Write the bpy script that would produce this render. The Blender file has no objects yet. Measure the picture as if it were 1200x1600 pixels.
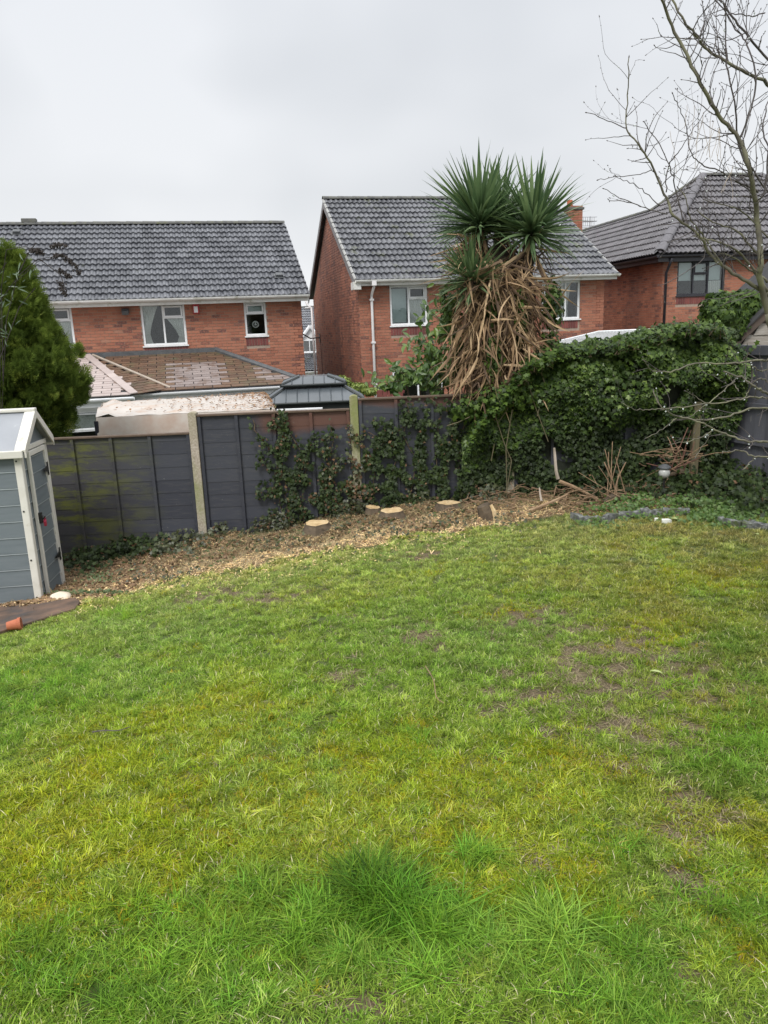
import bpy, bmesh, math, random
import numpy as np
from mathutils import Vector, Matrix, Euler, noise
random.seed(7); RNG = np.random.default_rng(11)
sc = bpy.context.scene
COL = sc.collection
R = math.radians

# ------------------------------------------------------------------ camera
F = 1202.0; EYE = 2.3                       # focal length in pixels of the 1200x1600 photograph, eye height
_u = Vector((-196, 5017, 1202)).normalized()
_f = Vector((0, 0, -1)); _y = (_f - _f.dot(_u)*_u).normalized(); _x = _y.cross(_u)
CAMR = Matrix((_x, _y, _u))                 # camera -> world
cam_d = bpy.data.cameras.new('camera'); cam = bpy.data.objects.new('camera', cam_d); COL.objects.link(cam)
cam.matrix_world = Matrix.Translation((0, 0, EYE)) @ CAMR.to_4x4()
cam_d.sensor_fit = 'VERTICAL'; cam_d.sensor_height = 36; cam_d.lens = F/1600*36
cam_d.clip_start = 0.05; cam_d.clip_end = 1000
sc.camera = cam

# ------------------------------------------------------------------ world: overcast sky
SKY_K = 0.055; CLOUD_LO = 0.60; CLOUD_HI = 1.25
w = bpy.data.worlds.new('World'); sc.world = w; w.use_nodes = True
nt = w.node_tree; nt.nodes.clear()
def N(nt, t, **k):
    n = nt.nodes.new(t)
    for a, b in k.items(): setattr(n, a, b)
    return n
sky = N(nt, 'ShaderNodeTexSky', sky_type='NISHITA', sun_disc=False, sun_elevation=R(48), sun_rotation=R(200))
bg1 = N(nt, 'ShaderNodeBackground'); bg1.inputs[1].default_value = SKY_K
nt.links.new(sky.outputs[0], bg1.inputs[0])
tc = N(nt, 'ShaderNodeTexCoord')
sep = N(nt, 'ShaderNodeSeparateXYZ'); nt.links.new(tc.outputs['Generated'], sep.inputs[0])
mp = N(nt, 'ShaderNodeMapping'); mp.inputs['Scale'].default_value = (1, 1, 1.7); nt.links.new(tc.outputs['Generated'], mp.inputs[0])
nz = N(nt, 'ShaderNodeTexNoise'); nz.inputs['Scale'].default_value = 2.0; nz.inputs['Detail'].default_value = 3; nz.inputs['Roughness'].default_value = .5
nt.links.new(mp.outputs[0], nz.inputs['Vector'])
rp = N(nt, 'ShaderNodeValToRGB'); rp.color_ramp.elements[0].position = .36; rp.color_ramp.elements[1].position = .66
rp.color_ramp.elements[0].color = (.88, .895, .91, 1); rp.color_ramp.elements[1].color = (1.13, 1.13, 1.13, 1)
nt.links.new(nz.outputs[0], rp.inputs[0])
hr = N(nt, 'ShaderNodeValToRGB')            # overcast sky: brighter haze at the horizon, a little darker layer, bright overhead
e = hr.color_ramp.elements; e[0].position = 0; e[0].color = (.68, .68, .685, 1); e[1].position = 1; e[1].color = (1.45, 1.46, 1.48, 1)
a = e.new(.16); a.color = (.52, .53, .545, 1)
a = e.new(.38); a.color = (.50, .515, .54, 1)
nt.links.new(sep.outputs[2], hr.inputs[0])
mu = N(nt, 'ShaderNodeMix', data_type='RGBA', blend_type='MULTIPLY'); mu.inputs[0].default_value = 1
nt.links.new(rp.outputs[0], mu.inputs[6]); nt.links.new(hr.outputs[0], mu.inputs[7])
bg2 = N(nt, 'ShaderNodeBackground'); bg2.inputs[1].default_value = .98; nt.links.new(mu.outputs[2], bg2.inputs[0])
mx = N(nt, 'ShaderNodeMixShader'); mx.inputs[0].default_value = .96
nt.links.new(bg1.outputs[0], mx.inputs[1]); nt.links.new(bg2.outputs[0], mx.inputs[2])
wo = N(nt, 'ShaderNodeOutputWorld'); nt.links.new(mx.outputs[0], wo.inputs[0])
sun_d = bpy.data.lights.new('sun', 'SUN'); sun_d.energy = 1.5; sun_d.angle = R(20); sun_d.color = (1, .97, .93)
sun = bpy.data.objects.new('sun', sun_d); COL.objects.link(sun)
sun.rotation_euler = (R(42), 0, R(-20))      # from behind the camera, high
sc.view_settings.view_transform = 'Standard'; sc.view_settings.look = 'None'
sc.view_settings.exposure = 0.65; sc.view_settings.gamma = 1; sc.view_settings.use_curve_mapping = False
sc.render.engine = 'CYCLES'

# ------------------------------------------------------------------ helpers
def ray(px, py):
    d = CAMR @ Vector((px-600, 800-py, -F)); return d/d.y
def P(px, py, D): return Vector((0, 0, EYE)) + ray(px, py)*D
def nz3(x, y, z=0.0): return noise.noise(Vector((x, y, z)))
def lerp(a, b, t): return a+(b-a)*t
def interp(x, xs, ys): return float(np.interp(x, xs, ys))
def ss(a, b, x):
    t = min(1, max(0, (x-a)/(b-a))); return t*t*(3-2*t)

FENCE_Y = 8.95
def gfence(x): return interp(x, [-5, -3.9, -2.2, -.33, 1, 4, 6], [-.44, -.38, -.13, .14, .24, .34, .4])
def ground_z(x, y):
    near = lerp(.36, .30, ss(-3, 3, x))
    g = lerp(near, gfence(x), ss(1.0, 8.6, y)) if y < 8.6 else gfence(x)
    g += .035*nz3(x*.7, y*.7, 3) + .012*nz3(x*2.5, y*2.5, 8)
    g += bed(x, y)*(.07*nz3(x*2.1, y*2.1, 1)+.045*nz3(x*5.5, y*5.5, 5)+.03)
    return g
BX = [-6, -3.7, -3.2, -2.6, -2.0, -1.2, -.4, .5, 1.3, 2.0, 2.6, 3.6, 4.6]
BY = [6.9, 6.95, 6.95, 7.1, 7.3, 7.35, 7.45, 7.7, 7.8, 7.95, 7.9, 7.75, 7.6]
def bed(x, y):                               # 1 inside the planting bed along the fence
    e = interp(x, BX, BY) + .22*nz3(x*1.7, y*1.7, 9) + .16*nz3(x*5, y*5, 2)
    return ss(e-.20, e+.20, y)
def G(px, py):                               # the point of the ground seen at a pixel of the photograph
    r = ray(px, py); lo, hi = .5, 12.
    for D in np.arange(.6, 12, .05):
        p = Vector((0, 0, EYE)) + r*float(D)
        if p.z < ground_z(p.x, p.y): break
    return Vector((p.x, p.y, ground_z(p.x, p.y)))

def tag(o, label=None, cat=None, group=None, kind=None):
    if label: o['label'] = label
    if cat: o['category'] = cat
    if group: o['group'] = group
    if kind: o['kind'] = kind
    return o
def empty(name, loc, rz=0, label=None, cat=None, group=None):
    o = bpy.data.objects.new(name, None); COL.objects.link(o); o.location = loc; o.rotation_euler = (0, 0, rz); o.empty_display_size = .1
    return tag(o, label, cat, group)
def link(name, me, parent=None, M=None):
    o = bpy.data.objects.new(name, me); COL.objects.link(o)
    if parent: o.parent = parent
    if M is not None: o.matrix_local = M
    return o

class MB:
    def __init__(s): s.v = []; s.f = []; s.var = []; s.off = Vector((0, 0, 0))
    def add(s, vs, fs, var=None):
        n = len(s.v); s.v += [tuple(Vector(a)-s.off) for a in vs]; s.f += [tuple(i+n for i in f) for f in fs]
        s.var += [random.random() if var is None else var]*len(fs); return s
    def box(s, a, b, M=None, var=None):
        x0, y0, z0 = a; x1, y1, z1 = b
        vs = [(x0,y0,z0),(x1,y0,z0),(x1,y1,z0),(x0,y1,z0),(x0,y0,z1),(x1,y0,z1),(x1,y1,z1),(x0,y1,z1)]
        if M is not None: vs = [M @ Vector(q) for q in vs]
        return s.add(vs, [(0,3,2,1),(4,5,6,7),(0,1,5,4),(1,2,6,5),(2,3,7,6),(3,0,4,7)], var)
    def rbox(s, c, size, eul=(0,0,0), var=None):
        M = Matrix.Translation(c) @ Euler(eul).to_matrix().to_4x4(); h = [q/2 for q in size]
        return s.box([-q for q in h], h, M, var)
    def tube(s, pts, rad, n=8, caps=True, var=None):
        pts = [Vector(p) for p in pts]
        if not hasattr(rad, '__len__'): rad = [rad]*len(pts)
        vs = []; up = Vector((0.13, .27, 1))
        prev = None
        for i, p in enumerate(pts):
            d = (pts[min(i+1, len(pts)-1)]-pts[max(i-1, 0)])
            if d.length < 1e-6: d = Vector((0,0,1))
            d.normalize()
            if prev is None: a = d.cross(up if abs(d.dot(up.normalized())) < .95 else Vector((1,0,0))).normalized()
            else: a = (prev - d*prev.dot(d)).normalized()
            prev = a; b = d.cross(a)
            for k in range(n):
                t = 2*math.pi*k/n; vs.append(p + (a*math.cos(t)+b*math.sin(t))*rad[i])
        fs = []
        for i in range(len(pts)-1):
            for k in range(n):
                fs.append((i*n+k, i*n+(k+1)%n, (i+1)*n+(k+1)%n, (i+1)*n+k))
        if caps and n > 2: fs += [tuple(range(n))[::-1], tuple((len(pts)-1)*n+k for k in range(n))]
        return s.add(vs, fs, var)
    def prism(s, poly, y0, y1, M=None, var=None):        # poly in xz, extruded along y
        n = len(poly); vs = [(x, y0, z) for x, z in poly]+[(x, y1, z) for x, z in poly]
        if M is not None: vs = [M @ Vector(q) for q in vs]
        fs = [tuple(range(n)), tuple(range(n, 2*n))[::-1]]+[(i, i+n, (i+1)%n+n, (i+1)%n) for i in range(n)]
        return s.add(vs, fs, var)
    def build(s, name, mat, parent=None, smooth=False, bevel=0, M=None):
        me = bpy.data.meshes.new(name); me.from_pydata(s.v, [], s.f)
        at = me.attributes.new('var', 'FLOAT', 'FACE'); at.data.foreach_set('value', s.var)
        if isinstance(mat, (list, tuple)):
            for m in mat: me.materials.append(m)
        else: me.materials.append(mat)
        if smooth: me.polygons.foreach_set('use_smooth', [True]*len(me.polygons))
        o = link(name, me, parent, M)
        if bevel:
            b = o.modifiers.new('bevel', 'BEVEL'); b.width = bevel; b.segments = 2; b.limit_method = 'ANGLE'
        return o
def box(name, a, b, mat, parent=None, bevel=.004, M=None): return MB().box(a, b).build(name, mat, parent, bevel=bevel, M=M)

def rots(nrm, spin):                          # numpy: rotation matrices taking +z to nrm, with a spin about it
    nrm = nrm/np.linalg.norm(nrm, axis=1, keepdims=True)
    ref = np.where(np.abs(nrm[:, 2:3]) < .9, np.array([[0, 0, 1.]]), np.array([[1., 0, 0]]))
    a = np.cross(ref, nrm); a /= np.linalg.norm(a, axis=1, keepdims=True); b = np.cross(nrm, a)
    c, s_ = np.cos(spin)[:, None], np.sin(spin)[:, None]
    return np.stack([a*c+b*s_, -a*s_+b*c, nrm], axis=2)
def scatter_mesh(name, tmpl, pos, rot, scale, mat, parent=None, var=None, off=(0,0,0)):
    tv, tf = np.array(tmpl[0], float), tmpl[1]; n = len(pos); k = len(tv)
    V = np.einsum('nij,kj->nki', rot, tv)*np.asarray(scale).reshape(-1, 1, 1) + pos[:, None, :] - np.array(off)
    flat = []; tot = []
    for f in tf: flat += list(f); tot.append(len(f))
    L = (np.arange(n)[:, None]*k + np.array(flat)[None]).ravel().astype(np.int32)
    T = np.tile(np.array(tot, np.int32), n); S = np.concatenate([[0], np.cumsum(T)[:-1]]).astype(np.int32)
    me = bpy.data.meshes.new(name); me.vertices.add(n*k); me.vertices.foreach_set('co', V.ravel())
    me.loops.add(len(L)); me.loops.foreach_set('vertex_index', L)
    me.polygons.add(len(T)); me.polygons.foreach_set('loop_start', S); me.polygons.foreach_set('loop_total', T)
    me.update(calc_edges=True)
    if var is None: var = RNG.random(n)
    at = me.attributes.new('var', 'FLOAT', 'FACE'); at.data.foreach_set('value', np.repeat(var, len(tf)).astype(np.float32))
    me.materials.append(mat); me.validate()
    return link(name, me, parent)

# ------------------------------------------------------------------ materials
def newmat(name):
    m = bpy.data.materials.new(name); m.use_nodes = True; nt = m.node_tree; nt.nodes.clear()
    out = N(nt, 'ShaderNodeOutputMaterial'); b = N(nt, 'ShaderNodeBsdfPrincipled'); nt.links.new(b.outputs[0], out.inputs[0])
    return m, nt, b, out
def ramp(nt, fac, stops, interp_='LINEAR'):
    r = N(nt, 'ShaderNodeValToRGB'); r.color_ramp.interpolation = interp_
    el = r.color_ramp.elements
    while len(el) > 1: el.remove(el[0])
    el[0].position = stops[0][0]; el[0].color = (*stops[0][1], 1)
    for p, c in stops[1:]:
        q = el.new(p); q.color = (*c, 1)
    nt.links.new(fac, r.inputs[0]); return r.outputs[0]
def noise_n(nt, scale, detail=4, rough=.55, vec=None, stretch=None):
    g = N(nt, 'ShaderNodeNewGeometry') if vec is None else None
    v = g.outputs['Position'] if vec is None else vec
    if stretch:
        m = N(nt, 'ShaderNodeMapping'); m.inputs['Scale'].default_value = stretch; nt.links.new(v, m.inputs[0]); v = m.outputs[0]
    n = N(nt, 'ShaderNodeTexNoise'); n.inputs['Scale'].default_value = scale; n.inputs['Detail'].default_value = detail; n.inputs['Roughness'].default_value = rough
    nt.links.new(v, n.inputs['Vector']); return n.outputs[0]
def mix(nt, fac, a, b, mode='MIX'):
    m = N(nt, 'ShaderNodeMix', data_type='RGBA', blend_type=mode)
    for i, q in ((0, fac), (6, a), (7, b)):
        if hasattr(q, 'links'): nt.links.new(q, m.inputs[i])
        else: m.inputs[i].default_value = q if i == 0 else (*q, 1)
    return m.outputs[2]
def math_n(nt, op, a, b=None):
    m = N(nt, 'ShaderNodeMath', operation=op)
    for i, q in ((0, a), (1, b)):
        if q is None: continue
        if hasattr(q, 'links'): nt.links.new(q, m.inputs[i])
        else: m.inputs[i].default_value = q
    return m.outputs[0]
def mask(nt, fac, lo, hi): 
    m = N(nt, 'ShaderNodeMapRange'); m.inputs[1].default_value = lo; m.inputs[2].default_value = hi; nt.links.new(fac, m.inputs[0]); return m.outputs[0]
def varnode(nt):                              # 0..1, differs per object and per piece of a joined mesh
    a = N(nt, 'ShaderNodeAttribute', attribute_name='var'); o = N(nt, 'ShaderNodeObjectInfo')
    return math_n(nt, 'FRACT', math_n(nt, 'ADD', a.outputs['Fac'], o.outputs['Random']))
def bump(nt, b, h, strength=.3, dist=.01):
    u = N(nt, 'ShaderNodeBump'); u.inputs['Strength'].default_value = strength; u.inputs['Distance'].default_value = dist
    nt.links.new(h, u.inputs['Height']); nt.links.new(u.outputs[0], b.inputs['Normal'])
def MAT(name, stops, scale=6, rough=.6, bmp=.3, dist=.004, detail=5, stretch=None, use_var=0, stain=None, spec=.5, metal=0):
    """colour from world-space noise through a ramp; use_var blends in per-piece variation; stain=(color, scale, lo, hi, stretch)"""
    m, nt, b, out = newmat(name)
    n = noise_n(nt, scale, detail, .6, None, stretch)
    fac = n
    if use_var:
        v = varnode(nt); fac = math_n(nt, 'ADD', math_n(nt, 'MULTIPLY', n, 1-use_var), math_n(nt, 'MULTIPLY', v, use_var))
    c = ramp(nt, fac, stops)
    for s_ in (stain or []):
        f = mask(nt, noise_n(nt, s_[1], 5, .6, None, s_[4] if len(s_) > 4 else None), s_[2], s_[3]); c = mix(nt, f, c, s_[0])
    nt.links.new(c, b.inputs['Base Color']); b.inputs['Roughness'].default_value = rough; b.inputs['Specular IOR Level'].default_value = spec; b.inputs['Metallic'].default_value = metal
    if bmp: bump(nt, b, n, bmp, dist)
    return m
def LEAF(name, stops, rough=.4, trans=.25, spec=.5, wn=3):
    m, nt, b, out = newmat(name)
    v = varnode(nt); n = noise_n(nt, wn, 3)
    f = math_n(nt, 'ADD', math_n(nt, 'MULTIPLY', v, .7), math_n(nt, 'MULTIPLY', n, .3))
    c = ramp(nt, f, stops); nt.links.new(c, b.inputs['Base Color'])
    b.inputs['Roughness'].default_value = rough; b.inputs['Specular IOR Level'].default_value = spec
    if trans:
        t = N(nt, 'ShaderNodeBsdfTranslucent'); nt.links.new(c, t.inputs[0])
        mxs = N(nt, 'ShaderNodeMixShader'); mxs.inputs[0].default_value = trans
        nt.links.new(b.outputs[0], mxs.inputs[1]); nt.links.new(t.outputs[0], mxs.inputs[2]); nt.links.new(mxs.outputs[0], out.inputs[0])
    return m

def brick_mat(name, dark=0.0, soot=False):
    m, nt, b, out = newmat(name)
    v = varnode(nt); n = noise_n(nt, 40, 3); big = noise_n(nt, .55, 3)
    c = ramp(nt, v, [(0, (.27, .10, .064)), (.35, (.34, .135, .084)), (.66, (.39, .165, .104)), (.80, (.30, .115, .072)), (.87, (.12, .06, .052)), (.95, (.15, .065, .056)), (1, (.36, .19, .13))])
    c = mix(nt, mask(nt, n, .45, .75), c, (.42, .17, .10))
    c = mix(nt, math_n(nt, 'MULTIPLY', mask(nt, big, .5, .75), .35), c, (.20, .07, .045))
    if soot:
        st = noise_n(nt, 1.0, 5, .6, None, (1.4, .55, .12)); s2 = noise_n(nt, 5, 5, .7, None, (1, 1, .18))
        f = math_n(nt, 'MULTIPLY', mask(nt, math_n(nt, 'ADD', math_n(nt, 'MULTIPLY', st, .7), math_n(nt, 'MULTIPLY', s2, .3)), .46, .60), .60)
        c = mix(nt, f, c, (.105, .055, .048))
    nt.links.new(c, b.inputs['Base Color']); b.inputs['Roughness'].default_value = .8; bump(nt, b, n, .4, .003)
    return m
M_brick = brick_mat('brick'); M_bricks = brick_mat('brick_sooty', soot=True)
M_soldier = MAT('soldier_brick', [(0, (.10, .025, .025)), (1, (.22, .06, .05))], 20, .6, .3, use_var=.7)
M_mortar = MAT('mortar', [(.3, (.27, .20, .16)), (.7, (.38, .30, .24))], 15, .95, .4)
def tile_mat(name, lo, hi, moss=.62):
    m, nt, b, out = newmat(name)
    v = varnode(nt); n = noise_n(nt, 9, 6, .7)
    c = ramp(nt, v, [(0, lo), (1, hi)])
    c = mix(nt, mask(nt, n, .53, .72), c, tuple(q*1.7 for q in hi))
    sp = noise_n(nt, 26, 3, .7); c = mix(nt, mask(nt, sp, .64, .70), c, (.42, .42, .40))
    g = N(nt, 'ShaderNodeNewGeometry'); ms = noise_n(nt, 2.3, 6, .75)
    c = mix(nt, math_n(nt, 'MULTIPLY', mask(nt, ms, moss, moss+.12), .8), c, (.075, .085, .028))
    nt.links.new(c, b.inputs['Base Color'])
    r = mask(nt, n, .2, .9); r = math_n(nt, 'ADD', math_n(nt, 'MULTIPLY', r, .3), .27); nt.links.new(r, b.inputs['Roughness'])
    b.inputs['Specular IOR Level'].default_value = .8; bump(nt, b, n, .3, .004)
    return m
M_tile = tile_mat('roof_tile_grey', (.040, .043, .052), (.115, .12, .135), .63)
M_tile2 = tile_mat('roof_tile_grey_mossy', (.038, .040, .048), (.105, .108, .12), .56)
M_tile3 = tile_mat('roof_tile_brown_grey', (.040, .036, .041), (.095, .088, .096), .66)
M_ridge = MAT('ridge_mossy', [(.3, (.06, .062, .065)), (.55, (.12, .12, .11)), (.75, (.10, .11, .04))], 7, .8, .5, .01)
M_ridge3 = MAT('ridge_tile_grey', [(.3, (.09, .085, .095)), (.75, (.15, .145, .155))], 12, .6, .4, .006)
M_upvc = MAT('white_upvc', [(.3, (.72, .74, .76)), (.8, (.82, .83, .84))], 4, .35, .05, stain=[((.50, .52, .48), 3, .56, .8, (1, 1, .4))])
M_gutter = MAT('gutter_white', [(.3, (.60, .60, .58)), (.8, (.75, .75, .73))], 3, .45, .1, stain=[((.33, .33, .25), 5, .55, .75)])
M_blackframe = MAT('black_frame', [(.3, (.018, .018, .024)), (.8, (.035, .035, .045))], 8, .4, .1)
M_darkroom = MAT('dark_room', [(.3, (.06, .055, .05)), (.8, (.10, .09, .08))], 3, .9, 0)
M_curtain = MAT('net_curtain', [(.3, (.62, .61, .58)), (.8, (.88, .87, .85))], 30, .9, .2)
M_blind = MAT('pale_blind', [(.3, (.55, .62, .62)), (.8, (.68, .74, .74))], 3, .8, .1)
def glass_mat():
    m, nt, b, out = newmat('window_glass'); 
    t = N(nt, 'ShaderNodeBsdfTransparent'); g = N(nt, 'ShaderNodeBsdfGlossy'); g.inputs['Roughness'].default_value = .03
    g.inputs[0].default_value = (.95, .97, 1, 1); t.inputs[0].default_value = (.92, .95, .94, 1)
    f = N(nt, 'ShaderNodeFresnel'); f.inputs[0].default_value = 1.5
    q = noise_n(nt, 1.4, 2); bp = N(nt, 'ShaderNodeBump'); bp.inputs['Strength'].default_value = .1; bp.inputs['Distance'].default_value = .02; nt.links.new(q, bp.inputs['Height'])
    nt.links.new(bp.outputs[0], g.inputs['Normal']); nt.links.new(bp.outputs[0], f.inputs['Normal'])
    x = N(nt, 'ShaderNodeMixShader'); nt.links.new(f.outputs[0], x.inputs[0]); nt.links.new(t.outputs[0], x.inputs[1]); nt.links.new(g.outputs[0], x.inputs[2]); nt.links.new(x.outputs[0], out.inputs[0])
    return m
M_glass = glass_mat()
M_lead = MAT('lead_flashing', [(.3, (.06, .065, .07)), (.8, (.12, .125, .13))], 8, .5, .3)

# ------------------------------------------------------------------ terrain
def lawn_masks():
    spots = dict(bare=[(1010,1040,.42),(985,1150,.30),(1065,1062,.28),(920,1065,.3),(820,1085,.3),(560,1572,.11),(835,965,.3),(650,1000,.3),(945,1010,.35),(1115,1148,.12),(1000,1180,.2),(630,1385,.05),(1060,1530,.08),(660,865,.25),(330,930,.4),(1075,1320,.15),(1080,1390,.1),(440,930,.3),(830,1350,.08),(700,1500,.06),(560,1060,.2),(1110,1270,.14)],
                 moss=[(100,1260,.5),(330,1290,.4),(600,1260,.45),(850,1240,.3),(1090,905,.45),(330,1120,.4),(560,1200,.4),(80,1400,.3),(760,1290,.3),(1160,1330,.3),(480,1300,.35),(900,1200,.3),(240,1180,.4),(900,1400,.2),(180,1330,.35),(1000,990,.3),(1150,1500,.12)],
                 lush=[(585,1400,.13),(620,1420,.12),(470,1450,.13),(100,1490,.22),(690,1470,.16),(960,1560,.16),(1150,1100,.5),(1090,1000,.4),(740,1345,.1),(560,1500,.14),(330,1450,.2),(250,1540,.2),(820,1520,.18),(1130,1420,.22),(60,1060,.5),(40,1130,.4),(1180,1200,.4),(200,1480,.2),(400,1560,.16),(860,1440,.16),(1010,1480,.16)])
    return {k: [(*G(a, b)[:2], r) for a, b, r in v] for k, v in spots.items()}
SP = lawn_masks()
def fld(k, x, y):
    s = 0
    for a, b, r in SP[k]:
        d2 = ((x-a)**2+(y-b)**2)/(r*r)
        if d2 < 6: s += math.exp(-d2)
    return min(1.2, s)
def lawn(x, y):
    n1 = nz3(x*1.6, y*1.6, 4); n2 = nz3(x*5, y*5, 6); n3 = nz3(x*14, y*14, 7)
    bare = .95*max(0, min(1, 1.0*fld('bare', x, y)*(.75+1.0*n2+.8*n3) + .9*max(0, n2+n3*.6-.42)))
    moss = max(0, min(1, .95*fld('moss', x, y)*(.85+.8*n2+.5*n3) + .7*max(0, n1+.4*n2-.1)))
    lush = max(0, min(1, fld('lush', x, y) + .8*max(0, n2-.25)))
    return bare, moss, lush

def grid_ground():
    xs = np.concatenate([np.linspace(-60, -9, 18)[:-1], np.linspace(-9, -6, 11)[:-1], np.linspace(-6, 6, 241), np.linspace(6, 9, 11)[1:], np.linspace(9, 60, 18)[1:]])
    ys = np.concatenate([np.linspace(-20, .5, 12)[:-1], np.linspace(.5, 9.3, 177)])
    vs = []; col = []
    for y in ys:
        for x in xs:
            vs.append((x, y, ground_z(x, y)))
            if abs(x) < 6.5 and y > .4:
                b, m_, l_ = lawn(x, y); bd = bed(x, y)
            else: b, m_, l_, bd = .1, .3, .3, 0
            col.append((b, m_, bd, 1))
    nx = len(xs); fs = [(j*nx+i, j*nx+i+1, (j+1)*nx+i+1, (j+1)*nx+i) for j in range(len(ys)-1) for i in range(nx-1)]
    me = bpy.data.meshes.new('ground'); me.from_pydata(vs, [], fs)
    at = me.attributes.new('msk', 'FLOAT_COLOR', 'POINT'); at.data.foreach_set('color', np.array(col, np.float32).ravel())
    me.polygons.foreach_set('use_smooth', [True]*len(fs))
    m, nt, b, out = newmat('lawn_soil')
    a = N(nt, 'ShaderNodeAttribute', attribute_name='msk'); sp = N(nt, 'ShaderNodeSeparateColor'); nt.links.new(a.outputs['Color'], sp.inputs[0])
    n = noise_n(nt, 60, 6, .7); n2 = noise_n(nt, 14, 6, .7)
    g = ramp(nt, n, [(.3, (.035, .045, .012)), (.6, (.075, .10, .02)), (.8, (.12, .13, .035))])
    ms = ramp(nt, n, [(.3, (.07, .08, .012)), (.6, (.15, .16, .02)), (.8, (.22, .20, .04))])
    so = ramp(nt, n, [(.3, (.035, .026, .014)), (.5, (.10, .072, .038)), (.72, (.21, .16, .09))])
    ch = ramp(nt, n, [(.3, (.08, .055, .035)), (.5, (.22, .15, .085)), (.7, (.46, .34, .20))])
    c = mix(nt, sp.outputs[1], g, ms); c = mix(nt, mask(nt, math_n(nt, 'ADD', sp.outputs[0], math_n(nt, 'MULTIPLY', math_n(nt, 'SUBTRACT', n2, .5), 1.0)), .1, .5), c, so)
    c = mix(nt, mask(nt, math_n(nt, 'ADD', sp.outputs[2], math_n(nt, 'MULTIPLY', math_n(nt, 'SUBTRACT', n2, .5), .6)), .35, .65), c, ch)
    nt.links.new(c, b.inputs['Base Color']); b.inputs['Roughness'].default_value = .9; bump(nt, b, n, .8, .012)
    me.materials.append(m); o = link('ground', me); tag(o, 'sloping garden ground of lawn turf, bare soil patches and chip strewn bed', kind='structure')
grid_ground()
M_far = MAT('neighbour_soil', [(.3, (.05, .06, .03)), (.7, (.10, .11, .07))], 2, .9, .3)
def far_ground():
    m = MB(); vs = []; xs = np.linspace(-300, 300, 25); ys = [9.3, 9.8, 14, 20, 30, 60, 120, 400]
    for y in ys:
        for x in xs: vs.append((x, y, interp(y, [9.3, 9.8, 30, 400], [.0, -1.6, -1.5, -1.5]) - (.5 if abs(x) > 6 and y < 9.5 else 0)))
    m.add(vs, [(j*25+i, j*25+i+1, (j+1)*25+i+1, (j+1)*25+i) for j in range(len(ys)-1) for i in range(24)])
    tag(m.build('neighbour_ground', M_far), 'lower ground of the gardens beyond the fence', kind='structure')
far_ground()

# ------------------------------------------------------------------ houses
CAMP = Vector((0, 0, EYE))
def brick_pieces(rects, holes, clip=None, L=.225, H=.075, mort=.011):
    out = []
    for x0, x1, z0, z1 in rects:
        k = 0; z = z0
        while z < z1-.02:
            x = x0 - (0 if k % 2 else L/2)
            zt = min(z+H-mort, z1)
            while x < x1:
                spans = [(max(x+mort/2, x0), min(x+L-mort/2, x1))]
                for hx0, hx1, hz0, hz1 in holes:
                    if zt > hz0+.001 and z < hz1-.001:
                        ns = []
                        for a, b in spans:
                            if hx0 > a: ns.append((a, min(b, hx0)))
                            if hx1 < b: ns.append((max(a, hx1), b))
                        spans = ns
                for a, b in spans:
                    if b-a > .03 and (clip is None or clip((a+b)/2, zt)): out.append((a, b, z, zt))
                x += L
            z += H; k += 1
    return out
def lay_bricks(root, W, pieces, mat, nobj, key):
    pieces = sorted(pieces, key=key)
    full = {}
    rest = MB(); cnt = 0
    for a, b, z0, z1 in pieces:
        if cnt < nobj and abs((b-a)-.214) < .003 and z1-z0 > .06:
            if 'm' not in full:
                mb = MB().box((0, -.010, 0), (.214, .02, .064)); o = mb.build('brick', mat, root); full['m'] = o.data
            else: o = link('brick', full['m'], root)
            o.matrix_local = W @ Matrix.Translation((a, random.uniform(-.0015, .0015), z0)); cnt += 1
        else: rest.box((a, -.010, z0), (b, .02, z1), W)
    if rest.v: tag(rest.build('brickwork', mat, root), kind='stuff')
def wall_core(root, W, x0, x1, z0, z1, holes, name='wall', th=.25, mat=None):
    xs = sorted({x0, x1, *[q for h in holes for q in h[:2] if x0 < q < x1]}); zs = sorted({z0, z1, *[q for h in holes for q in h[2:] if z0 < q < z1]})
    m = MB()
    for i in range(len(xs)-1):
        for j in range(len(zs)-1):
            cx, cz = (xs[i]+xs[i+1])/2, (zs[j]+zs[j+1])/2
            if any(h[0] < cx < h[1] and h[2] < cz < h[3] for h in holes): continue
            m.box((xs[i], 0, zs[j]), (xs[i+1], th, zs[j+1]), W, var=.5)
    return m.build(name, mat or M_mortar, root)
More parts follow.
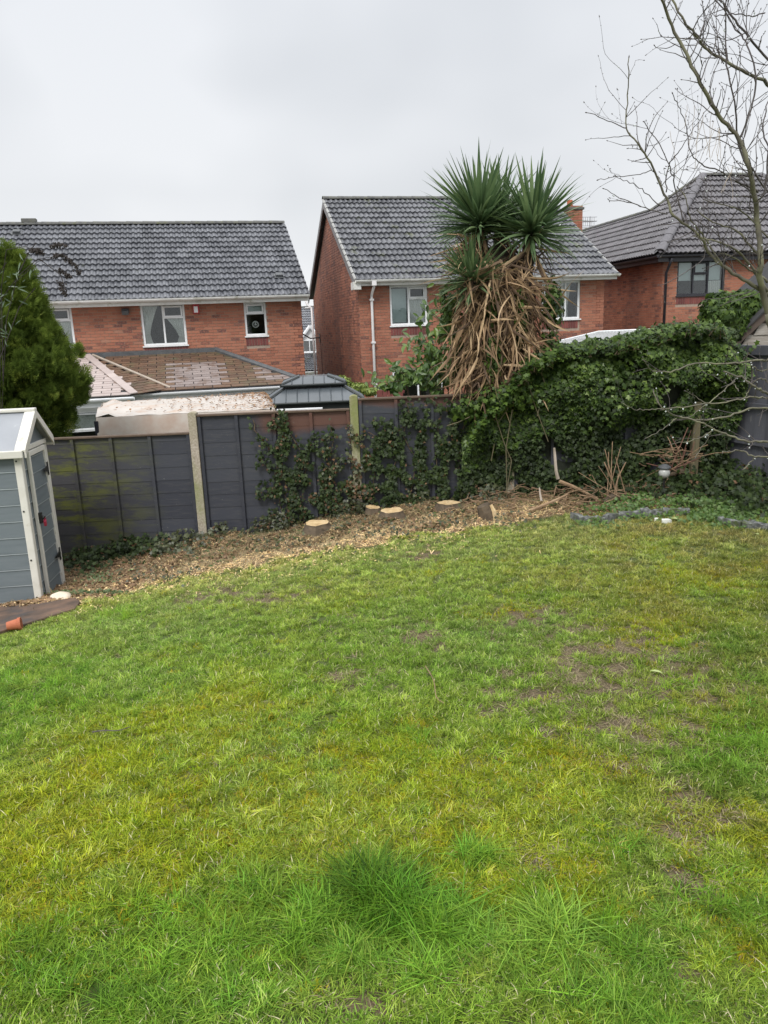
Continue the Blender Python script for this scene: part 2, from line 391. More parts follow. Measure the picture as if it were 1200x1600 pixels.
def window(root, W, x0, x1, z0, z1, cells, fm, fill=None, sill=True, label=None, soldiers=True):
    """cells: list of (fx0,fx1,fz0,fz1,opening) in 0..1"""
    m = MB(); t = .055; y = .02
    def bar(a, b, c, d, yy=y, dp=.06): m.box((a, yy, c), (b, yy+dp, d), W)
    bar(x0, x1, z0, z0+t); bar(x0, x1, z1-t, z1); bar(x0, x0+t, z0+t, z1-t); bar(x1-t, x1, z0+t, z1-t)
    ix0, ix1, iz0, iz1 = x0+t, x1-t, z0+t, z1-t; panes = []
    for a, b, c, d, op in cells:
        A, B, C_, D_ = lerp(ix0, ix1, a), lerp(ix0, ix1, b), lerp(iz0, iz1, c), lerp(iz0, iz1, d)
        if a > 0: bar(A-.022, A+.022, C_, D_, y+.002)
        if c > 0: bar(A, B, C_-.022, C_+.022, y+.003)
        if op:                                              # a raised opening sash
            s = .04; q = .012
            m.box((A+.01, y-q, C_+.01), (B-.01, y+.03, C_+.01+s), W); m.box((A+.01, y-q, D_-.01-s), (B-.01, y+.03, D_-.01), W)
            m.box((A+.01, y-q, C_+.01+s), (A+.01+s, y+.03, D_-.01-s), W); m.box((B-.01-s, y-q, C_+.01+s), (B-.01, y+.03, D_-.01-s), W)
        panes.append((A, B, C_, D_))
    fr = m.build('window', fm, root, bevel=.004)
    if label: fr['label'] = label
    for A, B, C_, D_ in panes: MB().box((A, y+.035, C_), (B, y+.041, D_), W).build('pane', M_glass, fr)
    if sill: MB().box((x0-.03, -.05, z0-.035), (x1+.03, .02, z0-.002), W).build('sill', fm, fr, bevel=.004)
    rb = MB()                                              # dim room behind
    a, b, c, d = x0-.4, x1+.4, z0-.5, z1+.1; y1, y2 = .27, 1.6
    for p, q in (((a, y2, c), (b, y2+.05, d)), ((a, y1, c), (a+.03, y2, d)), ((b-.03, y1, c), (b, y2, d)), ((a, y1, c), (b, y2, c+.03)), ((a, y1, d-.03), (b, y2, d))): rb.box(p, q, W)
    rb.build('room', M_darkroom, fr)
    if fill:
        for kind_, A, B, C_, D_ in fill:
            A, B, C_, D_ = lerp(ix0, ix1, A), lerp(ix0, ix1, B), lerp(iz0, iz1, C_), lerp(iz0, iz1, D_)
            if kind_ in ('left', 'right', 'full'):
                mb = MB(); n = 26; vs = []
                for k in range(n+1):
                    for j in range(9):
                        f = k/n; h = j/8
                        wd = 1 if kind_ == 'full' else lerp(.35, 1, abs(h-.25)**1.3/.75**1.3)
                        xx = A+(B-A)*f*wd if kind_ == 'left' else (B-(B-A)*(1-f)*wd if kind_ == 'right' else A+(B-A)*f)
                        vs.append(W @ Vector((xx, .10+.02*math.sin(k*1.55+.4*j), lerp(C_, D_, h))))
                mb.add(vs, [(k*9+j, (k+1)*9+j, (k+1)*9+j+1, k*9+j+1) for k in range(n) for j in range(8)], .5); mb.build('curtain', M_curtain, fr, smooth=True)
            elif kind_ == 'blind': MB().box((A, .13, C_), (B, .14, D_), W).build('blind', M_blind, fr)
            elif kind_ == 'ornament':
                mb = MB(); cx, cz, r = (A+B)/2, (C_+D_)/2, (B-A)/2
                mb.tube([W @ Vector((cx+r*math.cos(t), .14, cz+r*math.sin(t))) for t in np.linspace(0, 6.283, 17)], .018, 6)
                mb.tube([W @ Vector((cx-r*.4, .15, cz-r*.3)), W @ Vector((cx, .15, cz+.2*r)), W @ Vector((cx+r*.4, .15, cz-r*.3))], [.02, .05, .02], 8)
                mb.build('ornament', M_curtain, fr, smooth=True)
    if soldiers:
        me = None; x = x0
        while x < x1-.06:
            if me is None: o = MB().box((0, -.012, 0), (.062, .02, .205)).build('soldier_brick', M_soldier, fr); me = o.data
            else: o = link('soldier_brick', me, fr)
            o.matrix_local = W @ Matrix.Translation((x, 0, z0-.252)); x += .074
    return fr
TILE_W, TILE_L = .30, .37
def tile_tmpl():
    xs = [0, .03, .06, .09, .14, .17, .20, .23, .26, .30]; hs = [.0, .022, .028, .012, .0, .004, .024, .028, .014, .0]
    xs = [0, .035, .07, .105, .15, .185, .22, .255, .30]; hs = [.002, .030, .040, .016, .002, .030, .040, .016, .002]
    vs = []
    for y, lift in ((0, .048), (TILE_L, .0)):
        for x, h in zip(xs, hs): vs.append((x, y, h+lift))
    for x, h in zip(xs, hs): vs.append((x, 0, h+lift*0+.008))
    n = len(xs); fs = [(i, i+1, n+i+1, n+i) for i in range(n-1)]+[(2*n+i, 2*n+i+1, i+1, i) for i in range(n-1)]
    return vs, fs
TT = tile_tmpl()
def lay_tiles(root, S, inside, umax, vmax, mat, nobj, key, gauge=.325, u0=0):
    """S: slope frame (u along eave, v up the slope, w outward)"""
    cells = []
    nv = int(vmax/gauge)+1; nu = int((umax-u0)/TILE_W)+1
    for j in range(nv):
        for i in range(nu):
            u, v = u0+i*TILE_W, j*gauge
            if inside(u+TILE_W/2, v+gauge*.5): cells.append((u, v))
    cells.sort(key=key); me = None; rest = MB()
    for k, (u, v) in enumerate(cells):
        T = S @ Matrix.Translation((u, v, .012)) @ Euler((random.gauss(0, .004), random.gauss(0, .004), random.gauss(0, .003))).to_matrix().to_4x4()
        if k < nobj:
            if me is None: o = MB().add(*TT).build('roof_tile', mat, root, smooth=False); me = o.data
            else: o = link('roof_tile', me, root)
            o.matrix_local = T
        else: rest.add([T @ Vector(q) for q in TT[0]], TT[1])
    if rest.v: tag(rest.build('tiling', mat, root), kind='stuff')
def slope_frame(o, u, v):
    u = Vector(u).normalized(); v = Vector(v).normalized(); w_ = u.cross(v)
    M = Matrix((u, v, w_)).transposed().to_4x4(); M.translation = o; return M
def ridge_caps(root, a, b, mat, r=.12, name='ridge_tile', seg=.45, lift=.03):
    a, b = Vector(a), Vector(b); d = (b-a); n = max(1, int(d.length/seg)); d.normalize()
    side = d.cross(Vector((0, 0, 1))).normalized(); up = side.cross(d)
    me = None
    L = (b-a).length/n
    for i in range(n):
        if me is None:
            vs = []; N_ = 9
            for y, rr in ((0, r*1.06), (L*1.02, r*.96)):
                for k in range(N_):
                    t = math.pi*k/(N_-1); vs.append((rr*math.cos(t), y, rr*.72*math.sin(t)))
            for k in range(N_):
                t = math.pi*k/(N_-1); vs.append((r*.9*math.cos(t), 0, r*.6*math.sin(t)))
            fs = [(k, k+1, N_+k+1, N_+k) for k in range(N_-1)]+[(2*N_+k, 2*N_+k+1, k+1, k) for k in range(N_-1)]
            o = MB().add(vs, fs).build(name, mat, root); me = o.data
        else: o = link(name, me, root)
        M = Matrix((side, d, up)).transposed().to_4x4(); M.translation = a+d*L*i+up*lift; o.matrix_local = M
def gutter(root, a, b, mat, r=.06, name='gutter'):
    a, b = Vector(a), Vector(b); d = (b-a).normalized(); s = d.cross(Vector((0, 0, 1))).normalized(); m = MB(); vs = []; n = 9
    for p in (a, b):
        for rr in (r, r-.006):
            for k in range(n):
                t = math.pi+math.pi*k/(n-1); vs.append(p + s*rr*math.cos(t)+Vector((0, 0, rr*math.sin(t))))
    fs = [(k, k+1, 2*n+k+1, 2*n+k) for k in range(n-1)]+[(n+k, n+k+1, 3*n+k+1, 3*n+k) for k in range(n-1)]
    fs += [(0, n, 3*n, 2*n), (n-1, 2*n-1, 4*n-1, 3*n-1)]+[(k, k+1, n+k+1, n+k) for k in range(n-1)]+[(2*n+k, 2*n+k+1, 3*n+k+1, 3*n+k) for k in range(n-1)]
    m.add(vs, fs)
    return m.build(name, mat, root)
I4 = Matrix.Identity(4)
def local_key(root, W):                                    # nearest to the camera first
    MW = root.matrix_basis.copy()
    MW = Matrix.Translation(root.location) @ root.rotation_euler.to_matrix().to_4x4() @ W
    return lambda q: ((MW @ Vector((q[0], 0, q[-1]))) - CAMP).length

# ---- house 1: long roof, conservatory in front. local x = 0 at the right corner, running left negative
h1 = empty('brick_house', (-2.005, 21.4, -1.6), R(14), 'red brick house with a long grey tiled roof and three white windows above a conservatory', 'house')
Z = 1.6                                                    # local z = world z + 1.6
W = I4
wn1 = [(-6.45, -5.80, 2.12+Z, 3.12+Z), (-4.15, -3.05, 2.07+Z, 3.12+Z), (-1.53, -.95, 2.22+Z, 3.10+Z)]
wall_core(h1, W, -12.5, 0, 0, 3.15+Z, wn1)
pcs = brick_pieces([(-8.0, 0, 1.0+Z-.45, 3.15+Z)], [(a-.002, b+.002, c-.262, d) for a, b, c, d in wn1])
pcs += brick_pieces([(-3.0, 0, .3, 1.0+Z-.45)], [])
lay_bricks(h1, W, pcs, M_brick, 300, lambda q: abs(q[0]+2.6)+abs(q[2]-2.6-Z)*2.0)
Wg = Matrix(((0, -1, 0, 0), (1, 0, 0, 0), (0, 0, 1, 0), (0, 0, 0, 1)))    # right gable: x->y, outward +x
MB().prism([(0, 0), (7.2, 0), (7.2, 3.15+Z), (3.6, 5.3+Z), (0, 3.15+Z)], .001, .25, Wg).build('gable_wall', M_brick, h1)
box('back_wall', (-12.5, 7.0, 0), (-.26, 7.2, 3.1+Z), M_brick, h1)
pitch1 = math.atan2(2.35, 3.95)
def roof_slab(root, xa, xb, ye, ze, yr, zr, mat, th=.1, name='roof'):
    m = MB(); m.add([(xa, ye, ze-.02), (xb, ye, ze-.02), (xb, yr, zr-.02), (xa, yr, zr-.02), (xa, ye, ze-th), (xb, ye, ze-th), (xb, yr, zr-th), (xa, yr, zr-th)],
      [(0,1,2,3), (7,6,5,4), (0,4,5,1), (1,5,6,2), (2,6,7,3), (3,7,4,0)]); return m.build(name, mat, root)
M_felt = MAT('roof_felt', [(.3, (.03, .03, .032)), (.8, (.05, .05, .052))], 10, .9, .2)
zE, zR = 3.22+Z, 5.48+Z
rf = roof_slab(h1, -12.7, .16, -.30, zE, 3.6, zR, M_felt); roof_slab(h1, -12.7, .16, 7.5, zE, 3.6, zR, M_tile, name='back_roof')
Sf = slope_frame(Vector((-12.7, -.36, zE-.035)), (1, 0, 0), (0, 3.9, zR-zE))
Lr = math.hypot(3.96, zR-zE+.03)
lay_tiles(h1, Sf, lambda u, v: v < Lr, 12.85, Lr, M_tile, 300, lambda c: abs(c[0]-8.9)*.9+abs(c[1]-1.9), gauge=Lr/14)
ridge_caps(h1, (-12.7, 3.6, zR), (.17, 3.6, zR), M_ridge)
MB().box((-7.25, 3.5, zR+.08), (-6.85, 3.72, zR+.2)).build('ridge_vent', M_ridge, h1, bevel=.02)
box('fascia', (-12.7, -.34, 3.07+Z), (.16, -.315, 3.17+Z), M_gutter, h1); box('soffit', (-12.7, -.312, 3.08+Z), (.16, -.013, 3.095+Z), M_gutter, h1)
gutter(h1, (-12.7, -.415, 3.225+Z), (.17, -.415, 3.225+Z), M_gutter, r=.075)
# verge of the right gable
m = MB(); d = (Vector((.14, 3.6, zR-.01))-Vector((.14, -.36, zE-.05)))
for k in range(14):
    a = Vector((.16, -.34, zE-.03))+d*(k/14); b = a+d/14*.96; m.tube([a, b], .035, 6)
m.build('verge', M_ridge, h1)
cells_T = [(0, .5, 0, 1, False), (.5, 1, 0, .68, False), (.5, 1, .68, 1, True)]
window(h1, W, *wn1[0], [(0, 1, 0, .68, False), (0, 1, .68, 1, True)], M_upvc, [('right', .35, 1, 0, .66)], label='narrow white window half hidden by the conifer')
window(h1, W, *wn1[1], cells_T, M_upvc, [('left', 0, .38, 0, 1), ('right', .58, 1, 0, .66)], label='wide white window with tied lace curtains')
window(h1, W, *wn1[2], [(0, 1, 0, .68, False), (0, 1, .68, 1, True)], M_upvc, [('ornament', .34, .66, .2, .42), ('blind', 0, 1, .75, 1)], label='small white window with a round ornament behind the glass')
# alarm box, flue vent, roof vents
M_red = MAT('red_plastic', [(.3, (.35, .02, .03)), (.8, (.45, .03, .04))], 8, .4, .1)
ab = MB().box((-2.84, -.09, 2.84+Z), (-2.68, -.02, 3.10+Z)).build('alarm_box', M_red, h1, bevel=.015)
MB().prism([(-2.815, 2.865+Z), (-2.715, 2.865+Z), (-2.715, 3.02+Z), (-2.815, 3.02+Z)], -.10, -.088).build('front_plate', M_upvc, ab, bevel=.004)
fl = MB().box((-4.60, -.14, 2.90+Z), (-4.42, -.012, 3.02+Z)).build('flood_light', M_blackframe, h1, bevel=.01)
MB().rbox((-4.51, -.17, 2.92+Z), (.16, .08, .10), (.4, 0, 0)).build('lamp_glass', M_lead, fl, bevel=.005)
for u, v in ((12.85-.75, .95), (12.85-7.6, Lr-.7)):
    T = Sf @ Matrix.Translation((u, v, .05)); m = MB(); m.box((-.02, 0, 0), (.27, .26, .02), T); m.box((.03, .03, .02), (.22, .18, .09), T); m.build('roof_vent', M_lead, h1, bevel=.01)

# ---- conservatory-style extension in front of house 1
def slate_mat(name, stops, st):
    return MAT(name, stops, 5, .55, .3, use_var=.5, stain=st)
M_slatepink = slate_mat('slate_pale', [(.2, (.36, .30, .28)), (.8, (.48, .41, .385))], [((.25, .19, .17), 2, .6, .8)])
M_slatebrown = slate_mat('slate_mossy_brown', [(.2, (.085, .05, .032)), (.8, (.17, .098, .060))], [((.10, .095, .05), 3, .5, .75), ((.05, .035, .03), 9, .55, .75)])
M_slatewash = slate_mat('slate_washed', [(.2, (.19, .155, .145)), (.8, (.28, .235, .22))], [((.12, .07, .045), 4, .48, .72)])
ext = empty('conservatory', (-2.005, 21.4, -1.6), R(14), 'white framed conservatory with mossy brown and pale pink slate roof under the brick house', 'conservatory')
xL, xR_ = -6.8, -.35; yo = -2.8; zg, zt = 1.08+Z, 1.86+Z
xr1 = -2.35                                                # where the right hip leaves the wall
# main lean-to plane
def slates(root, S, inside, umax, vmax, mfun, gu=.42, gv=.165, u0=0, name='slate'):
    cells = []; nv = int(vmax/gv)+1
    for j in range(nv):
        u = u0-(gu/2 if j % 2 else 0)
        while u < umax:
            if inside(u+gu/2, (j+.5)*gv): cells.append((u, j*gv))
            u += gu
    cache = {}
    for k, (u, v) in enumerate(cells):
        mt = mfun(u, v)
        T = S @ Matrix.Translation((u, v, .018+random.uniform(0, .003))) @ Euler((-.05, 0, random.gauss(0, .003))).to_matrix().to_4x4()
        if mt.name not in cache: o = MB().box((.010, 0, -.006), (gu-.010, gv+.02, .009)).build(name, mt, root); cache[mt.name] = o.data
        else: o = link(name, cache[mt.name], root)
        o.matrix_local = T
rise = zt-zg; run = 2.8
Sm = slope_frame(Vector((xL, yo, zg)), (1, 0, 0), (0, run, rise)); Ls = math.hypot(run, rise)
m = MB(); m.add([(xL, yo, zg), (xR_, yo, zg), (xr1, -.0, zt), (xL, 0, zt), (xL, yo, zg-.08), (xR_, yo, zg-.08), (xr1, 0, zt-.08), (xL, 0, zt-.08)], [(0,1,2,3), (7,6,5,4), (0,4,5,1), (1,5,6,2), (3,7,4,0)]); m.build('roof', M_felt, ext)
def hipR(v): return (xR_-xL) - (xR_-xr1)*v/Ls
VX = -5.55                                                   # apex of the bay against the wall
def valley(v): return (-3.55-xL) + (VX+.25+3.55)*v/Ls        # right end of the front gable bay
def mf(u, v):
    x = u+xL
    if -3.7 < x < -2.55 and .15 < v < 1.95 and random.random() < .96: return M_slatewash
    if -1.55 < x < -.5 and .25 < v < 1.25 and random.random() < .9: return M_slatewash
    return M_slatebrown
slates(ext, Sm, lambda u, v: v < Ls-.05 and u < hipR(v)+.05 and u > valley(v)-.1, xR_-xL, Ls, mf)
# projecting bay: front face hip
yb = -3.25
A = Vector((VX, -.2, zt+.02)); B1 = Vector((-4.33, yb, zg-.02)); B0 = Vector((-8.6, yb, zg-.02)); Bv = Vector((-3.55, yo+.15, zg+.03))
m = MB(); m.add([B0, B1, Bv, A, Vector((-8.6, 0, zg))], [(0, 1, 3), (1, 2, 3), (0, 3, 4)]); m.build('bay_roof', M_felt, ext)
sv = (A-B1) - Vector((1,0,0))*(A-B1).x
Sb = slope_frame(Vector((-8.6, yb, zg-.02)), (1, 0, 0), sv); Lb = sv.length
slates(ext, Sb, lambda u, v: 0 < v < Lb and u < (8.6-4.33+(4.33+VX)*v/Lb*1.0)+.02 and u > (2.6)*v/Lb-.1, 4, Lb, lambda u, v: M_slatepink)
# right face of the bay (dark)
n_ = (B1-A).cross(Bv-A)
if n_.z < 0: n_ = -n_
uu = (Bv-B1).normalized(); vv = n_.normalized().cross(uu)
if vv.z < 0: uu = -uu; vv = n_.normalized().cross(uu)
Sx = slope_frame(B1 if uu.x > 0 else Bv, uu, vv)
Si = Sx.inverted(); a2, b2, c2 = [(Si @ q).xy for q in (A, B1, Bv)]
def tri_in(u, v):
    def s_(p, q): return (q.x-p.x)*(v-p.y)-(q.y-p.y)*(u-p.x)
    t = [s_(a2, b2), s_(b2, c2), s_(c2, a2)]; return all(q >= -.02 for q in t) or all(q <= .02 for q in t)
slates(ext, Sx, tri_in, 3, 5, lambda u, v: M_slatebrown, gu=.3, u0=-3)
me = None
for k in range(13):                                        # stepped hip tiles of the pale bay
    a = lerp(B1, A, k/13); b = lerp(B1, A, (k+1.02)/13); d = (b-a).normalized(); s_ = d.cross(Sb.col[2].xyz).normalized(); up = s_.cross(d)
    if me is None: o = MB().box((-.09, 0, -.005), (.09, (b-a).length, .02)).build('hip_tile', M_slatepink, ext, bevel=.003); me = o.data
    else: o = link('hip_tile', me, ext)
    M = Matrix((s_, d, up)).transposed().to_4x4(); M.translation = a+Vector((0, 0, .035)); o.matrix_local = M
M_beigecap = MAT('valley_trim', [(.3, (.30, .25, .20)), (.8, (.42, .36, .30))], 6, .6, .2)
MB().tube([Bv+Vector((0, 0, .03)), A+Vector((.15, 0, .03))], .035, 6).build('valley_trim', M_beigecap, ext)
MB().box((-8.6, -.10, zt-.02), (xr1, -.0, zt+.10)).build('flashing', M_lead, ext)
a, b = Vector((xr1, -.02, zt+.04)), Vector((xR_, yo, zg+.02)); MB().tube([a, b], [.075, .065], 8).build('hip_flashing', M_lead, ext)
box('fascia', (xL, yo-.02, zg-.2), (xR_, yo+.0, zg-.03), M_upvc, ext); box('bay_fascia', (-8.6, yb-.02, zg-.24), (-4.35, yb, zg-.05), M_upvc, ext)
gutter(ext, (-4.4, yo-.08, zg-.03), (xR_+.03, yo-.08, zg-.03), M_upvc, r=.065); gutter(ext, (-8.6, yb-.08, zg-.06), (-4.33, yb-.08, zg-.06), M_upvc, r=.065, name='bay_gutter')
Wb = Matrix.Translation((0, yb+.15, 0)); Wm = Matrix.Translation((0, yo+.15, 0))
wall_core(ext, Wb, -8.5, -4.5, 0, zg-.24, [(-6.1, -5.1, zg-1.4, zg-.3)], mat=M_upvc, name='bay_wall', th=.1)
window(ext, Wb, -6.1, -5.1, zg-1.4, zg-.3, [(0, 1, 0, .6, False), (0, 1, .6, 1, True)], M_upvc, [('full', 0, 1, .6, 1)], soldiers=False)
wall_core(ext, Wm, -4.75, xR_-.1, 0, zg-.2, [(-4.5, -3.0, .8, zg-.35), (-2.8, -.8, .1, zg-.35)], mat=M_upvc, name='front_wall', th=.1)
window(ext, Wm, -4.5, -3.0, .8, zg-.35, cells_T, M_upvc, soldiers=False); window(ext, Wm, -2.8, -.8, .1, zg-.35, [(0, .5, 0, 1, False), (.5, 1, 0, 1, False)], M_upvc, soldiers=False)

# ---- house 2: gable wall on its left
M_verge = MAT('verge_mortar', [(.3, (.26, .26, .25)), (.8, (.42, .42, .41))], 9, .8, .3)
h2 = empty('brick_house', (-.445, 21.0, -1.5), R(13), 'red brick house with sooty gable wall, white downpipe and steep tiled roof behind the palm', 'house')
Z = 1.5; LW = 7.1; DP = 8.0
wn2 = [(.84, 1.88, 2.34+Z, 3.38+Z), (5.20, 6.36, 2.34+Z, 3.38+Z), (.84, 2.3, .1, 1.15+Z)]
wall_core(h2, I4, 0, LW, 0, 3.42+Z, wn2)
pcs = brick_pieces([(0, LW, .6, 3.42+Z)], [(a-.002, b+.002, c-.262 if c > 1 else c, d) for a, b, c, d in wn2])
lay_bricks(h2, I4, pcs, M_brick, 300, lambda q: min(abs(q[0]-1.2), abs(q[0]-6.8)*1.2)+abs(q[2]-2.4-Z)*.9)
Wl = Matrix(((0, 1, 0, 0), (1, 0, 0, 0), (0, 0, 1, 0), (0, 0, 0, 1)))     # left gable: s -> +y, outward -x
zE, zR = 3.50+Z, 6.12+Z
prof = lambda s: zE-.05+(zR-zE)*(1-abs(s-DP/2)/(DP/2))
MB().prism([(.26, 0), (DP, 0), (DP, 3.42+Z), (DP/2, zR-.15), (.26, 3.5+Z)], 0, .25, Wl).build('gable_wall', M_mortar, h2)
pcs = brick_pieces([(0, DP, .5, zR-.1)], [], clip=lambda s, z: z < min(prof(s), prof(s+.1), prof(s-.1))-.05)
lay_bricks(h2, Wl, pcs, M_bricks, 60, lambda q: q[0]+abs(q[2]-3.2))
Wr = Matrix.Translation((LW, 0, 0)) @ Wg
MB().prism([(0, 0), (DP, 0), (DP, 3.42+Z), (DP/2, zR-.15), (0, 3.5+Z)], .001, .25, Wr).build('gable_wall', M_brick, h2)
box('back_wall', (.26, DP-.2, 0), (LW-.26, DP, 3.4+Z), M_brick, h2)
roof_slab(h2, -.12, LW+.2, -.30, zE, 4, zR, M_felt); roof_slab(h2, -.12, LW+.2, 8.3, zE, 4, zR, M_tile2, name='back_roof')
Sf = slope_frame(Vector((-.13, -.36, zE-.035)), (1, 0, 0), (0, 4.3, zR-zE)); Lr = math.hypot(4.36, zR-zE+.03)
lay_tiles(h2, Sf, lambda u, v: v < Lr, 7.4, Lr, M_tile2, 300, lambda c: min(abs(c[0]-.5), abs(c[0]-7)*1.3)+c[1]*.5, gauge=Lr/15)
ridge_caps(h2, (-.15, 4, zR), (LW+.22, 4, zR), M_ridge)
box('fascia', (-.14, -.34, 3.37+Z), (LW+.2, -.315, 3.46+Z), M_gutter, h2); box('soffit', (-.14, -.312, 3.38+Z), (LW+.2, -.013, 3.395+Z), M_gutter, h2)
gutter(h2, (-.15, -.415, 3.51+Z), (LW+.24, -.415, 3.51+Z), M_gutter, r=.07)
M_barge = MAT('bargeboard_grey', [(.3, (.16, .15, .15)), (.8, (.25, .235, .235))], 6, .6, .2)
for (ya, yb_) in ((-.32, 4), (8.32, 4)):
    m = MB(); m.add([(-.15, ya, zE-.24), (-.15, yb_, zR-.22), (-.15, yb_, zR-.03), (-.15, ya, zE-.04), (-.12, ya, zE-.24), (-.12, yb_, zR-.22), (-.12, yb_, zR-.03), (-.12, ya, zE-.04)], [(0,1,2,3), (7,6,5,4), (0,4,5,1), (3,2,6,7), (0,3,7,4), (1,5,6,2)]); m.build('bargeboard', M_barge, h2)
for xx in (-.14, LW+.2):
    m = MB(); d = Vector((0, 4.34, zR-zE))
    for k in range(15):
        a = Vector((xx, -.36, zE-.0))+d*(k/15); m.tube([a+Vector((0, 0, .03)), a+d/15*.94+Vector((0, 0, .012))], .038, 6)
    m.build('verge', M_verge, h2)
box('soffit_box', (-.2, -.38, zE-.22), (.0, -.02, zE-.03), M_gutter, h2)
M_pipe = MAT('white_downpipe', [(.3, (.68, .66, .66)), (.8, (.78, .76, .76))], 4, .4, .05)
dp = MB(); dp.tube([(.33, -.415, 3.44+Z), (.33, -.40, 3.34+Z), (.33, -.09, 3.16+Z), (.33, -.08, 3.05+Z), (.33, -.08, .0)], .036, 10); o = dp.build('downpipe', M_pipe, h2, smooth=True)
m = MB(); [m.box((.275, -.13, z_), (.385, 0, z_+.05)) for z_ in (3.0+Z, 1.9+Z, .8+Z)]; m.build('clip', M_pipe, o, bevel=.005); MB().box((.27, -.48, 3.36+Z), (.39, -.345, 3.50+Z)).build('outlet', M_pipe, o, bevel=.01)
bp = MB(); bp.tube([(-.28, DP+.25, 3.45+Z), (-.2, DP+.2, 3.2+Z), (-.09, DP-.03, 3.1+Z), (-.09, DP-.03, 0)], .04, 8); bp.tube([(-.09, DP-.03, 3.1+Z), (-.28, DP+.3, 3.1+Z)], .03, 8); bp.build('back_downpipe', M_pipe, h2, smooth=True)
window(h2, I4, *wn2[0], cells_T, M_upvc, [('full', .52, 1, 0, .66), ('blind', 0, .46, .02, .97)], label='white window with grey blind, left of the palm')
window(h2, I4, *wn2[1], [(0, .30, 0, .68, False), (0, .30, .68, 1, True), (.30, .64, 0, 1, False), (.64, 1, 0, 1, False)], M_upvc, [('full', .36, .62, 0, 1), ('left', .68, .82, 0, 1)], label='white window half hidden on the right of the palm')
window(h2, I4, *wn2[2], [(0, .5, 0, 1, False), (.5, 1, 0, 1, False)], M_upvc, soldiers=False, sill=False, label='white patio door behind the shrub')
# chimney, pot, aerial, dish
ch = MB(); ch.box((8.15, 4.3, 4.4+Z), (8.62, 4.9, 5.98+Z)); ch.box((LW+.26, 4.2, 0), (8.62, 5.3, 4.4+Z)); o = ch.build('chimney', M_brick, h2)
pc = MB()
for k in range(21):
    for s_ in range(3):
        z_ = 4.42+Z+k*.075; pc.box((8.14+s_*.16, 4.285, z_), (8.14+s_*.16+.15, 4.31, z_+.064)); pc.box((8.135, 4.3+s_*.2, z_), (8.16, 4.3+s_*.2+.19, z_+.064))
tag(pc.build('brickwork', M_brick, o), kind='stuff')
MB().box((8.11, 4.25, 5.86+Z), (8.66, 4.95, 5.94+Z)).build('chimney_cap', M_ridge, o, bevel=.01)
M_terra = MAT('terracotta', [(.3, (.35, .10, .05)), (.8, (.48, .16, .08))], 10, .8, .2)
MB().tube([(8.3, 4.6, 5.98+Z), (8.3, 4.6, 6.04+Z), (8.3, 4.6, 6.05+Z), (8.3, 4.6, 6.2+Z)], [.11, .11, .09, .095], 14).build('chimney_pot', M_terra, o, smooth=False)
M_alu = MAT('aerial_metal', [(.3, (.25, .25, .26)), (.8, (.35, .35, .36))], 10, .4, 0, metal=.6)
ae = MB(); ax = 8.95
ae.tube([(8.6, 4.4, 5.3+Z), (ax, 4.4, 5.3+Z), (ax, 4.4, 5.66+Z)], .012, 5)
for k in range(6): ae.tube([(8.7+k*.08, 4.2, 5.5+Z), (8.7+k*.08, 4.6, 5.5+Z)], .006, 4); ae.tube([(8.7+k*.08, 4.4, 5.36+Z), (8.7+k*.08, 4.4, 5.64+Z)], .006, 4)
for q in (5.36, 5.5, 5.64): ae.tube([(8.64, 4.4, q+Z), (9.2, 4.4, q+Z)], .008, 4)
ae.build('aerial', M_alu, h2)
M_dish = MAT('dish_dark', [(.3, (.04, .03, .03)), (.8, (.08, .06, .055))], 10, .6, .1)
dsh = MB(); cz = 2.30+Z; vs = [(-.62, 7.0, cz)]; 
cx, cy, cz = -.78, 6.9, 2.38+Z; vs = [(cx+.05, cy+.09, cz)]
for rr, dd in ((.14, .06), (.27, 0)):
    for k in range(16):
        t = 2*math.pi*k/16; vs.append((cx+.75*rr*math.cos(t)+dd*.4, cy+dd+rr*math.cos(t)*.25, cz+rr*1.15*math.sin(t)))
fs = [(0, 1+k, 1+(k+1)%16) for k in range(16)]+[(1+k, 17+k, 17+(k+1)%16, 1+(k+1)%16) for k in range(16)]
dsh.add(vs, fs); dsh.tube([(cx+.05, cy+.1, cz-.1), (-.35, 6.9, cz-.35), (0, 6.9, cz-.33)], .022, 6); dsh.tube([(cx+.05, cy, cz-.28), (cx-.42, cy-.5, cz-.30)], .016, 5); dsh.rbox((cx-.44, cy-.52, cz-.29), (.09, .15, .09)); dsh.box((-.03, 6.8, cz-.5), (0, 7.0, cz-.2))
dsh.tube([(-.012, 6.8, cz-.4), (-.012, 6.75, cz-1.2), (-.012, 6.6, .4)], .008, 4)
dsh.build('satellite_dish', M_dish, h2)

# ---- house 3: hipped roof, black frames
h3 = empty('brick_house', (8.63, 24.0, -1.0), R(10), 'brick house with black window frames and hipped grey roof behind the bare tree', 'house')
Z = 1.0; WW = 8.1; HD = 3.0
wn3 = [(.47, 2.05, 2.90+Z, 3.92+Z), (4.6, 6.6, 2.90+Z, 3.92+Z)]
wall_core(h3, I4, 0, WW, 0, 3.98+Z, wn3)
pcs = brick_pieces([(0, 5.0, 1.9+Z, 3.98+Z)], [(a-.002, b+.002, c-.262, d) for a, b, c, d in wn3])
lay_bricks(h3, I4, pcs, M_brick, 300, lambda q: q[0])
box('lower_brick_face', (0, -.012, 0), (WW, -.001, 1.9+Z-.01), M_brick, h3, bevel=0)
MB().box((.26, 0, 0), (13, .25, 3.98+Z), Wl).build('side_wall', M_mortar, h3)
pcs = brick_pieces([(0, 12, 1.4+Z, 3.98+Z)], []); lay_bricks(h3, Wl, pcs, M_bricks, 0, lambda q: q[0])
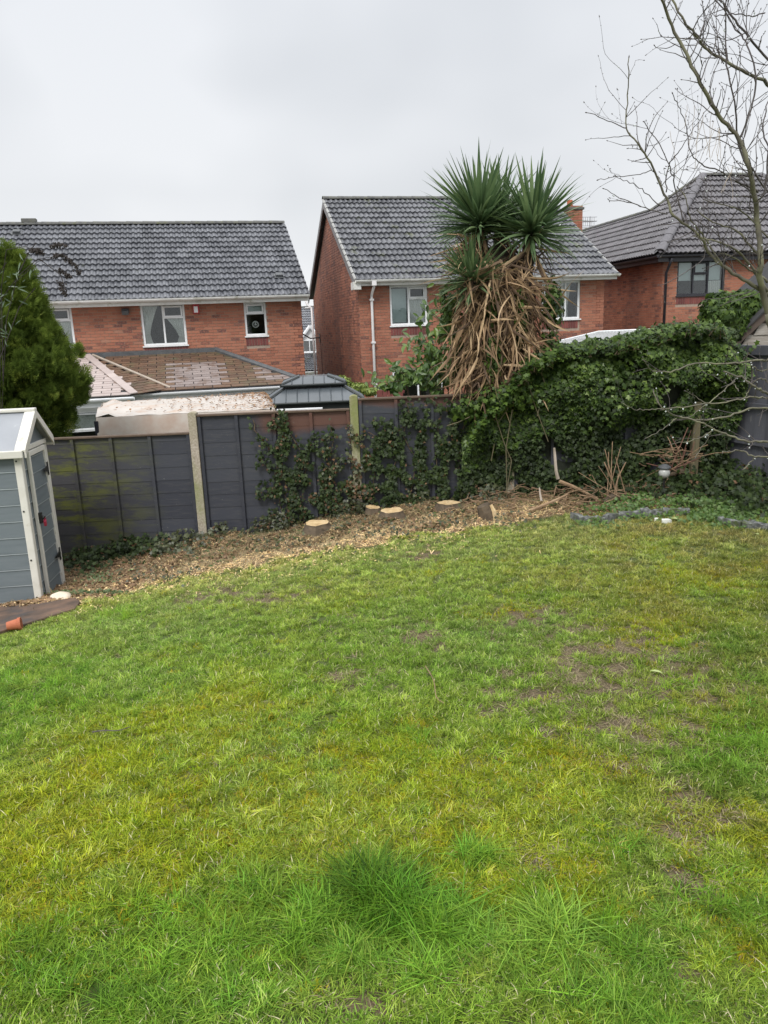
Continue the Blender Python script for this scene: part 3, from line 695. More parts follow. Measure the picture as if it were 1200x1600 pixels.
box('right_wall', (WW, 0, 0), (WW+.25, 6, 3.98+Z), M_brick, h3); box('back_wall', (.26, 12.8, 0), (3.8, 13, 3.9+Z), M_brick, h3); box('inner_wall', (3.6, 6, 0), (3.8, 12.7, 3.9+Z), M_brick, h3); box('rear_wall', (3.9, 5.9, 0), (WW, 6.1, 3.9+Z), M_brick, h3)
zE = 4.07+Z; OV = .35; T_ = (6.80-4.07)/(HD+OV); zA = zE+T_*(HD+OV)
e = OV
FL, FR, BL, BR = Vector((-e, -e, zE)), Vector((WW+e, -e, zE)), Vector((-e, 6+e, zE)), Vector((WW+e, 6+e, zE))
A1, A2 = Vector((HD, HD, zA)), Vector((WW-HD, HD, zA))
m = MB(); dz = Vector((0, 0, -.03)); vs = [q+dz for q in (FL, FR, BL, BR, A1, A2)]; m.add(vs, [(0, 1, 5, 4), (1, 3, 5), (3, 2, 4, 5), (2, 0, 4), (0, 2, 3, 1)]); m.build('roof', M_felt, h3)
vlen = math.hypot(HD+e, zA-zE)
Sf3 = slope_frame(FL, (1, 0, 0), (0, HD+e, zA-zE))
lay_tiles(h3, Sf3, lambda u, v: v < vlen and u > (HD+e)*v/vlen-.02 and u < WW+2*e-(HD+e)*v/vlen, WW+2*e, vlen, M_tile3, 300, lambda c: c[0], gauge=vlen/13)
uw = 1.85; zw = zE+T_*(uw+e); wl = math.hypot(uw+e, zw-zE); Ltot = 13.4
Sl3 = slope_frame(Vector((-e, Ltot, zE)), (0, -1, 0), (HD+e, 0, zA-zE))       # u runs from back to front
def in_left(u, v):
    s_ = Ltot-u                                            # local y
    a = s_+e > (HD+e)*v/vlen-.0                            # front hip
    return v < vlen and a and (v < wl or (6+e-s_) > (HD+e)*v/vlen)
lay_tiles(h3, Sl3, in_left, Ltot+e, vlen, M_tile3, 0, lambda c: -c[0], gauge=vlen/13)
m = MB(); m.add([(-e, 3, zE-.03), (-e, Ltot, zE-.03), (uw, Ltot, zw-.03), (uw, 4.0, zw-.03), (2*uw+e, Ltot, zE-.03), (2*uw+e, 4.0, zE-.03)], [(0, 1, 2, 3), (3, 2, 4, 5), (1, 4, 2)]); m.build('wing_roof', M_felt, h3)
ridge_caps(h3, FL+Vector((.05, .05, .05)), A1, M_ridge3, r=.15, name='hip_tile'); ridge_caps(h3, A1, A2, M_ridge, name='ridge_tile'); ridge_caps(h3, FR, A2, M_ridge3, r=.15, name='hip_tile'); ridge_caps(h3, Vector((uw, 6-uw, zw)), A1, M_ridge, name='hip_tile'); ridge_caps(h3, Vector((uw, 6-uw, zw)), Vector((uw, Ltot, zw)), M_ridge, name='ridge_tile')
box('fascia', (-e, -e+.03, zE-.2), (WW+e, -e+.06, zE-.02), M_blackframe, h3); box('side_fascia', (-e+.03, -e+.07, zE-.2), (-e+.06, Ltot, zE-.02), M_blackframe, h3)
box('soffit', (-e+.06, -e+.06, zE-.19), (WW+e, 0, zE-.17), M_blackframe, h3); box('side_soffit', (-e+.06, 0.001, zE-.19), (0, Ltot, zE-.17), M_blackframe, h3)
gutter(h3, (-e-.05, -e-.04, zE-.03), (WW+e, -e-.04, zE-.03), M_blackframe); gutter(h3, (-e-.04, Ltot, zE-.03), (-e-.04, -e-.06, zE-.03), M_blackframe)
MB().tube([(.05, -e-.03, zE-.1), (.05, -.25, zE-.3), (.06, -.08, zE-.5), (.06, -.08, 0)], .042, 8).build('downpipe', M_blackframe, h3, smooth=True)
T = Sl3 @ Matrix.Translation((Ltot-7.5, .8, .05)); MB().box((0, 0, 0), (.3, .25, .1), T).build('roof_vent', M_ridge3, h3, bevel=.01)
window(h3, I4, *wn3[0], [(0, .333, 0, 1, False), (.333, .667, 0, .62, False), (.333, .667, .62, 1, True), (.667, 1, 0, 1, False)], M_blackframe, [('blind', .02, .31, .42, 1), ('blind', .35, .65, .42, 1), ('blind', .69, .98, .42, 1), ('full', .7, .98, 0, .4)], label='black framed window with half lowered pale blinds')
window(h3, I4, *wn3[1], [(0, .5, 0, 1, False), (.5, 1, 0, 1, False)], M_blackframe, [('blind', 0, 1, .5, 1)])

# ---- far house between houses 1 and 2
M_tilefar = tile_mat('roof_tile_far', (.09, .095, .11), (.16, .165, .18), .6)
M_render = MAT('white_render', [(.3, (.66, .66, .66)), (.8, (.76, .76, .76))], 3, .8, .1)
hf = empty('white_house', (-4.7, 44, -1.5), R(8), 'distant white gabled house with grey roofs glimpsed between the two brick houses', 'house')
def pl(px, py, D):                                          # photograph point into this house's frame
    return Matrix.Rotation(-R(8), 4, 'Z') @ (P(px, py, D)-hf.location)
zt_ = pl(484, 480, 50).z; ze_ = pl(484, 545, 46).z
box('wall', (-4, 2.8, 0), (8, 3.0, ze_+.3), M_brick, hf)
roof_slab(hf, -4, 8, 2.2, ze_, 7.0, zt_, M_felt)
S = slope_frame(Vector((-4, 2.15, ze_)), (1, 0, 0), (0, 4.8, zt_-ze_)); Lf = math.hypot(4.8, zt_-ze_)
lay_tiles(hf, S, lambda u, v: v < Lf and 2.5 < u < 7, 12, Lf, M_tilefar, 0, lambda c: c[0], gauge=.34); ridge_caps(hf, (-4, 7, zt_), (8, 7, zt_), M_ridge)
g0 = pl(470, 534, 43); g1 = pl(503, 534, 43); ga = pl(487, 512, 43); gb = pl(487, 556, 43).z
MB().prism([(g0.x, gb), (g1.x, gb), (g1.x, g0.z), (ga.x, ga.z), (g0.x, g0.z)], .5, 2.9).build('gable_bay', M_render, hf)
for (a, b) in (((g0.x-.15, g0.z-.15), (ga.x, ga.z+.1)), ((g1.x+.15, g0.z-.15), (ga.x, ga.z+.1))): MB().tube([(a[0], .4, a[1]), (b[0], .4, b[1])], .09, 6).build('bargeboard', M_upvc, hf)
Wf = Matrix.Translation((0, .44, 0)); w0 = pl(476, 553, 43); w1 = pl(497, 534, 43)
window(hf, Wf, w0.x, w1.x, gb+.15, w1.z+.1, [(0, .5, 0, 1, False), (.5, 1, 0, 1, False)], M_upvc, soldiers=False)
zb = pl(487, 582, 40).z; roof_slab(hf, -3, 7, -2.6, zb, .5, gb-.02, M_felt, name='porch_roof')
S = slope_frame(Vector((-3, -2.65, zb)), (1, 0, 0), (0, 3.1, gb-zb)); Lf = math.hypot(3.1, gb-zb); lay_tiles(hf, S, lambda u, v: v < Lf and 1.5 < u < 6.5, 10, Lf, M_tile2, 0, lambda c: c[0])
gutter(hf, (-3, -2.75, zb-.02), (7, -2.75, zb-.02), M_upvc, r=.08); box('porch_fascia', (-3, -2.62, zb-.35), (7, -2.58, zb-.05), M_upvc, hf); box('porch_wall', (-3, -2.4, 0), (7, -2.3, zb-.1), M_render, hf)

# ------------------------------------------------------------------ neighbour's canopy, metal gazebo, pale lean-to roof
M_canvas = MAT('beige_canvas', [(.3, (.52, .46, .40)), (.8, (.62, .56, .50))], 1.5, .7, .15, .02, stain=[((.45, .30, .22), 1.2, .55, .75)])
M_canvastop = MAT('beige_canvas_top', [(.3, (.46, .42, .38)), (.8, (.56, .52, .475))], 1.5, .6, .3, .02, stain=[((.45, .33, .25), 2.5, .52, .7), ((.35, .22, .15), 9, .6, .7)])
cn = empty('garden_canopy', (-3.3, 13, -1.6), 0, 'flat beige fabric canopy strewn with fallen leaves behind the lower fence panel', 'canopy')
q = [P(150, 652, 12)-cn.location, P(430, 639, 12)-cn.location, P(412, 614.5, 15)-cn.location, P(160, 629, 15)-cn.location]
m = MB(); vs = []; nn = 14
for i in range(nn+1):
    for j in range(9):
        p = lerp(lerp(q[0], q[1], i/nn), lerp(q[3], q[2], i/nn), j/8); p = p.copy(); p.z += .05*math.sin(math.pi*j/8)*(1 if i > 2 else .3)+.015*nz3(i*.9, j*.9)
        if i < 3: p.z += .05*math.sin(i*2.2+j*.7)
        vs.append(p)
m.add(vs, [(i*9+j, (i+1)*9+j, (i+1)*9+j+1, i*9+j+1) for i in range(nn) for j in range(8)], .5)
top = m.build('canopy_top', M_canvastop, cn, smooth=True)
for a, b, nm in ((q[0], q[1], 'front_valance'), (q[1], q[2], 'side_valance'), (q[3], q[0], 'side_valance'), (q[2], q[3], 'back_valance')):
    m = MB(); vs = []; n_ = 30
    for i in range(n_+1):
        p = lerp(a, b, i/n_); nrm = (b-a).cross(Vector((0, 0, 1))).normalized(); 
        for j in range(3): vs.append(p+Vector((0, 0, -.55*j/2-.004))+nrm*(.02*math.sin(i*.8)*j/2+.03*(j == 1)+.003))
    m.add(vs, [(i*3+j, (i+1)*3+j, (i+1)*3+j+1, i*3+j+1) for i in range(n_) for j in range(2)], .5); m.build(nm, M_canvas, cn, smooth=True)
for p in q: MB().box((p.x-.03, p.y-.03, 0), (p.x+.03, p.y+.03, p.z-.06)).build('post', M_blackframe, cn)
M_litter = LEAF('leaf_litter', [(0, (.10, .05, .025)), (.4, (.22, .11, .05)), (.7, (.34, .20, .10)), (1, (.14, .12, .05))], .6, .1)
LEAFQ = ([(0, -.5, 0), (.28, -.12, .06), (.22, .25, .04), (0, .5, -.05), (-.22, .25, .04), (-.28, -.12, .06)], [(0, 1, 2, 3), (0, 3, 4, 5)])
n = 1100; i_ = 1-RNG.random(n)**2.0; j_ = RNG.random(n); keep = RNG.random(n) < (i_*1.1)
pos = np.array([lerp(lerp(q[0], q[1], float(a)), lerp(q[3], q[2], float(a)), float(b))+Vector((0, 0, .025+.05*math.sin(math.pi*b))) for a, b in zip(i_[keep], j_[keep])])
nr = RNG.normal(0, .25, (len(pos), 3)); nr[:, 2] = 1
tag(scatter_mesh('fallen_leaves', LEAFQ, pos+np.array(cn.location), rots(nr, RNG.random(len(pos))*6.28), RNG.uniform(.03, .07, len(pos)), M_litter), 'brown fallen leaves lying on the beige canopy', 'fallen leaves', kind='stuff')

M_slate_metal = MAT('gazebo_metal', [(.3, (.055, .065, .072)), (.8, (.09, .105, .118))], 2, .32, .05, spec=.8)
M_gdark = MAT('gazebo_frame', [(.3, (.012, .016, .016)), (.8, (.022, .028, .027))], 8, .45, .05)
gz = empty('metal_gazebo', (*P(492, 625, 16.5).xy, -1.55), R(4), 'dark metal gazebo with a two tier ribbed roof behind the second concrete post', 'gazebo')
zb = P(492, 621, 16.5).z+1.55
def tier(z0, z1, hw0, hd0, hw1, hd1, name):
    c0 = [(-hw0, -hd0, z0), (hw0, -hd0, z0), (hw0, hd0, z0), (-hw0, hd0, z0)]; c1 = [(-hw1, -hd1, z1), (hw1, -hd1, z1), (hw1, hd1, z1), (-hw1, hd1, z1)]
    o = MB().add([Vector(q) for q in c0+c1]+[Vector(q)-Vector((0, 0, .03)) for q in c0], [(0,1,5,4), (1,2,6,5), (2,3,7,6), (3,0,4,7), (4,5,6,7), (8,9,1,0), (9,10,2,1), (10,11,3,2), (11,8,0,3), (11,10,9,8)]).build(name, M_slate_metal, gz)
    for s in range(4):
        a0, a1, b0, b1 = Vector(c0[s]), Vector(c0[(s+1)%4]), Vector(c1[s]), Vector(c1[(s+1)%4]); L = (a1-a0).length; n_ = int(L/.22)
        for k in range(1, n_):
            t = k/n_; p = lerp(a0, a1, t)                   # rib straight up the slope, cut at the hips
            dirv = (b0+b1)/2-(a0+a1)/2; tt = min(1, min(t, 1-t)*L/max(1e-3, (L-(b1-b0).length)/2))
            m = MB().tube([p+Vector((0, 0, .008)), p+dirv*tt+Vector((0, 0, .008))], .012, 4, var=.5); m.build('rib', M_slate_metal, o)
        MB().tube([a0, b0], .03, 6).build('hip_cap', M_gdark, o)
        e = MB().tube([a0-Vector((0, 0, .02)), a1-Vector((0, 0, .02))], .028, 6).build('eave_trim', M_gdark, o)
tier(zb, zb+.24, 1.02, 1.02, .62, .62, 'lower_roof'); tier(zb+.33, zb+.46, .66, .66, .30, .30, 'upper_roof')
box('lantern', (-.55, -.55, zb+.2), (.55, .55, zb+.34), M_gdark, gz)
for sx in (-.93, .93):
    for sy in (-.93, .93): box('post', (sx-.05, sy-.05, 0), (sx+.05, sy+.05, zb-.02), M_gdark, gz)
for s_ in (-.93, .93): box('beam', (-.88, s_-.03, zb-.26), (.88, s_+.03, zb-.04), M_gdark, gz); box('beam', (s_-.03, -.88, zb-.26), (s_+.03, .88, zb-.04), M_gdark, gz)
for s_ in (-.9, .9): box('screen_panel', (-.87, s_-.012, .05), (.87, s_+.012, zb-.27), M_gdark, gz); box('screen_panel', (s_-.012, -.87, .05), (s_+.012, .87, zb-.27), M_gdark, gz)
wp = empty('white_beam', P(465, 641, 13), 0, 'short white plastic length lying level behind the fence by the gazebo', 'beam'); box('bar', (-.35, -.04, -.03), (.42, .04, .03), M_upvc, wp)
M_poly = MAT('pale_roof_sheet', [(.3, (.32, .33, .33)), (.8, (.46, .47, .47))], 2, .4, .1, stain=[((.22, .23, .22), 5, .50, .68, (.3, 2, 1))])
cp = empty('lean_to_roof', (*P(950, 530, 19).xy, -1.4), R(13), 'pale corrugated sheet lean-to roof showing above the ivy hedge', 'lean-to')
Rm = (Matrix.Rotation(-R(13), 4, 'Z'))
def cpl(px, py, D): return Rm @ (P(px, py, D)-cp.location)
qa, qb, qc, qd, qe = cpl(858, 549, 17.2), cpl(1045, 541, 16.8), cpl(1045, 513, 19.6), cpl(935, 518, 19.6), cpl(872, 533, 18.6)
m = MB(); nu = 70; vs = []
for i in range(nu+1):
    t = i/nu; lo = lerp(qa, qb, t); x_ = lo.x
    hi = lerp(qe, qd, min(1, t/.36)) if t < .36 else lerp(qd, qc, (t-.36)/.64); hi = hi.copy()
    for j in range(7):
        p = lerp(lo, hi, j/6); vs.append(p+Vector((0, 0, .012*math.cos(i*math.pi))))
m.add(vs, [(i*7+j, (i+1)*7+j, (i+1)*7+j+1, i*7+j+1) for i in range(nu) for j in range(6)], .5); m.build('roof_sheet', M_poly, cp)
for p in (qa, qb, (qa+qb)/2): box('post', (p.x-.04, p.y, 0), (p.x+.04, p.y+.08, p.z-.05), M_upvc, cp)
MB().tube([qa-Vector((0, 0, .04)), qb-Vector((0, 0, .04))], .05, 6).build('front_rail', M_upvc, cp); MB().tube([qe, qd, qc], .02, 6).build('top_flashing', M_upvc, cp)

# ------------------------------------------------------------------ panelled garden fence
def fence_paint():
    m, nt, b, out = newmat('fence_paint')
    v = varnode(nt); n = noise_n(nt, 6, 6, .7, None, (1, 1, 6)); n2 = noise_n(nt, 2.2, 5, .65)
    c = ramp(nt, v, [(0, (.030, .033, .045)), (1, (.048, .052, .066))])
    c = mix(nt, mask(nt, n, .5, .8), c, (.062, .062, .068))
    g = N(nt, 'ShaderNodeNewGeometry'); s = N(nt, 'ShaderNodeSeparateXYZ'); nt.links.new(g.outputs['Position'], s.inputs[0])
    # algae on the left panel
    al = noise_n(nt, 2.2, 5, .7, None, (1, 1, 3.2))
    am = math_n(nt, 'MULTIPLY', mask(nt, s.outputs[0], -2.55, -3.6), mask(nt, al, .46, .60))
    c = mix(nt, math_n(nt, 'MULTIPLY', mask(nt, s.outputs[0], -2.6, -3.3), .38), c, (.055, .048, .038))
    c = mix(nt, math_n(nt, 'MULTIPLY', am, .85), c, (.105, .115, .018))
    # bare brown wood along the top of the other panels
    zz = math_n(nt, 'ADD', s.outputs[2], math_n(nt, 'MULTIPLY', math_n(nt, 'SUBTRACT', n2, .5), .25))
    bm = math_n(nt, 'MULTIPLY', mask(nt, zz, 1.15, 1.22), mask(nt, math_n(nt, 'ADD', s.outputs[0], math_n(nt, 'MULTIPLY', math_n(nt, 'SUBTRACT', n2, .5), .3)), -1.5, -1.3))
    bm = math_n(nt, 'MULTIPLY', bm, math_n(nt, 'SUBTRACT', 1, math_n(nt, 'MULTIPLY', mask(nt, s.outputs[0], -.36, -.3), mask(nt, zz, 1.46, 1.40))))
    c = mix(nt, bm, c, (.10, .045, .032))
    sp = noise_n(nt, 60, 2); c = mix(nt, mask(nt, sp, .74, .78), c, (.22, .22, .2))
    nt.links.new(c, b.inputs['Base Color']); b.inputs['Roughness'].default_value = .55; bump(nt, b, n, .35, .004)
    return m
M_fence = fence_paint()
M_cap = MAT('fence_cap_brown', [(.3, (.07, .045, .03)), (.8, (.14, .10, .07))], 8, .8, .4, stretch=(1, 1, 4))
M_conc = MAT('concrete_post', [(.25, (.24, .20, .15)), (.5, (.37, .32, .26)), (.75, (.50, .45, .38))], 45, .9, .7, .006, stain=[((.21, .23, .09), 2.2, .45, .65, (1, 1, .5))])
def moss_top(mat, z0, z1):
    nt = mat.node_tree; b = [n for n in nt.nodes if n.type == 'BSDF_PRINCIPLED'][0]; src = b.inputs['Base Color'].links[0].from_socket
    g = N(nt, 'ShaderNodeNewGeometry'); s = N(nt, 'ShaderNodeSeparateXYZ'); nt.links.new(g.outputs['Position'], s.inputs[0])
    f = math_n(nt, 'MULTIPLY', mask(nt, math_n(nt, 'ADD', s.outputs[2], math_n(nt, 'MULTIPLY', math_n(nt, 'SUBTRACT', noise_n(nt, 4, 5), .5), .8)), z0, z1), .55)
    nt.links.new(mix(nt, f, src, (.17, .18, .045)), b.inputs['Base Color'])
moss_top(M_conc, 1.0, 1.9)
fence = empty('garden_fence', (-.33, FENCE_Y, .1), 0, 'charcoal painted lap panel fence with concrete posts across the back of the lawn', 'fence')
XS = [-4.12, -2.17, -.30, 1.50, 3.36]; TOPS = [1.20, 1.405, 1.52, 1.55]; PT = [1.25, 1.44, 1.56, 1.6, 1.6]
for i, x in enumerate(XS):
    o = MB(); o.off = fence.location; zb_ = gfence(x)-.3; o.prism([(x-.05, zb_), (x+.05, zb_), (x+.047, PT[i]-.015), (x+.02, PT[i]), (x-.02, PT[i]), (x-.047, PT[i]-.015)], FENCE_Y-.065, FENCE_Y+.065); o.build('concrete_post', M_conc, fence, bevel=.006)
for i in range(4):
    xa, xb = XS[i]+.052, XS[i+1]-.052; zt_ = TOPS[i]; zb_ = min(gfence(xa), gfence(xb))-.05
    fr = MB(); fr.off = fence.location                       # back frame
    fr.box((xa, FENCE_Y+.012, zb_), (xb, FENCE_Y+.03, zb_+.05)); fr.box((xa, FENCE_Y+.012, zt_-.06), (xb, FENCE_Y+.03, zt_-.02))
    pn = fr.build('fence_panel', M_fence, fence)
    z_ = zb_
    while z_ < zt_-.05:
        hgt = min(.155, zt_-.025-z_); b = MB(); b.off = fence.location; vs = []
        nseg = 8
        for k in range(nseg+1):
            x = lerp(xa+.002, xb-.002, k/nseg); wv = .006*nz3(x*1.5, z_*9, i)
            vs += [(x, FENCE_Y-.011, z_+wv), (x, FENCE_Y-.006, z_+hgt+.012), (x, FENCE_Y+.004, z_+hgt+.012), (x, FENCE_Y-.008, z_+wv)]
        fs = []
        for k in range(nseg):
            for a_, b_ in ((0, 1), (1, 2), (2, 3), (3, 0)): fs.append((k*4+a_, (k+1)*4+a_, (k+1)*4+b_, k*4+b_))
        b.add(vs, fs, random.random()); b.build('board', M_fence, pn); z_ += hgt if hgt >= .155 else .2
    for k in range(5):
        x = lerp(xa+.02, xb-.02, k/4); b = MB(); b.off = fence.location; b.box((x-.019, FENCE_Y-.042, zb_), (x+.019, FENCE_Y-.021, zt_-.022), None, random.random()); b.build('batten', M_fence, pn, bevel=.003)
    b = MB(); b.off = fence.location; b.rbox(((xa+xb)/2, FENCE_Y-.008, zt_-.009), (xb-xa, .085, .022), (0, random.uniform(-.003, .003), 0)); b.build('capping', M_cap, pn, bevel=.004)
    # gravel board
    b = MB(); b.off = fence.location; b.box((xa, FENCE_Y-.02, zb_-.3), (xb, FENCE_Y+.02, zb_-.003)); b.build('gravel_board', M_conc, fence, bevel=.004)

# side fence on the right: close boarded, coming towards the camera
sfa, sfb = Vector((3.95, 9.25, 0)), Vector((5.0, 6.3, 0)); sd = (sfb-sfa); sl = sd.length; ang = math.atan2(sd.y, sd.x)
M_fence2 = MAT('side_fence_paint', [(.25, (.060, .062, .074)), (.75, (.105, .108, .125))], 7, .55, .4, use_var=.4, stretch=(6, 6, .7), stain=[((.16, .16, .16), 14, .66, .72, (2, 2, .5))])
sf = empty('side_fence', (sfa.x, sfa.y, .3), ang, 'dark grey close boarded fence with horizontal rails at the right edge', 'fence')
me = None; x = 0
while x < sl:
    o = MB().box((0, -.012, -.1), (.143, .008, 1.64), None, .5).build('board', M_fence2, sf, bevel=.003) if me is None else link('board', me, sf); me = o.data
    o.matrix_local = Matrix.Translation((x, random.uniform(-.003, .003), 0)) @ Euler((0, 0, .03)).to_matrix().to_4x4(); x += .146
for z_, h_ in ((1.52, .10), (1.00, .07), (.53, .09), (.12, .07)): box('rail', (0, .012, z_), (sl, .06, z_+h_), M_fence2, sf)   # behind
for z_, h_ in ((1.55, .11), (.98, .05), (.56, .07), (.03, .06)): box('front_rail', (0, -.055, z_), (sl, -.018, z_+h_), M_fence2, sf, bevel=.006)
for x in (0, 1.55, 3.0): box('post', (x-.05, .063, -.4), (x+.05, .16, 1.7), M_fence2, sf)
M_oldpost = MAT('old_timber_post', [(.3, (.09, .075, .04)), (.8, (.17, .15, .085))], 12, .8, .5, stretch=(5, 5, .5))
op = empty('timber_post', (*P(1084, 720, 8.75).xy, .2), 0, 'weathered greenish timber post standing where the ivy meets the side fence', 'post'); box('stake', (-.04, -.04, 0), (.04, .04, 1.15), M_oldpost, op)
# corner boarding between the hedge and side fence
# neighbour's timber shed
M_wood_grey = MAT('weathered_boards', [(.25, (.10, .085, .07)), (.5, (.24, .215, .185)), (.8, (.38, .36, .33))], 5, .85, .6, .006, stretch=(1, 1, 8), use_var=.2)
M_wood_dark = MAT('dark_bargeboard', [(.3, (.05, .035, .03)), (.8, (.11, .08, .06))], 9, .7, .4)
ws = empty('timber_shed', (*P(1137, 560, 10.3).xy, .2), R(2), 'weathered timber shed gable rising behind the right side fence', 'shed')
ze_ = P(1137, 552, 10.3).z-.2; hw = 1.25; rs = 1.12
MB().prism([(0, 0), (2*hw, 0), (2*hw, ze_), (hw, ze_+rs), (0, ze_)], .02, 1.3).build('shed_body', M_wood_dark, ws)
z_ = .0
while z_ < ze_+rs-.05:
    zt_ = z_+.145; zm = z_+.07
    ins = 0 if zm < ze_ else (zm-ze_)/rs*hw
    if hw-ins > .04:
        bd = MB(); i1 = 0 if zt_ < ze_ else min(hw, (zt_-ze_)/rs*hw)
        bd.add([(ins, -.012, z_), (2*hw-ins, -.012, z_), (2*hw-i1, .004, zt_), (i1, .004, zt_), (ins, .018, z_), (2*hw-ins, .018, z_), (2*hw-i1, .019, zt_), (i1, .019, zt_)], [(0,1,2,3), (0,4,5,1), (3,2,6,7), (0,3,7,4), (1,5,6,2), (7,6,5,4)]); bd.build('board', M_wood_grey, ws)
    z_ += .14
for s_ in (0, 1):
    a = Vector((-.12 if s_ == 0 else 2*hw+.12, -.06, ze_-.10)); b = Vector((hw, -.06, ze_+rs+.03)); d = b-a; up = Vector((-d.z, 0, d.x)).normalized()*(1 if s_ == 0 else -1)
    m = MB(); vs = [a, b, b+up*.09, a+up*.09]; m.add([v for v in vs]+[v+Vector((0, .03, 0)) for v in vs], [(0,1,2,3), (7,6,5,4), (0,4,5,1), (3,2,6,7), (0,3,7,4), (1,5,6,2)]); m.build('bargeboard', M_wood_dark, ws)
    m = MB(); vs = [a+up*.095, b+up*.095, b+up*.115, a+up*.115]; m.add([v-Vector((0, .03, 0)) for v in vs]+[v+Vector((0, 1.4, 0)) for v in vs], [(0,1,2,3), (7,6,5,4), (0,4,5,1), (3,2,6,7), (0,3,7,4), (1,5,6,2)]); m.build('roof_felt', M_felt, ws)

# ------------------------------------------------------------------ plastic shed, left
M_shed = MAT('shed_grey_plastic', [(.3, (.125, .15, .165)), (.8, (.165, .19, .205))], 5, .5, .25, .003, stretch=(.6, .6, 5))
M_shed_line = MAT('shed_plank_edge', [(.3, (.27, .31, .33)), (.8, (.36, .40, .42))], 5, .5, .1)
M_shedroof = MAT('shed_roof_plastic', [(.3, (.26, .275, .30)), (.8, (.33, .345, .37))], 3, .45, .1, stain=[((.40, .42, .43), 6, .62, .7)])
M_cream = MAT('cream_plastic', [(.3, (.60, .58, .52)), (.8, (.74, .72, .67))], 6, .45, .15, stain=[((.38, .30, .20), 5, .6, .78)])
M_blk = MAT('black_iron', [(.3, (.012, .012, .012)), (.8, (.025, .025, .025))], 20, .4, .1)
shed = empty('plastic_shed', (-3.505, 7.40, -.27), R(6), 'grey plastic garden shed with cream trim and narrow door at the left edge', 'shed')
WS, DS, ES, PS = 1.5, .79, 1.56, 1.89                      # length to the left, depth, eaves, peak
zlo = -.3
box('shed_floor', (-WS, .02, zlo), (-.02, DS-.02, .03), M_shed, shed)
def siding(nm, M, L, z0, z1, cut=None):
    root_ = MB().box((0, .012, z0), (L, .03, z1), M).build(nm, M_shed, shed)
    z_ = z0; pit = .165
    while z_ < z1-.01:
        zt_ = min(z_+pit, z1); b = MB(); b.add([M @ Vector(v) for v in ((0, -.004, z_), (L, -.004, z_), (L, .006, zt_-.014), (0, .006, zt_-.014), (0, .012, z_), (L, .012, z_), (L, .012, zt_-.006), (0, .012, zt_-.006))], [(0,1,2,3), (3,2,6,7), (0,4,5,1), (0,3,7,4), (1,5,6,2)])
        b.build('plank', M_shed, root_)
        MB().box((0, -.0015, zt_-.014), (L, .0115, zt_-.003), M).build('plank_edge', M_shed_line, root_)
        z_ += pit
    return root_
siding('front_wall', Matrix.Translation((-WS, 0, 0)), WS-.05, zlo+.0, ES)
MR = Matrix(((0, -1, 0, 0), (1, 0, 0, 0), (0, 0, 1, 0), (0, 0, 0, 1)))   # faces +x
siding('door_end_wall', Matrix.Translation((0, .06, 0)) @ MR, .10, zlo+.0, ES); siding('door_end_wall', Matrix.Translation((0, DS-.11, 0)) @ MR, .09, zlo, ES)
siding('back_wall', Matrix.Translation((-WS, DS, 0)), WS, zlo, ES); box('left_wall', (-WS-.02, 0, zlo), (-WS, DS, ES), M_shed, shed)
MB().prism([(.02, ES), (DS-.02, ES), (DS/2, PS-.05)], -.005, .02, MR).build('gable', M_shed, shed)
box('corner_post', (-.055, -.02, zlo), (.018, .055, ES), M_cream, shed, bevel=.01); box('corner_post', (-.04, DS-.03, zlo), (.012, DS+.01, ES), M_cream, shed, bevel=.006)
dr = MB(); door = siding('door', Matrix.Translation((.016, .19, 0)) @ MR, DS-.33, zlo+.1, ES-.10)
y0, y1 = .165, DS-.115
m = MB(); m.box((.0, y0, zlo+.05), (.035, y0+.04, ES-.05)); m.box((.0, y1-.03, zlo+.05), (.035, y1, ES-.05)); m.box((.001, y0+.04, ES-.10), (.034, y1-.03, ES-.045)); m.box((.001, y0+.04, zlo+.05), (.034, y1-.03, zlo+.1)); m.build('door_frame', M_cream, door, bevel=.005)
box('lintel', (-.0, .07, ES-.035), (.03, DS-.04, ES+.01), M_cream, shed)
for z_ in (ES-.30, .32):
    m = MB(); m.box((.036, y1-.035, z_-.07), (.043, y1-.005, z_+.07)); m.prism([(y1-.035, z_-.035), (y1-.16, z_-.010), (y1-.16, z_+.010), (y1-.035, z_+.035)], -.045, -.037, MR); m.build('hinge', M_blk, door)
m = MB(); m.rbox((.045, y0+.03, .83), (.03, .05, .11)); m.tube([(.05, y0+.03, .86), (.09, y0+.04, .84), (.05, y0+.04, .80)], .008, 6); m.build('latch', M_blk, door, bevel=.004)
m = MB(); m.rbox((.075, y0+.06, .77), (.025, .05, .055), (.3, 0, .2)); m.tube([(.075, y0+.045, .79), (.075, y0+.05, .83), (.075, y0+.075, .83), (.075, y0+.075, .79)], .005, 5); m.build('padlock', MAT('red_padlock', [(.3, (.30, .02, .05)), (.8, (.42, .04, .08))], 9, .4, 0), door, bevel=.004)
for z_ in (1.45, .95, .45, .06): MB().tube([(-.03, -.021, z_), (-.03, -.026, z_)], .009, 8).build('screw', M_blk, shed)
# vent in the gable
for k in range(4): box('vent_slat', (.006, DS/2-.05, ES+.16+k*.035), (.02, DS/2+.03, ES+.175+k*.035), M_cream, shed)
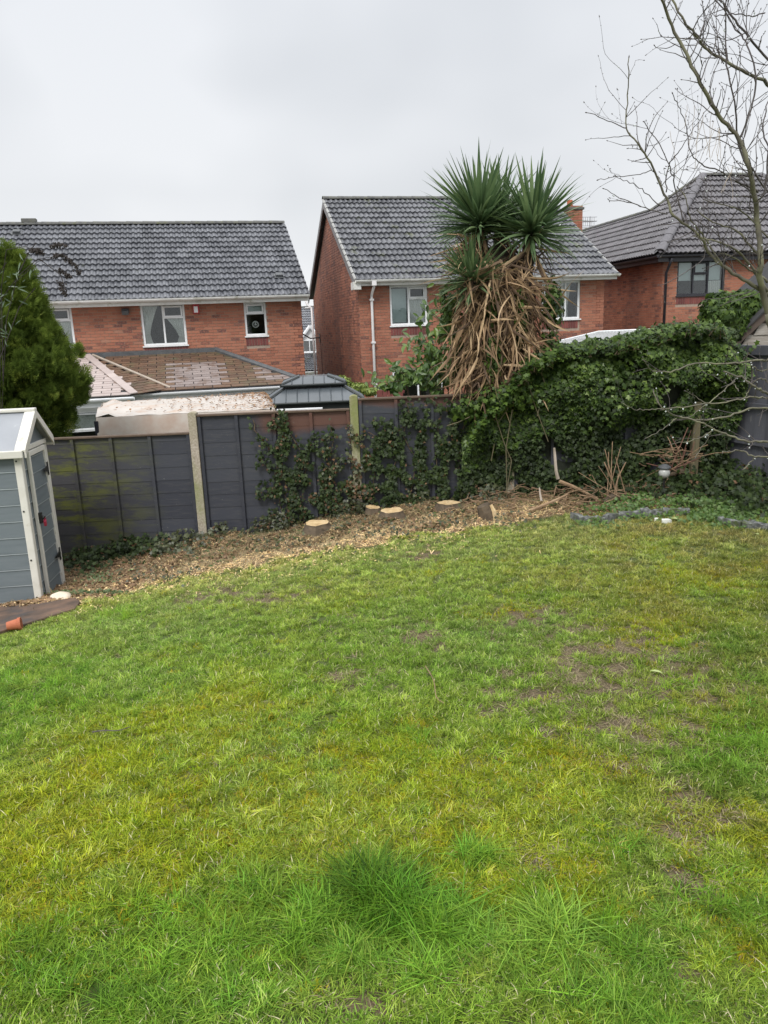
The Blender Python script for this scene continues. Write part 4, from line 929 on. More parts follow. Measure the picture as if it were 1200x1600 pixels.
# roof: flared profile, in (y,z)
ov = .05; prf = [(-ov-.01, ES-.02), (-.03, ES+.015), (.06, ES+.08), (DS/2, PS)]; prb = [(DS/2, PS), (DS-.06, ES+.08), (DS+.03, ES+.015), (DS+ov, ES-.02)]
for pr, nm in ((prf, 'roof_panel'), (prb, 'roof_panel')):
    poly = pr+[(y, z-.03) for y, z in reversed(pr)]
    MB().prism(poly, -.06, WS+.05, MR).build(nm, M_shedroof, shed)
for pr in (prf, prb):                                       # white barge trims on the door end
    m = MB(); n_ = len(pr); vs = []
    for y, z in pr: vs += [(-.02, y, z+.02), (.085, y, z+.024), (.085, y, z-.065), (.065, y, z-.06), (.065, y, z-.0), (-.02, y, z-.0)]
    fs = [(i*6+k, (i+1)*6+k, (i+1)*6+(k+1)%6, i*6+(k+1)%6) for i in range(n_-1) for k in range(6)]+[tuple(range(6)), tuple(range((n_-1)*6, n_*6))[::-1]]
    m.add(vs, fs); m.build('roof_trim', M_cream, shed, bevel=.006)
    sgn = -1 if pr is prf else 1; ye = pr[0][0] if sgn < 0 else pr[-1][0]
    box('eave_trim', (-WS-.05, min(ye, ye+sgn*.03), ES-.075), (.06, max(ye, ye+sgn*.03), ES-.0), M_cream, shed, bevel=.008)
box('eave_clip', (-.36, -.148, ES-.07), (-.34, -.14, ES-.02), M_blk, shed); box('ridge_trim', (-WS, DS/2-.035, PS-.005), (.085, DS/2+.035, PS+.032), M_cream, shed, bevel=.01)

# slab, pot, pale bag by the shed
M_slab = MAT('rusty_slab', [(.25, (.05, .038, .03)), (.5, (.11, .072, .052)), (.8, (.20, .12, .08))], 5, .75, .5, .008, stain=[((.055, .05, .05), 3, .52, .68)])
pts = [G(-40, 958), G(62, 948), G(118, 938), G(126, 946), G(118, 956), G(-40, 1006)]
sb = empty('board_path', pts[2]-Vector((.3, 0, 0)), 0, 'rust stained flat board lying on the ground below the plastic shed', 'board')
zz = max(p.z for p in pts)+.02
m = MB(); m.add([(p.x-sb.location.x, p.y-sb.location.y, p.z+.035-sb.location.z) for p in pts]+[(p.x-sb.location.x, p.y-sb.location.y, p.z-.08-sb.location.z) for p in pts], [tuple(range(6))]+[(i, i+6, (i+1)%6+6, (i+1)%6) for i in range(6)]); m.build('slab', M_slab, sb, bevel=.008)
g = G(22, 990); pt = empty('flower_pot', g+Vector((0, 0, .02)), 0, 'small orange terracotta pot tipped on its side below the shed board', 'flower pot')
m = MB(); ax = Vector((1, .3, .08)).normalized(); c0 = Vector((-.05, 0, .045)); m.tube([c0+ax*q for q in (0, .09, .091, .115, .115, .09, .01)], [.036, .048, .055, .056, .048, .042, .03], 20); m.build('pot', M_terra, pt, smooth=False)
g = G(97, 936); bg = empty('stone', g, 0, 'smooth cream coloured stone tucked against the shed door corner', 'stone')
bm = bmesh.new(); bmesh.ops.create_icosphere(bm, subdivisions=3, radius=1)
for v in bm.verts: v.co = Vector((v.co.x*.11, v.co.y*.07, max(-.02, v.co.z*.06)))*(1+.25*nz3(v.co.x*1.5, v.co.y*1.5, v.co.z))
me = bpy.data.meshes.new('stone'); bm.to_mesh(me); me.materials.append(MAT('cream_stone', [(.3, (.55, .45, .32)), (.8, (.75, .70, .60))], 8, .7, .3)); me.polygons.foreach_set('use_smooth', [True]*len(me.polygons)); link('stone_body', me, bg)
# ------------------------------------------------------------------ vegetation
M_ivy = LEAF('ivy_leaf', [(0, (.012, .028, .007)), (.45, (.038, .072, .013)), (.8, (.085, .14, .022)), (1, (.15, .21, .05))], .5, .2, .28)
M_ivydark = LEAF('ivy_leaf_dark', [(0, (.009, .016, .005)), (.5, (.022, .038, .010)), (.85, (.045, .070, .018)), (1, (.12, .15, .05))], .52, .12, .25)
M_ivyolive = LEAF('ivy_leaf_olive', [(0, (.022, .026, .012)), (.5, (.045, .055, .022)), (.85, (.075, .085, .03)), (1, (.13, .12, .06))], .45, .12, .5)
M_ivylight = LEAF('ivy_leaf_light', [(0, (.06, .11, .02)), (.6, (.12, .19, .035)), (1, (.22, .29, .07))], .4, .25, .5)
M_deadleaf = LEAF('dead_ivy_leaf', [(0, (.07, .04, .022)), (.6, (.15, .085, .045)), (1, (.24, .15, .08))], .6, .1, .3)
M_stem = MAT('vine_stem', [(.3, (.09, .06, .035)), (.8, (.18, .13, .08))], 20, .8, .4)
M_core = MAT('core_shade', [(.3, (.010, .014, .008)), (.8, (.022, .026, .014))], 6, .95, .6, .03)  # near-black colour standing in for the shade inside foliage
IVY = ([(0, -.42, .02), (.30, -.46, -.03), (.26, -.10, .05), (.52, .06, -.05), (.20, .16, .04), (0, .58, -.08), (-.20, .16, .04), (-.52, .06, -.05), (-.26, -.10, .05), (-.30, -.46, -.03), (0, 0, .0)],
       [(0, 1, 2, 10), (2, 3, 4, 10), (4, 5, 6, 10), (6, 7, 8, 10), (8, 9, 0, 10)])
SIMPLE = ([(0, -.5, 0), (.22, -.2, .05), (.24, .12, .04), (0, .55, -.10), (-.24, .12, .04), (-.22, -.2, .05), (0, -.1, -.02)], [(0, 1, 6), (1, 2, 6), (2, 3, 6), (3, 4, 6), (4, 5, 6), (5, 0, 6)])
def facing(n, out, spread):
    v = RNG.normal(0, spread, (n, 3)); v += np.array(out); return v
def hangspin(n, sd=.8): return math.pi + RNG.normal(0, sd, n)

# --- ivy hedge on the right half of the fence
hx = [.95, 1.25, 1.6, 2.0, 2.5, 3.0, 3.5, 3.8, 4.05]
HT = [P(px, py, 8.7).z for px, py in ((735, 690), (775, 640), (822, 582), (875, 554), (935, 546), (1000, 532), (1062, 516), (1100, 524), (1128, 570))]
def htop(x): return interp(x, hx, HT) + .05*nz3(x*4, 3) + .04*nz3(x*11, 5)
def hfront(x, z):
    g = gfence(x); t = (z-g)/max(.3, htop(x)-g)
    f = interp(t, [0, .15, .45, .75, .92, 1.0], [.10, .10, .17, .42, .40, .15])
    f *= interp(x, [.9, 1.6, 2.4, 4.3], [.45, .7, 1, 1])
    return FENCE_Y - f - .17*nz3(x*2.2, z*2.6, 4)*(.5+t) - .05*nz3(x*6, z*6, 7)
hedge = empty('ivy_hedge', (2.6, FENCE_Y, .25), 0, 'dense dark green ivy mass swallowing the fence right of the palm', 'ivy')
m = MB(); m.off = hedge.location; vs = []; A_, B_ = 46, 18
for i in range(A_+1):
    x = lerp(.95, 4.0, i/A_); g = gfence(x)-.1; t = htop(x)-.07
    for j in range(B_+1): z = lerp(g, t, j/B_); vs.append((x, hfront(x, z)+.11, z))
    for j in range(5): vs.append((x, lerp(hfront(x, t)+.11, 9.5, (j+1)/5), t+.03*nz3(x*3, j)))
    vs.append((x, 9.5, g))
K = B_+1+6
m.add(vs, [(i*K+j, (i+1)*K+j, (i+1)*K+j+1, i*K+j+1) for i in range(A_) for j in range(K-1)]+[tuple(range(K)), tuple(range(A_*K, A_*K+K))[::-1]], .5); m.build('hedge_shade_core', M_core, hedge, smooth=True)  # dark backing sheet: painted interior shade, stops view through the leaves
def hedge_leaves(n, zlo, zhi, mat, name, size, light):
    pos = []; nr = []
    while len(pos) < n:
        x = random.uniform(.95, 4.05); g = gfence(x); t = random.random(); 
        if not zlo <= t <= zhi: continue
        z = lerp(g, htop(x), t); y = hfront(x, z)+random.uniform(-.05, .09)
        if nz3(x*3, z*3, 11) < -.18 and random.random() < .75: continue
        if nz3(x*2.3, z*2.3, 21+light*10) < (-.12 if light else -.5): continue
        pos.append((x, y, z)); nr.append((0, -1, .35+.5*t))
    nr = np.array(nr)+RNG.normal(0, .38, (n, 3))
    return tag(scatter_mesh(name, IVY, np.array(pos), rots(nr, hangspin(n)), RNG.uniform(*size, n), mat, hedge, off=hedge.location), kind='stuff')
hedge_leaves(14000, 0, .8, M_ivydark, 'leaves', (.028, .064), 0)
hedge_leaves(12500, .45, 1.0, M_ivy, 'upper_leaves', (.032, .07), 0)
hedge_leaves(2600, .6, 1.0, M_ivylight, 'light_leaves', (.035, .07), 1)
n = 6500; xs = RNG.uniform(1.0, 4.05, n); ys = RNG.uniform(8.45, 9.5, n); pos = np.array([(x, y, htop(x)+random.uniform(-.06, .07)+.05*nz3(x*5, y*5)) for x, y in zip(xs, ys)])
tag(scatter_mesh('top_leaves', IVY, pos, rots(facing(n, (0, -.5, 1), .4), RNG.random(n)*6.28), RNG.uniform(.04, .08, n), M_ivy, hedge, off=hedge.location), kind='stuff')
m = MB(); m.off = hedge.location                             # shoots that stick out of the top
lp = []; 
for k in range(190):
    x = random.uniform(1.5, 4.0); p = Vector((x, random.uniform(8.4, 8.9), htop(x)-.05)); d = Vector((random.gauss(0, .5), random.gauss(-.3, .4), 1)).normalized(); L = random.uniform(.08, .22); pts = [p+d*L*t+Vector((0, 0, -.05*t*t)) for t in (0, .5, 1)]
    m.tube(pts, .003, 4)
    for t in (.4, .6, .8, 1): lp.append(p+d*L*t)
m.build('shoots', M_stem, hedge); lp = np.array(lp)
tag(scatter_mesh('shoot_leaves', IVY, lp, rots(facing(len(lp), (0, -.6, .6), .6), RNG.random(len(lp))*6.28), RNG.uniform(.04, .07, len(lp)), M_ivy, hedge, off=hedge.location), kind='stuff')

# --- climbing ivy on the fence panels (strands and patches)
def climbing(name, label, blobs, strands, n, size, mat, yoff=(.05, .13), dead=0, group=None):
    root = empty(name, (*P(blobs[0][0], blobs[0][1], 8.86).xy, .1), 0, label, 'ivy')
    pos = []
    while len(pos) < n:
        b = random.choices(blobs, [q[2]*q[3]*q[4] for q in blobs])[0]
        px, py = b[0]+max(-1.3, min(1.3, random.gauss(0, .62)))*b[2], b[1]+max(-1.3, min(1.3, random.gauss(0, .62)))*b[3]
        if nz3(px*.06, py*.045, 5) < -.14+.25*random.random(): continue
        p = P(px, py, FENCE_Y-random.uniform(*yoff))
        if p.z < gfence(p.x): continue
        pos.append(p)
    mst = MB(); mst.off = root.location
    for st in strands:
        pts = [P(a, b, FENCE_Y-.05) for a, b in st]; fine = []
        for a, b in zip(pts, pts[1:]):
            k = max(2, int((b-a).length/.05))
            for j in range(k): q = lerp(a, b, j/k); fine.append(q+Vector((random.gauss(0, .008), random.gauss(0, .006), 0)))
        fine.append(pts[-1]); mst.tube(fine, .005, 5)
        for q in fine:
            for _ in range(2): pos.append(q+Vector((random.gauss(0, .035), random.uniform(-.05, -.01), random.gauss(0, .03))))
    if mst.v: mst.build('stems', M_stem, root)
    k = int(len(pos)*dead); random.shuffle(pos); A = np.array([tuple(q) for q in pos])
    if k: tag(scatter_mesh('dead_leaves', IVY, A[:k], rots(facing(k, (0, -1, .2), .6), RNG.random(k)*6.28), RNG.uniform(*size, k)*.8, M_deadleaf, root, off=root.location), kind='stuff')
    A = A[k:]; tag(scatter_mesh('leaves', IVY, A, rots(facing(len(A), (0, -1, .45), .42), hangspin(len(A))), RNG.uniform(*size, len(A)), mat, root, off=root.location), kind='stuff')
    return root
climbing('climbing_ivy', 'ivy patch spreading up the middle of the fence left of the second concrete post', [(480, 785, 60, 22, 1), (437, 690, 26, 28, 1), (455, 745, 42, 48, 1.1), (440, 655, 16, 12, .7), (490, 770, 55, 32, 1), (500, 700, 26, 24, .5), (525, 740, 25, 30, .7)],
         [[(450, 800), (445, 740), (420, 700), (398, 672), (395, 655)], [(470, 800), (480, 720), (455, 680), (440, 650)], [(510, 800), (515, 740), (520, 690), (518, 665)], [(440, 800), (430, 740), (440, 690)], [(455, 690), (430, 660), (428, 640)]], 2500, (.026, .06), M_ivydark, dead=.10)
climbing('climbing_ivy', 'ivy covering the lower fence between the second concrete post and the palm', [(660, 770, 90, 22, 1.1), (590, 720, 30, 45, 1), (630, 745, 50, 40, 1.1), (675, 700, 40, 45, .8), (700, 750, 50, 34, 1.2), (640, 655, 18, 24, .6), (735, 690, 35, 55, .9), (690, 650, 40, 22, .4), (600, 680, 20, 20, .8)],
         [[(580, 790), (585, 730), (600, 690), (640, 660), (635, 630)], [(640, 790), (650, 720), (630, 680), (640, 640)], [(690, 780), (680, 700), (690, 640), (672, 622)], [(720, 780), (715, 690), (735, 640)], [(610, 780), (620, 700), (575, 675)]], 4600, (.026, .062), M_ivydark, dead=.04)
climbing('climbing_ivy', 'rusty withered ivy clinging round the base of the second concrete post', [(560, 730, 14, 50, 1), (553, 690, 9, 25, .6), (520, 735, 12, 40, .5), (565, 770, 20, 16, .8)],
         [[(556, 800), (556, 730), (548, 690), (545, 660)], [(522, 790), (520, 740), (524, 700)]], 260, (.035, .06), M_ivyolive, yoff=(.08, .16), dead=.5)
# --- low ivy and litter along the fence foot
def clumps(name, label, blobs, n, size, mat, hgt, dead=0, yj=.2):
    root = empty(name, G(blobs[0][0], blobs[0][1]), 0, label, 'ivy'); pos = []
    while len(pos) < n:
        b = random.choices(blobs, [q[2]*q[3]*(q[4] if len(q) > 4 else 1) for q in blobs])[0]
        px, py = b[0]+random.gauss(0, .55)*b[2], b[1]+random.gauss(0, .55)*b[3]
        g = GB(px, min(py, 930))
        if g is None: continue
        h = hgt*max(0, 1-((px-b[0])/b[2])**2*.6)*random.random()**1.3
        pos.append((g.x+random.gauss(0, .02), min(g.y, FENCE_Y-.06), g.z+h+.01))
    A = np.array(pos); k = int(n*dead)
    if k: tag(scatter_mesh('dead_leaves', IVY, A[:k], rots(facing(k, (0, -.4, 1), .6), RNG.random(k)*6.28), RNG.uniform(*size, k)*.8, M_deadleaf, root, off=root.location), kind='stuff')
    A = A[k:]; tag(scatter_mesh('leaves', IVY, A, rots(facing(len(A), (0, -.8, .8), .5), RNG.random(len(A))*6.28), RNG.uniform(*size, len(A)), mat, root, off=root.location), kind='stuff')
    return root
_gc = {}
def GB(px, py):
    k = (round(px), round(py))
    if k not in _gc:
        g = G(*k); 
        _gc[k] = g if g.y < FENCE_Y+.3 else Vector((g.x, FENCE_Y-.1, gfence(g.x)))
    return _gc[k]
clumps('ground_ivy', 'low ivy clump at the foot of the fence just right of the shed', [(150, 872, 40, 14), (205, 862, 45, 16), (130, 890, 30, 12), (240, 845, 30, 16)], 900, (.035, .065), M_ivydark, .20, .06)
clumps('ground_ivy', 'leafy ivy mound beside the base of the first concrete post', [(345, 832, 24, 12), (290, 850, 30, 12), (260, 865, 40, 10)], 520, (.035, .06), M_ivyolive, .16, .1)
clumps('ground_ivy', 'straggling olive ivy heaped along the fence foot behind the stumps', [(440, 808, 40, 10), (545, 792, 36, 12), (650, 782, 30, 10), (750, 778, 44, 14)], 1500, (.03, .06), M_ivyolive, .20, .16)
clumps('ground_ivy', 'ivy groundcover under the hedge and beside the side fence at right', [(1150, 775, 70, 24), (1080, 768, 50, 20), (1180, 800, 40, 16), (1120, 745, 50, 22, 1.3), (940, 775, 50, 14, .6), (1010, 772, 50, 12, .8), (1190, 750, 40, 20)], 3600, (.035, .07), M_ivydark, .28, .05)
clumps('ground_ivy', 'bright green weeds filling the narrow bed at the right edge', [(1150, 800, 60, 16), (1190, 790, 50, 18), (1080, 790, 50, 10), (1000, 790, 60, 10, .7), (1120, 815, 50, 8)], 2300, (.025, .05), LEAF('weed_leaf', [(0, (.04, .09, .02)), (.5, (.085, .16, .03)), (1, (.16, .24, .06))], .5, .25), .09)
clumps('ground_ivy', 'low weeds creeping over the curved grey edging blocks', [(930, 822, 40, 5), (1000, 812, 40, 5), (1060, 806, 40, 6), (1150, 823, 40, 6), (970, 800, 60, 8)], 900, (.02, .045), bpy.data.materials['weed_leaf'], .06, .1)
clumps('ground_ivy', 'small green weeds along the edge of the shed board', [(60, 985, 60, 6), (120, 975, 30, 8), (170, 950, 30, 8), (150, 905, 30, 12)], 700, (.018, .035), LEAF('weed_leaf_pale', [(0, (.06, .10, .03)), (.5, (.11, .16, .06)), (1, (.19, .24, .11))], .5, .25), .04)

clumps('ground_ivy', 'scattered trampled ivy cuttings on the chips between stumps and lawn', [(430, 855, 90, 12), (600, 835, 80, 14), (540, 815, 50, 12), (700, 820, 70, 14), (800, 815, 40, 12), (250, 900, 80, 14)], 900, (.02, .045), M_ivyolive, .05, .45)
# --- ivy over the neighbour's shed roof and on the side fence corner
iv = empty('ivy_mound', P(1143, 500, 10.6), 0, 'rounded ivy mound growing over the timber shed roof at upper right', 'ivy')
def blobleaves(root, name, ell, n, size, mat, tmpl=IVY, out=.75, coremat=None, hang=True):
    pos = []; nr = []
    tot = sum(e[3]*e[5] for e in ell)
    for cx, cy, cz, rx, ry, rz in ell:
        k = int(n*rx*rz/sum(e[3]*e[5] for e in ell))
        d = RNG.normal(0, 1, (k, 3)); d /= np.linalg.norm(d, axis=1, keepdims=True)
        ph = RNG.uniform(0, 9)
        for v in d:
            if v[1] > .5: v[1] = -v[1]
            r = (1+.22*nz3(v[0]*2.2+ph, v[1]*2.2, v[2]*2.2)+.10*nz3(v[0]*6, v[1]*6, v[2]*6+ph))*random.uniform(out, 1.04)
            pos.append((cx+v[0]*rx*r, cy+v[1]*ry*r, cz+v[2]*rz*r)); nr.append(v/np.array([rx, ry, rz]))
    nr = np.array(nr); nr /= np.linalg.norm(nr, axis=1, keepdims=True); nr += RNG.normal(0, .4, nr.shape)+np.array([0, 0, .2]); k = len(pos)
    tag(scatter_mesh(name, tmpl, np.array(pos), rots(nr, hangspin(k) if hang else RNG.random(k)*6.28), RNG.uniform(*size, k), mat, root, off=root.location), kind='stuff')
    if coremat:
        bm = bmesh.new()
        for cx, cy, cz, rx, ry, rz in ell:
            r_ = bmesh.ops.create_icosphere(bm, subdivisions=3, radius=1)
            for v in r_['verts']: v.co = Vector((v.co.x*rx*.84*out/.75, v.co.y*ry*.84*out/.75, v.co.z*rz*.84*out/.75))*(1+.15*nz3(v.co.x*3, v.co.y*3, v.co.z*3))+Vector((cx, cy, cz))-root.location
        me = bpy.data.meshes.new('mound_shade_core'); bm.to_mesh(me); me.materials.append(coremat); link('mound_shade_core', me, root)  # solid dark hull under the leaves, shade put into its colour
E_ = lambda px, py, D, rx, ry, rz: (*P(px, py, D), rx, ry, rz)
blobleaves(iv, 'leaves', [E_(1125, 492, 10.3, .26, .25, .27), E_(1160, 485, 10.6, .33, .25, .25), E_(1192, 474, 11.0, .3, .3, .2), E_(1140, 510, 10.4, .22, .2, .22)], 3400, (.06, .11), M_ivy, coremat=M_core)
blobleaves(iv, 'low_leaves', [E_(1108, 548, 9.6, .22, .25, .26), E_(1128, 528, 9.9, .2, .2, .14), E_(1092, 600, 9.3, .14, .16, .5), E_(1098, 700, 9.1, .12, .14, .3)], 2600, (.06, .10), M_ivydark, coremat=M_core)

# --- broad leaved evergreen shrub left of the palm
M_laurel = LEAF('broad_leaf', [(0, (.030, .070, .014)), (.4, (.060, .12, .022)), (.75, (.11, .18, .035)), (.93, (.20, .28, .06)), (1, (.30, .20, .10))], .38, .25, .5)
BROAD = ([(0, -.5, 0), (.16, -.28, .05), (.22, 0, .05), (.15, .28, .02), (0, .55, -.14), (-.15, .28, .02), (-.22, 0, .05), (-.16, -.28, .05), (0, -.25, -.01), (0, 0, .0), (0, .28, -.05)], [(0, 1, 8), (1, 2, 9, 8), (2, 3, 10, 9), (3, 4, 10), (4, 5, 10), (5, 6, 9, 10), (6, 7, 8, 9), (7, 0, 8)])
shr = empty('evergreen_shrub', (*P(690, 600, 9.9).xy, -1.0), 0, 'broad leaved evergreen shrub climbing behind the fence on the left of the palm', 'shrub')
BL = [(697, 505, 9.7, .18, .22, .30, 1), (680, 560, 9.7, .22, .25, .24, 1), (655, 592, 9.6, .36, .25, .17, 1.2), (700, 590, 9.6, .28, .25, .30, 1), (632, 585, 9.7, .18, .18, .15, .8), (715, 540, 9.6, .20, .2, .35, .6), (612, 600, 9.8, .10, .12, .08, .4)]
stm = MB(); stm.off = shr.location; leaves = []
base = P(692, 700, 9.9); base.z = -1.0
for px, py, D, rx, ry, rz, wgt in BL:
    c = P(px, py, D)
    stm.tube([base+Vector((random.gauss(0, .1), 0, 0)), lerp(base, c, .55)+Vector((random.gauss(0, .05), .1, 0)), c], [.03, .02, .008], 6)
    for k in range(int(16*wgt)):
        d = Vector((random.gauss(0, 1)*rx, random.gauss(0, .8)*ry-.04, random.gauss(.2, .9)*rz)); tip = c+d*.95; st = c-d*.1+Vector((0, .05, -.05))
        stm.tube([st, lerp(st, tip, .5)+Vector((0, 0, .02)), tip], [.006, .004, .002], 4)
        for t in np.linspace(.25, 1.05, 9):
            p = lerp(st, tip, t)+Vector((random.gauss(0, .03), random.gauss(-.01, .03), random.gauss(0, .03))); leaves.append(p)
stm.build('stems', M_stem, shr)
A = np.array([tuple(p) for p in leaves]); nL = len(A); order = np.argsort(A[:, 1]); A = A[order]
nr = facing(nL, (0, -.75, .75), .45); RT = rots(nr, hangspin(nL, .9)); SZ = RNG.uniform(.075, .135, nL)
def leafobjs(root, name, tmpl, A, RT, SZ, mat, n):
    me = None
    for k in range(min(n, len(A))):
        o = MB().add([Vector(v) for v in tmpl[0]], tmpl[1], 0).build(name, mat, root) if me is None else link(name, me, root); me = o.data
        M = Matrix(RT[k].tolist()).to_4x4(); M = Matrix.Translation(Vector(A[k])-root.location) @ M @ Matrix.Scale(float(SZ[k]), 4); o.matrix_local = M
leafobjs(shr, 'leaf', BROAD, A, RT, SZ, M_laurel, 300)
tag(scatter_mesh('leaves', BROAD, A[300:], RT[300:], SZ[300:], M_laurel, shr, off=shr.location), kind='stuff')
# ivy growing through the palm
def tuftplant(name, label, cat, pxs, n, size, mat, tmpl, base_z=-1.2):
    root = empty(name, (pxs and P(pxs[0][0], pxs[0][1], pxs[0][2]).x, P(*pxs[0][:3]).y, base_z), 0, label, cat)
    blobleaves(root, 'leaves', [E_(*q) for q in pxs], n, size, mat, tmpl, out=.55)
    m = MB(); m.off = root.location
    for q in pxs: m.tube([root.location, P(*q[:3])], [.02, .008], 5)
    m.build('stems', M_stem, root); return root
M_yel = LEAF('yellow_green_leaf', [(0, (.10, .16, .03)), (.5, (.20, .27, .05)), (1, (.34, .38, .10))], .5, .3)
tuftplant('garden_bush', 'yellow green bush behind the gazebo roof by the sooty gable', 'shrub', [(535, 600, 17, .22, .2, .18), (556, 608, 17, .28, .2, .15), (578, 612, 17, .2, .2, .1)], 1300, (.05, .10), M_yel, SIMPLE)
tuftplant('garden_bush', 'small grey green bush at the foot of the white downpipe', 'shrub', [(598, 608, 17.5, .18, .2, .12)], 300, (.04, .07), LEAF('sage_leaf', [(0, (.08, .12, .06)), (1, (.20, .25, .14))], .6, .2), SIMPLE)
gp = empty('red_fence_panel', P(608, 617, 15), 0, 'short reddish timber gate top between the downpipe and the shrub', 'gate')
for k in range(5): box('board', (-.22+k*.1, -.01, -.3), (-.13+k*.1, .01, .10), MAT('red_timber', [(.3, (.13, .035, .03)), (.8, (.2, .06, .05))], 8, .8, .3), gp, bevel=.003)
box('rail', (-.24, .011, .02), (.3, .03, .08), bpy.data.materials['red_timber'], gp)

# --- the palm: three heads of sword leaves above skirts of dead leaves
M_green = LEAF('palm_leaf', [(0, (.055, .105, .045)), (.5, (.12, .19, .085)), (.85, (.21, .29, .13)), (1, (.36, .40, .14))], .45, .3, .4)
M_brown = LEAF('dead_palm_leaf', [(0, (.045, .03, .022)), (.3, (.12, .078, .050)), (.55, (.32, .21, .12)), (.8, (.52, .37, .22)), (1, (.66, .52, .36))], .7, .15, .25)
M_bark = MAT('palm_bark', [(.3, (.035, .025, .02)), (.8, (.09, .065, .045))], 12, .9, .8, .02, stretch=(1, 1, 4))
palm = empty('yucca_palm', (*P(772, 700, 9.35).xy, -.6), 0, 'tall multi headed palm with spiky green crowns over shaggy tan dead leaves', 'palm')
def blade(L, w_, droop, fold=.35, seg=7, twist=0):
    vs = []
    for i in range(seg+1):
        t = i/seg; ww = w_*(.55+1.8*t*(1-t)*.9)*(1-t**3.2)+.0006; ang = droop*t*t
        y = -math.sin(ang)*t*L*.75; z = t*L*(1-.28*(1-math.cos(ang)))
        if abs(ang) > 1.2: z = L*(.55*math.sin(min(1, t*1.3)*1.57)-.5*max(0, t-.5)*1.4)
        tw = twist*t; c, s_ = math.cos(tw), math.sin(tw)
        vs += [(-ww*c, y-fold*ww-ww*s_*0, z), (0, y, z), (ww*c, y-fold*ww+ww*s_*.6, z)]
    return vs, [(i*3+k, i*3+k+1, i*3+k+4, i*3+k+3) for i in range(seg) for k in (0, 1)]
def blade_mesh(mat, *a, **k):
    o = MB().add(*blade(*a, **k), .0); me = bpy.data.meshes.new('palm_leaf'); me.from_pydata(o.v, [], o.f); at = me.attributes.new('var', 'FLOAT', 'FACE'); me.materials.append(mat); me.polygons.foreach_set('use_smooth', [True]*len(me.polygons)); return me
GM = [blade_mesh(M_green, 1, .026, dr, .3, 6) for dr in (.02, .08, .18, .32)]
DM = [blade_mesh(M_brown, 1, w_, dr, .5, 6, tw) for dr, tw, w_ in ((.25, .8, .030), (.5, -.9, .040), (.8, 1.5, .030), (.3, 1.9, .046), (.95, .4, .034))]
def place_blade(name, me, root, base, d, L, roll=0, wsc=1):
    d = d.normalized(); dn = Vector((0, 0, -1)); y = -(dn - d*dn.dot(d))
    if y.length < .05: y = Vector((random.random(), random.random(), 0)); y = y-d*y.dot(d)
    y.normalize(); y = Matrix.Rotation(roll, 3, d) @ y; x = y.cross(d)
    M = Matrix((x, y, d)).transposed().to_4x4(); M = Matrix.Translation(base-root.location) @ M @ Matrix.Diagonal((L*wsc, L, L, 1)); o = link(name, me, root); o.matrix_local = M; return o
HEADS = [(750, 360, 9.3, .82, 92, Vector((-.14, -.1, 1))), (830, 370, 9.15, .76, 86, Vector((.17, -.2, 1))), (742, 446, 8.9, .52, 60, Vector((-.5, -.4, .8))), (780, 362, 9.6, .76, 60, Vector((.0, .1, 1)))]
MG = MB()
trunk_base = P(775, 760, 9.35); trunk_base.z = -.6
ng = 0
for hx_, hy_, D, L, n, ax in HEADS:
    c = P(hx_, hy_, D); ax = ax.normalized()
    mid = lerp(trunk_base, c, .6)+Vector((random.gauss(0, .05), .05, 0))
    m = MB(); m.off = palm.location; m.tube([trunk_base+Vector((random.gauss(0, .08), random.gauss(0, .05), 0)), mid, c-ax*.12, c+ax*.05], [.12, .095, .075, .045], 10); m.build('trunk', M_bark, palm, smooth=True)
    k = 0
    while k < n:
        t = (k+.5)/n; phi = k*2.39996+random.gauss(0, .15)
        th = math.acos(1-t*(1.12 if L > .6 else .95))       # polar angle from the axis
        s1 = ax.cross(Vector((0, 1, .1))).normalized(); s2 = ax.cross(s1)
        d = ax*math.cos(th)+(s1*math.cos(phi)+s2*math.sin(phi))*math.sin(th); d += Vector((random.gauss(0, .05), random.gauss(0, .05), random.gauss(0, .05)))
        ll = L*random.uniform(.82, 1.06)*(1 if th < .9 else .92)
        for _ in range(2):                                  # inner leaves between
            d2 = (d+Vector((random.gauss(0, .2), random.gauss(0, .2), random.gauss(0, .2)))).normalized(); me_ = GM[min(3, int(th/.5))]; o = place_blade('tmp', me_, palm, c+ax*(.10*(1-t))+d2*.02, d2, ll*random.uniform(.7, 1), random.gauss(0, .4), 1.0/max(.75, L)); Mx = o.matrix_basis.copy(); bpy.data.objects.remove(o)
            MG.add([Mx @ v.co for v in me_.vertices], [tuple(f.vertices) for f in me_.polygons], random.random())
        place_blade('leaf', GM[min(3, int(th/.5)+(random.random() < .3))], palm, c+ax*(.10*(1-t))+d*.02, d, ll, random.gauss(0, .25), 1.0/max(.75, L)); k += 1; ng += 1
    # browning lower leaves of the head, hanging
    for k in range(int(n*.42)):
        phi = random.uniform(0, 6.283); d = Vector((math.cos(phi), math.sin(phi)*.8-.2, random.uniform(-1.4, -.1)))
        place_blade('dead_leaf', random.choice(DM), palm, c+Vector((math.cos(phi)*.05, math.sin(phi)*.05, random.uniform(-.25, 0))), d, L*random.uniform(.55, .85), random.gauss(0, .9), .9)
m = MB(); m.off = palm.location; vs = []; Kc = 16     # matted fibre behind the dead leaves
for j, py in enumerate(np.linspace(385, 640, 14)):
    c = P(779, py, 9.4); hwm = interp(py, [385, 400, 470, 540, 600, 640], [10, 34, 50, 46, 36, 24])/1202*9.3
    for k in range(Kc): t = 6.283*k/Kc; q = 1+.3*nz3(k*.9, j*.8, 5); vs.append((c.x+hwm*q*math.cos(t), c.y+hwm*.5*q*math.sin(t), c.z))
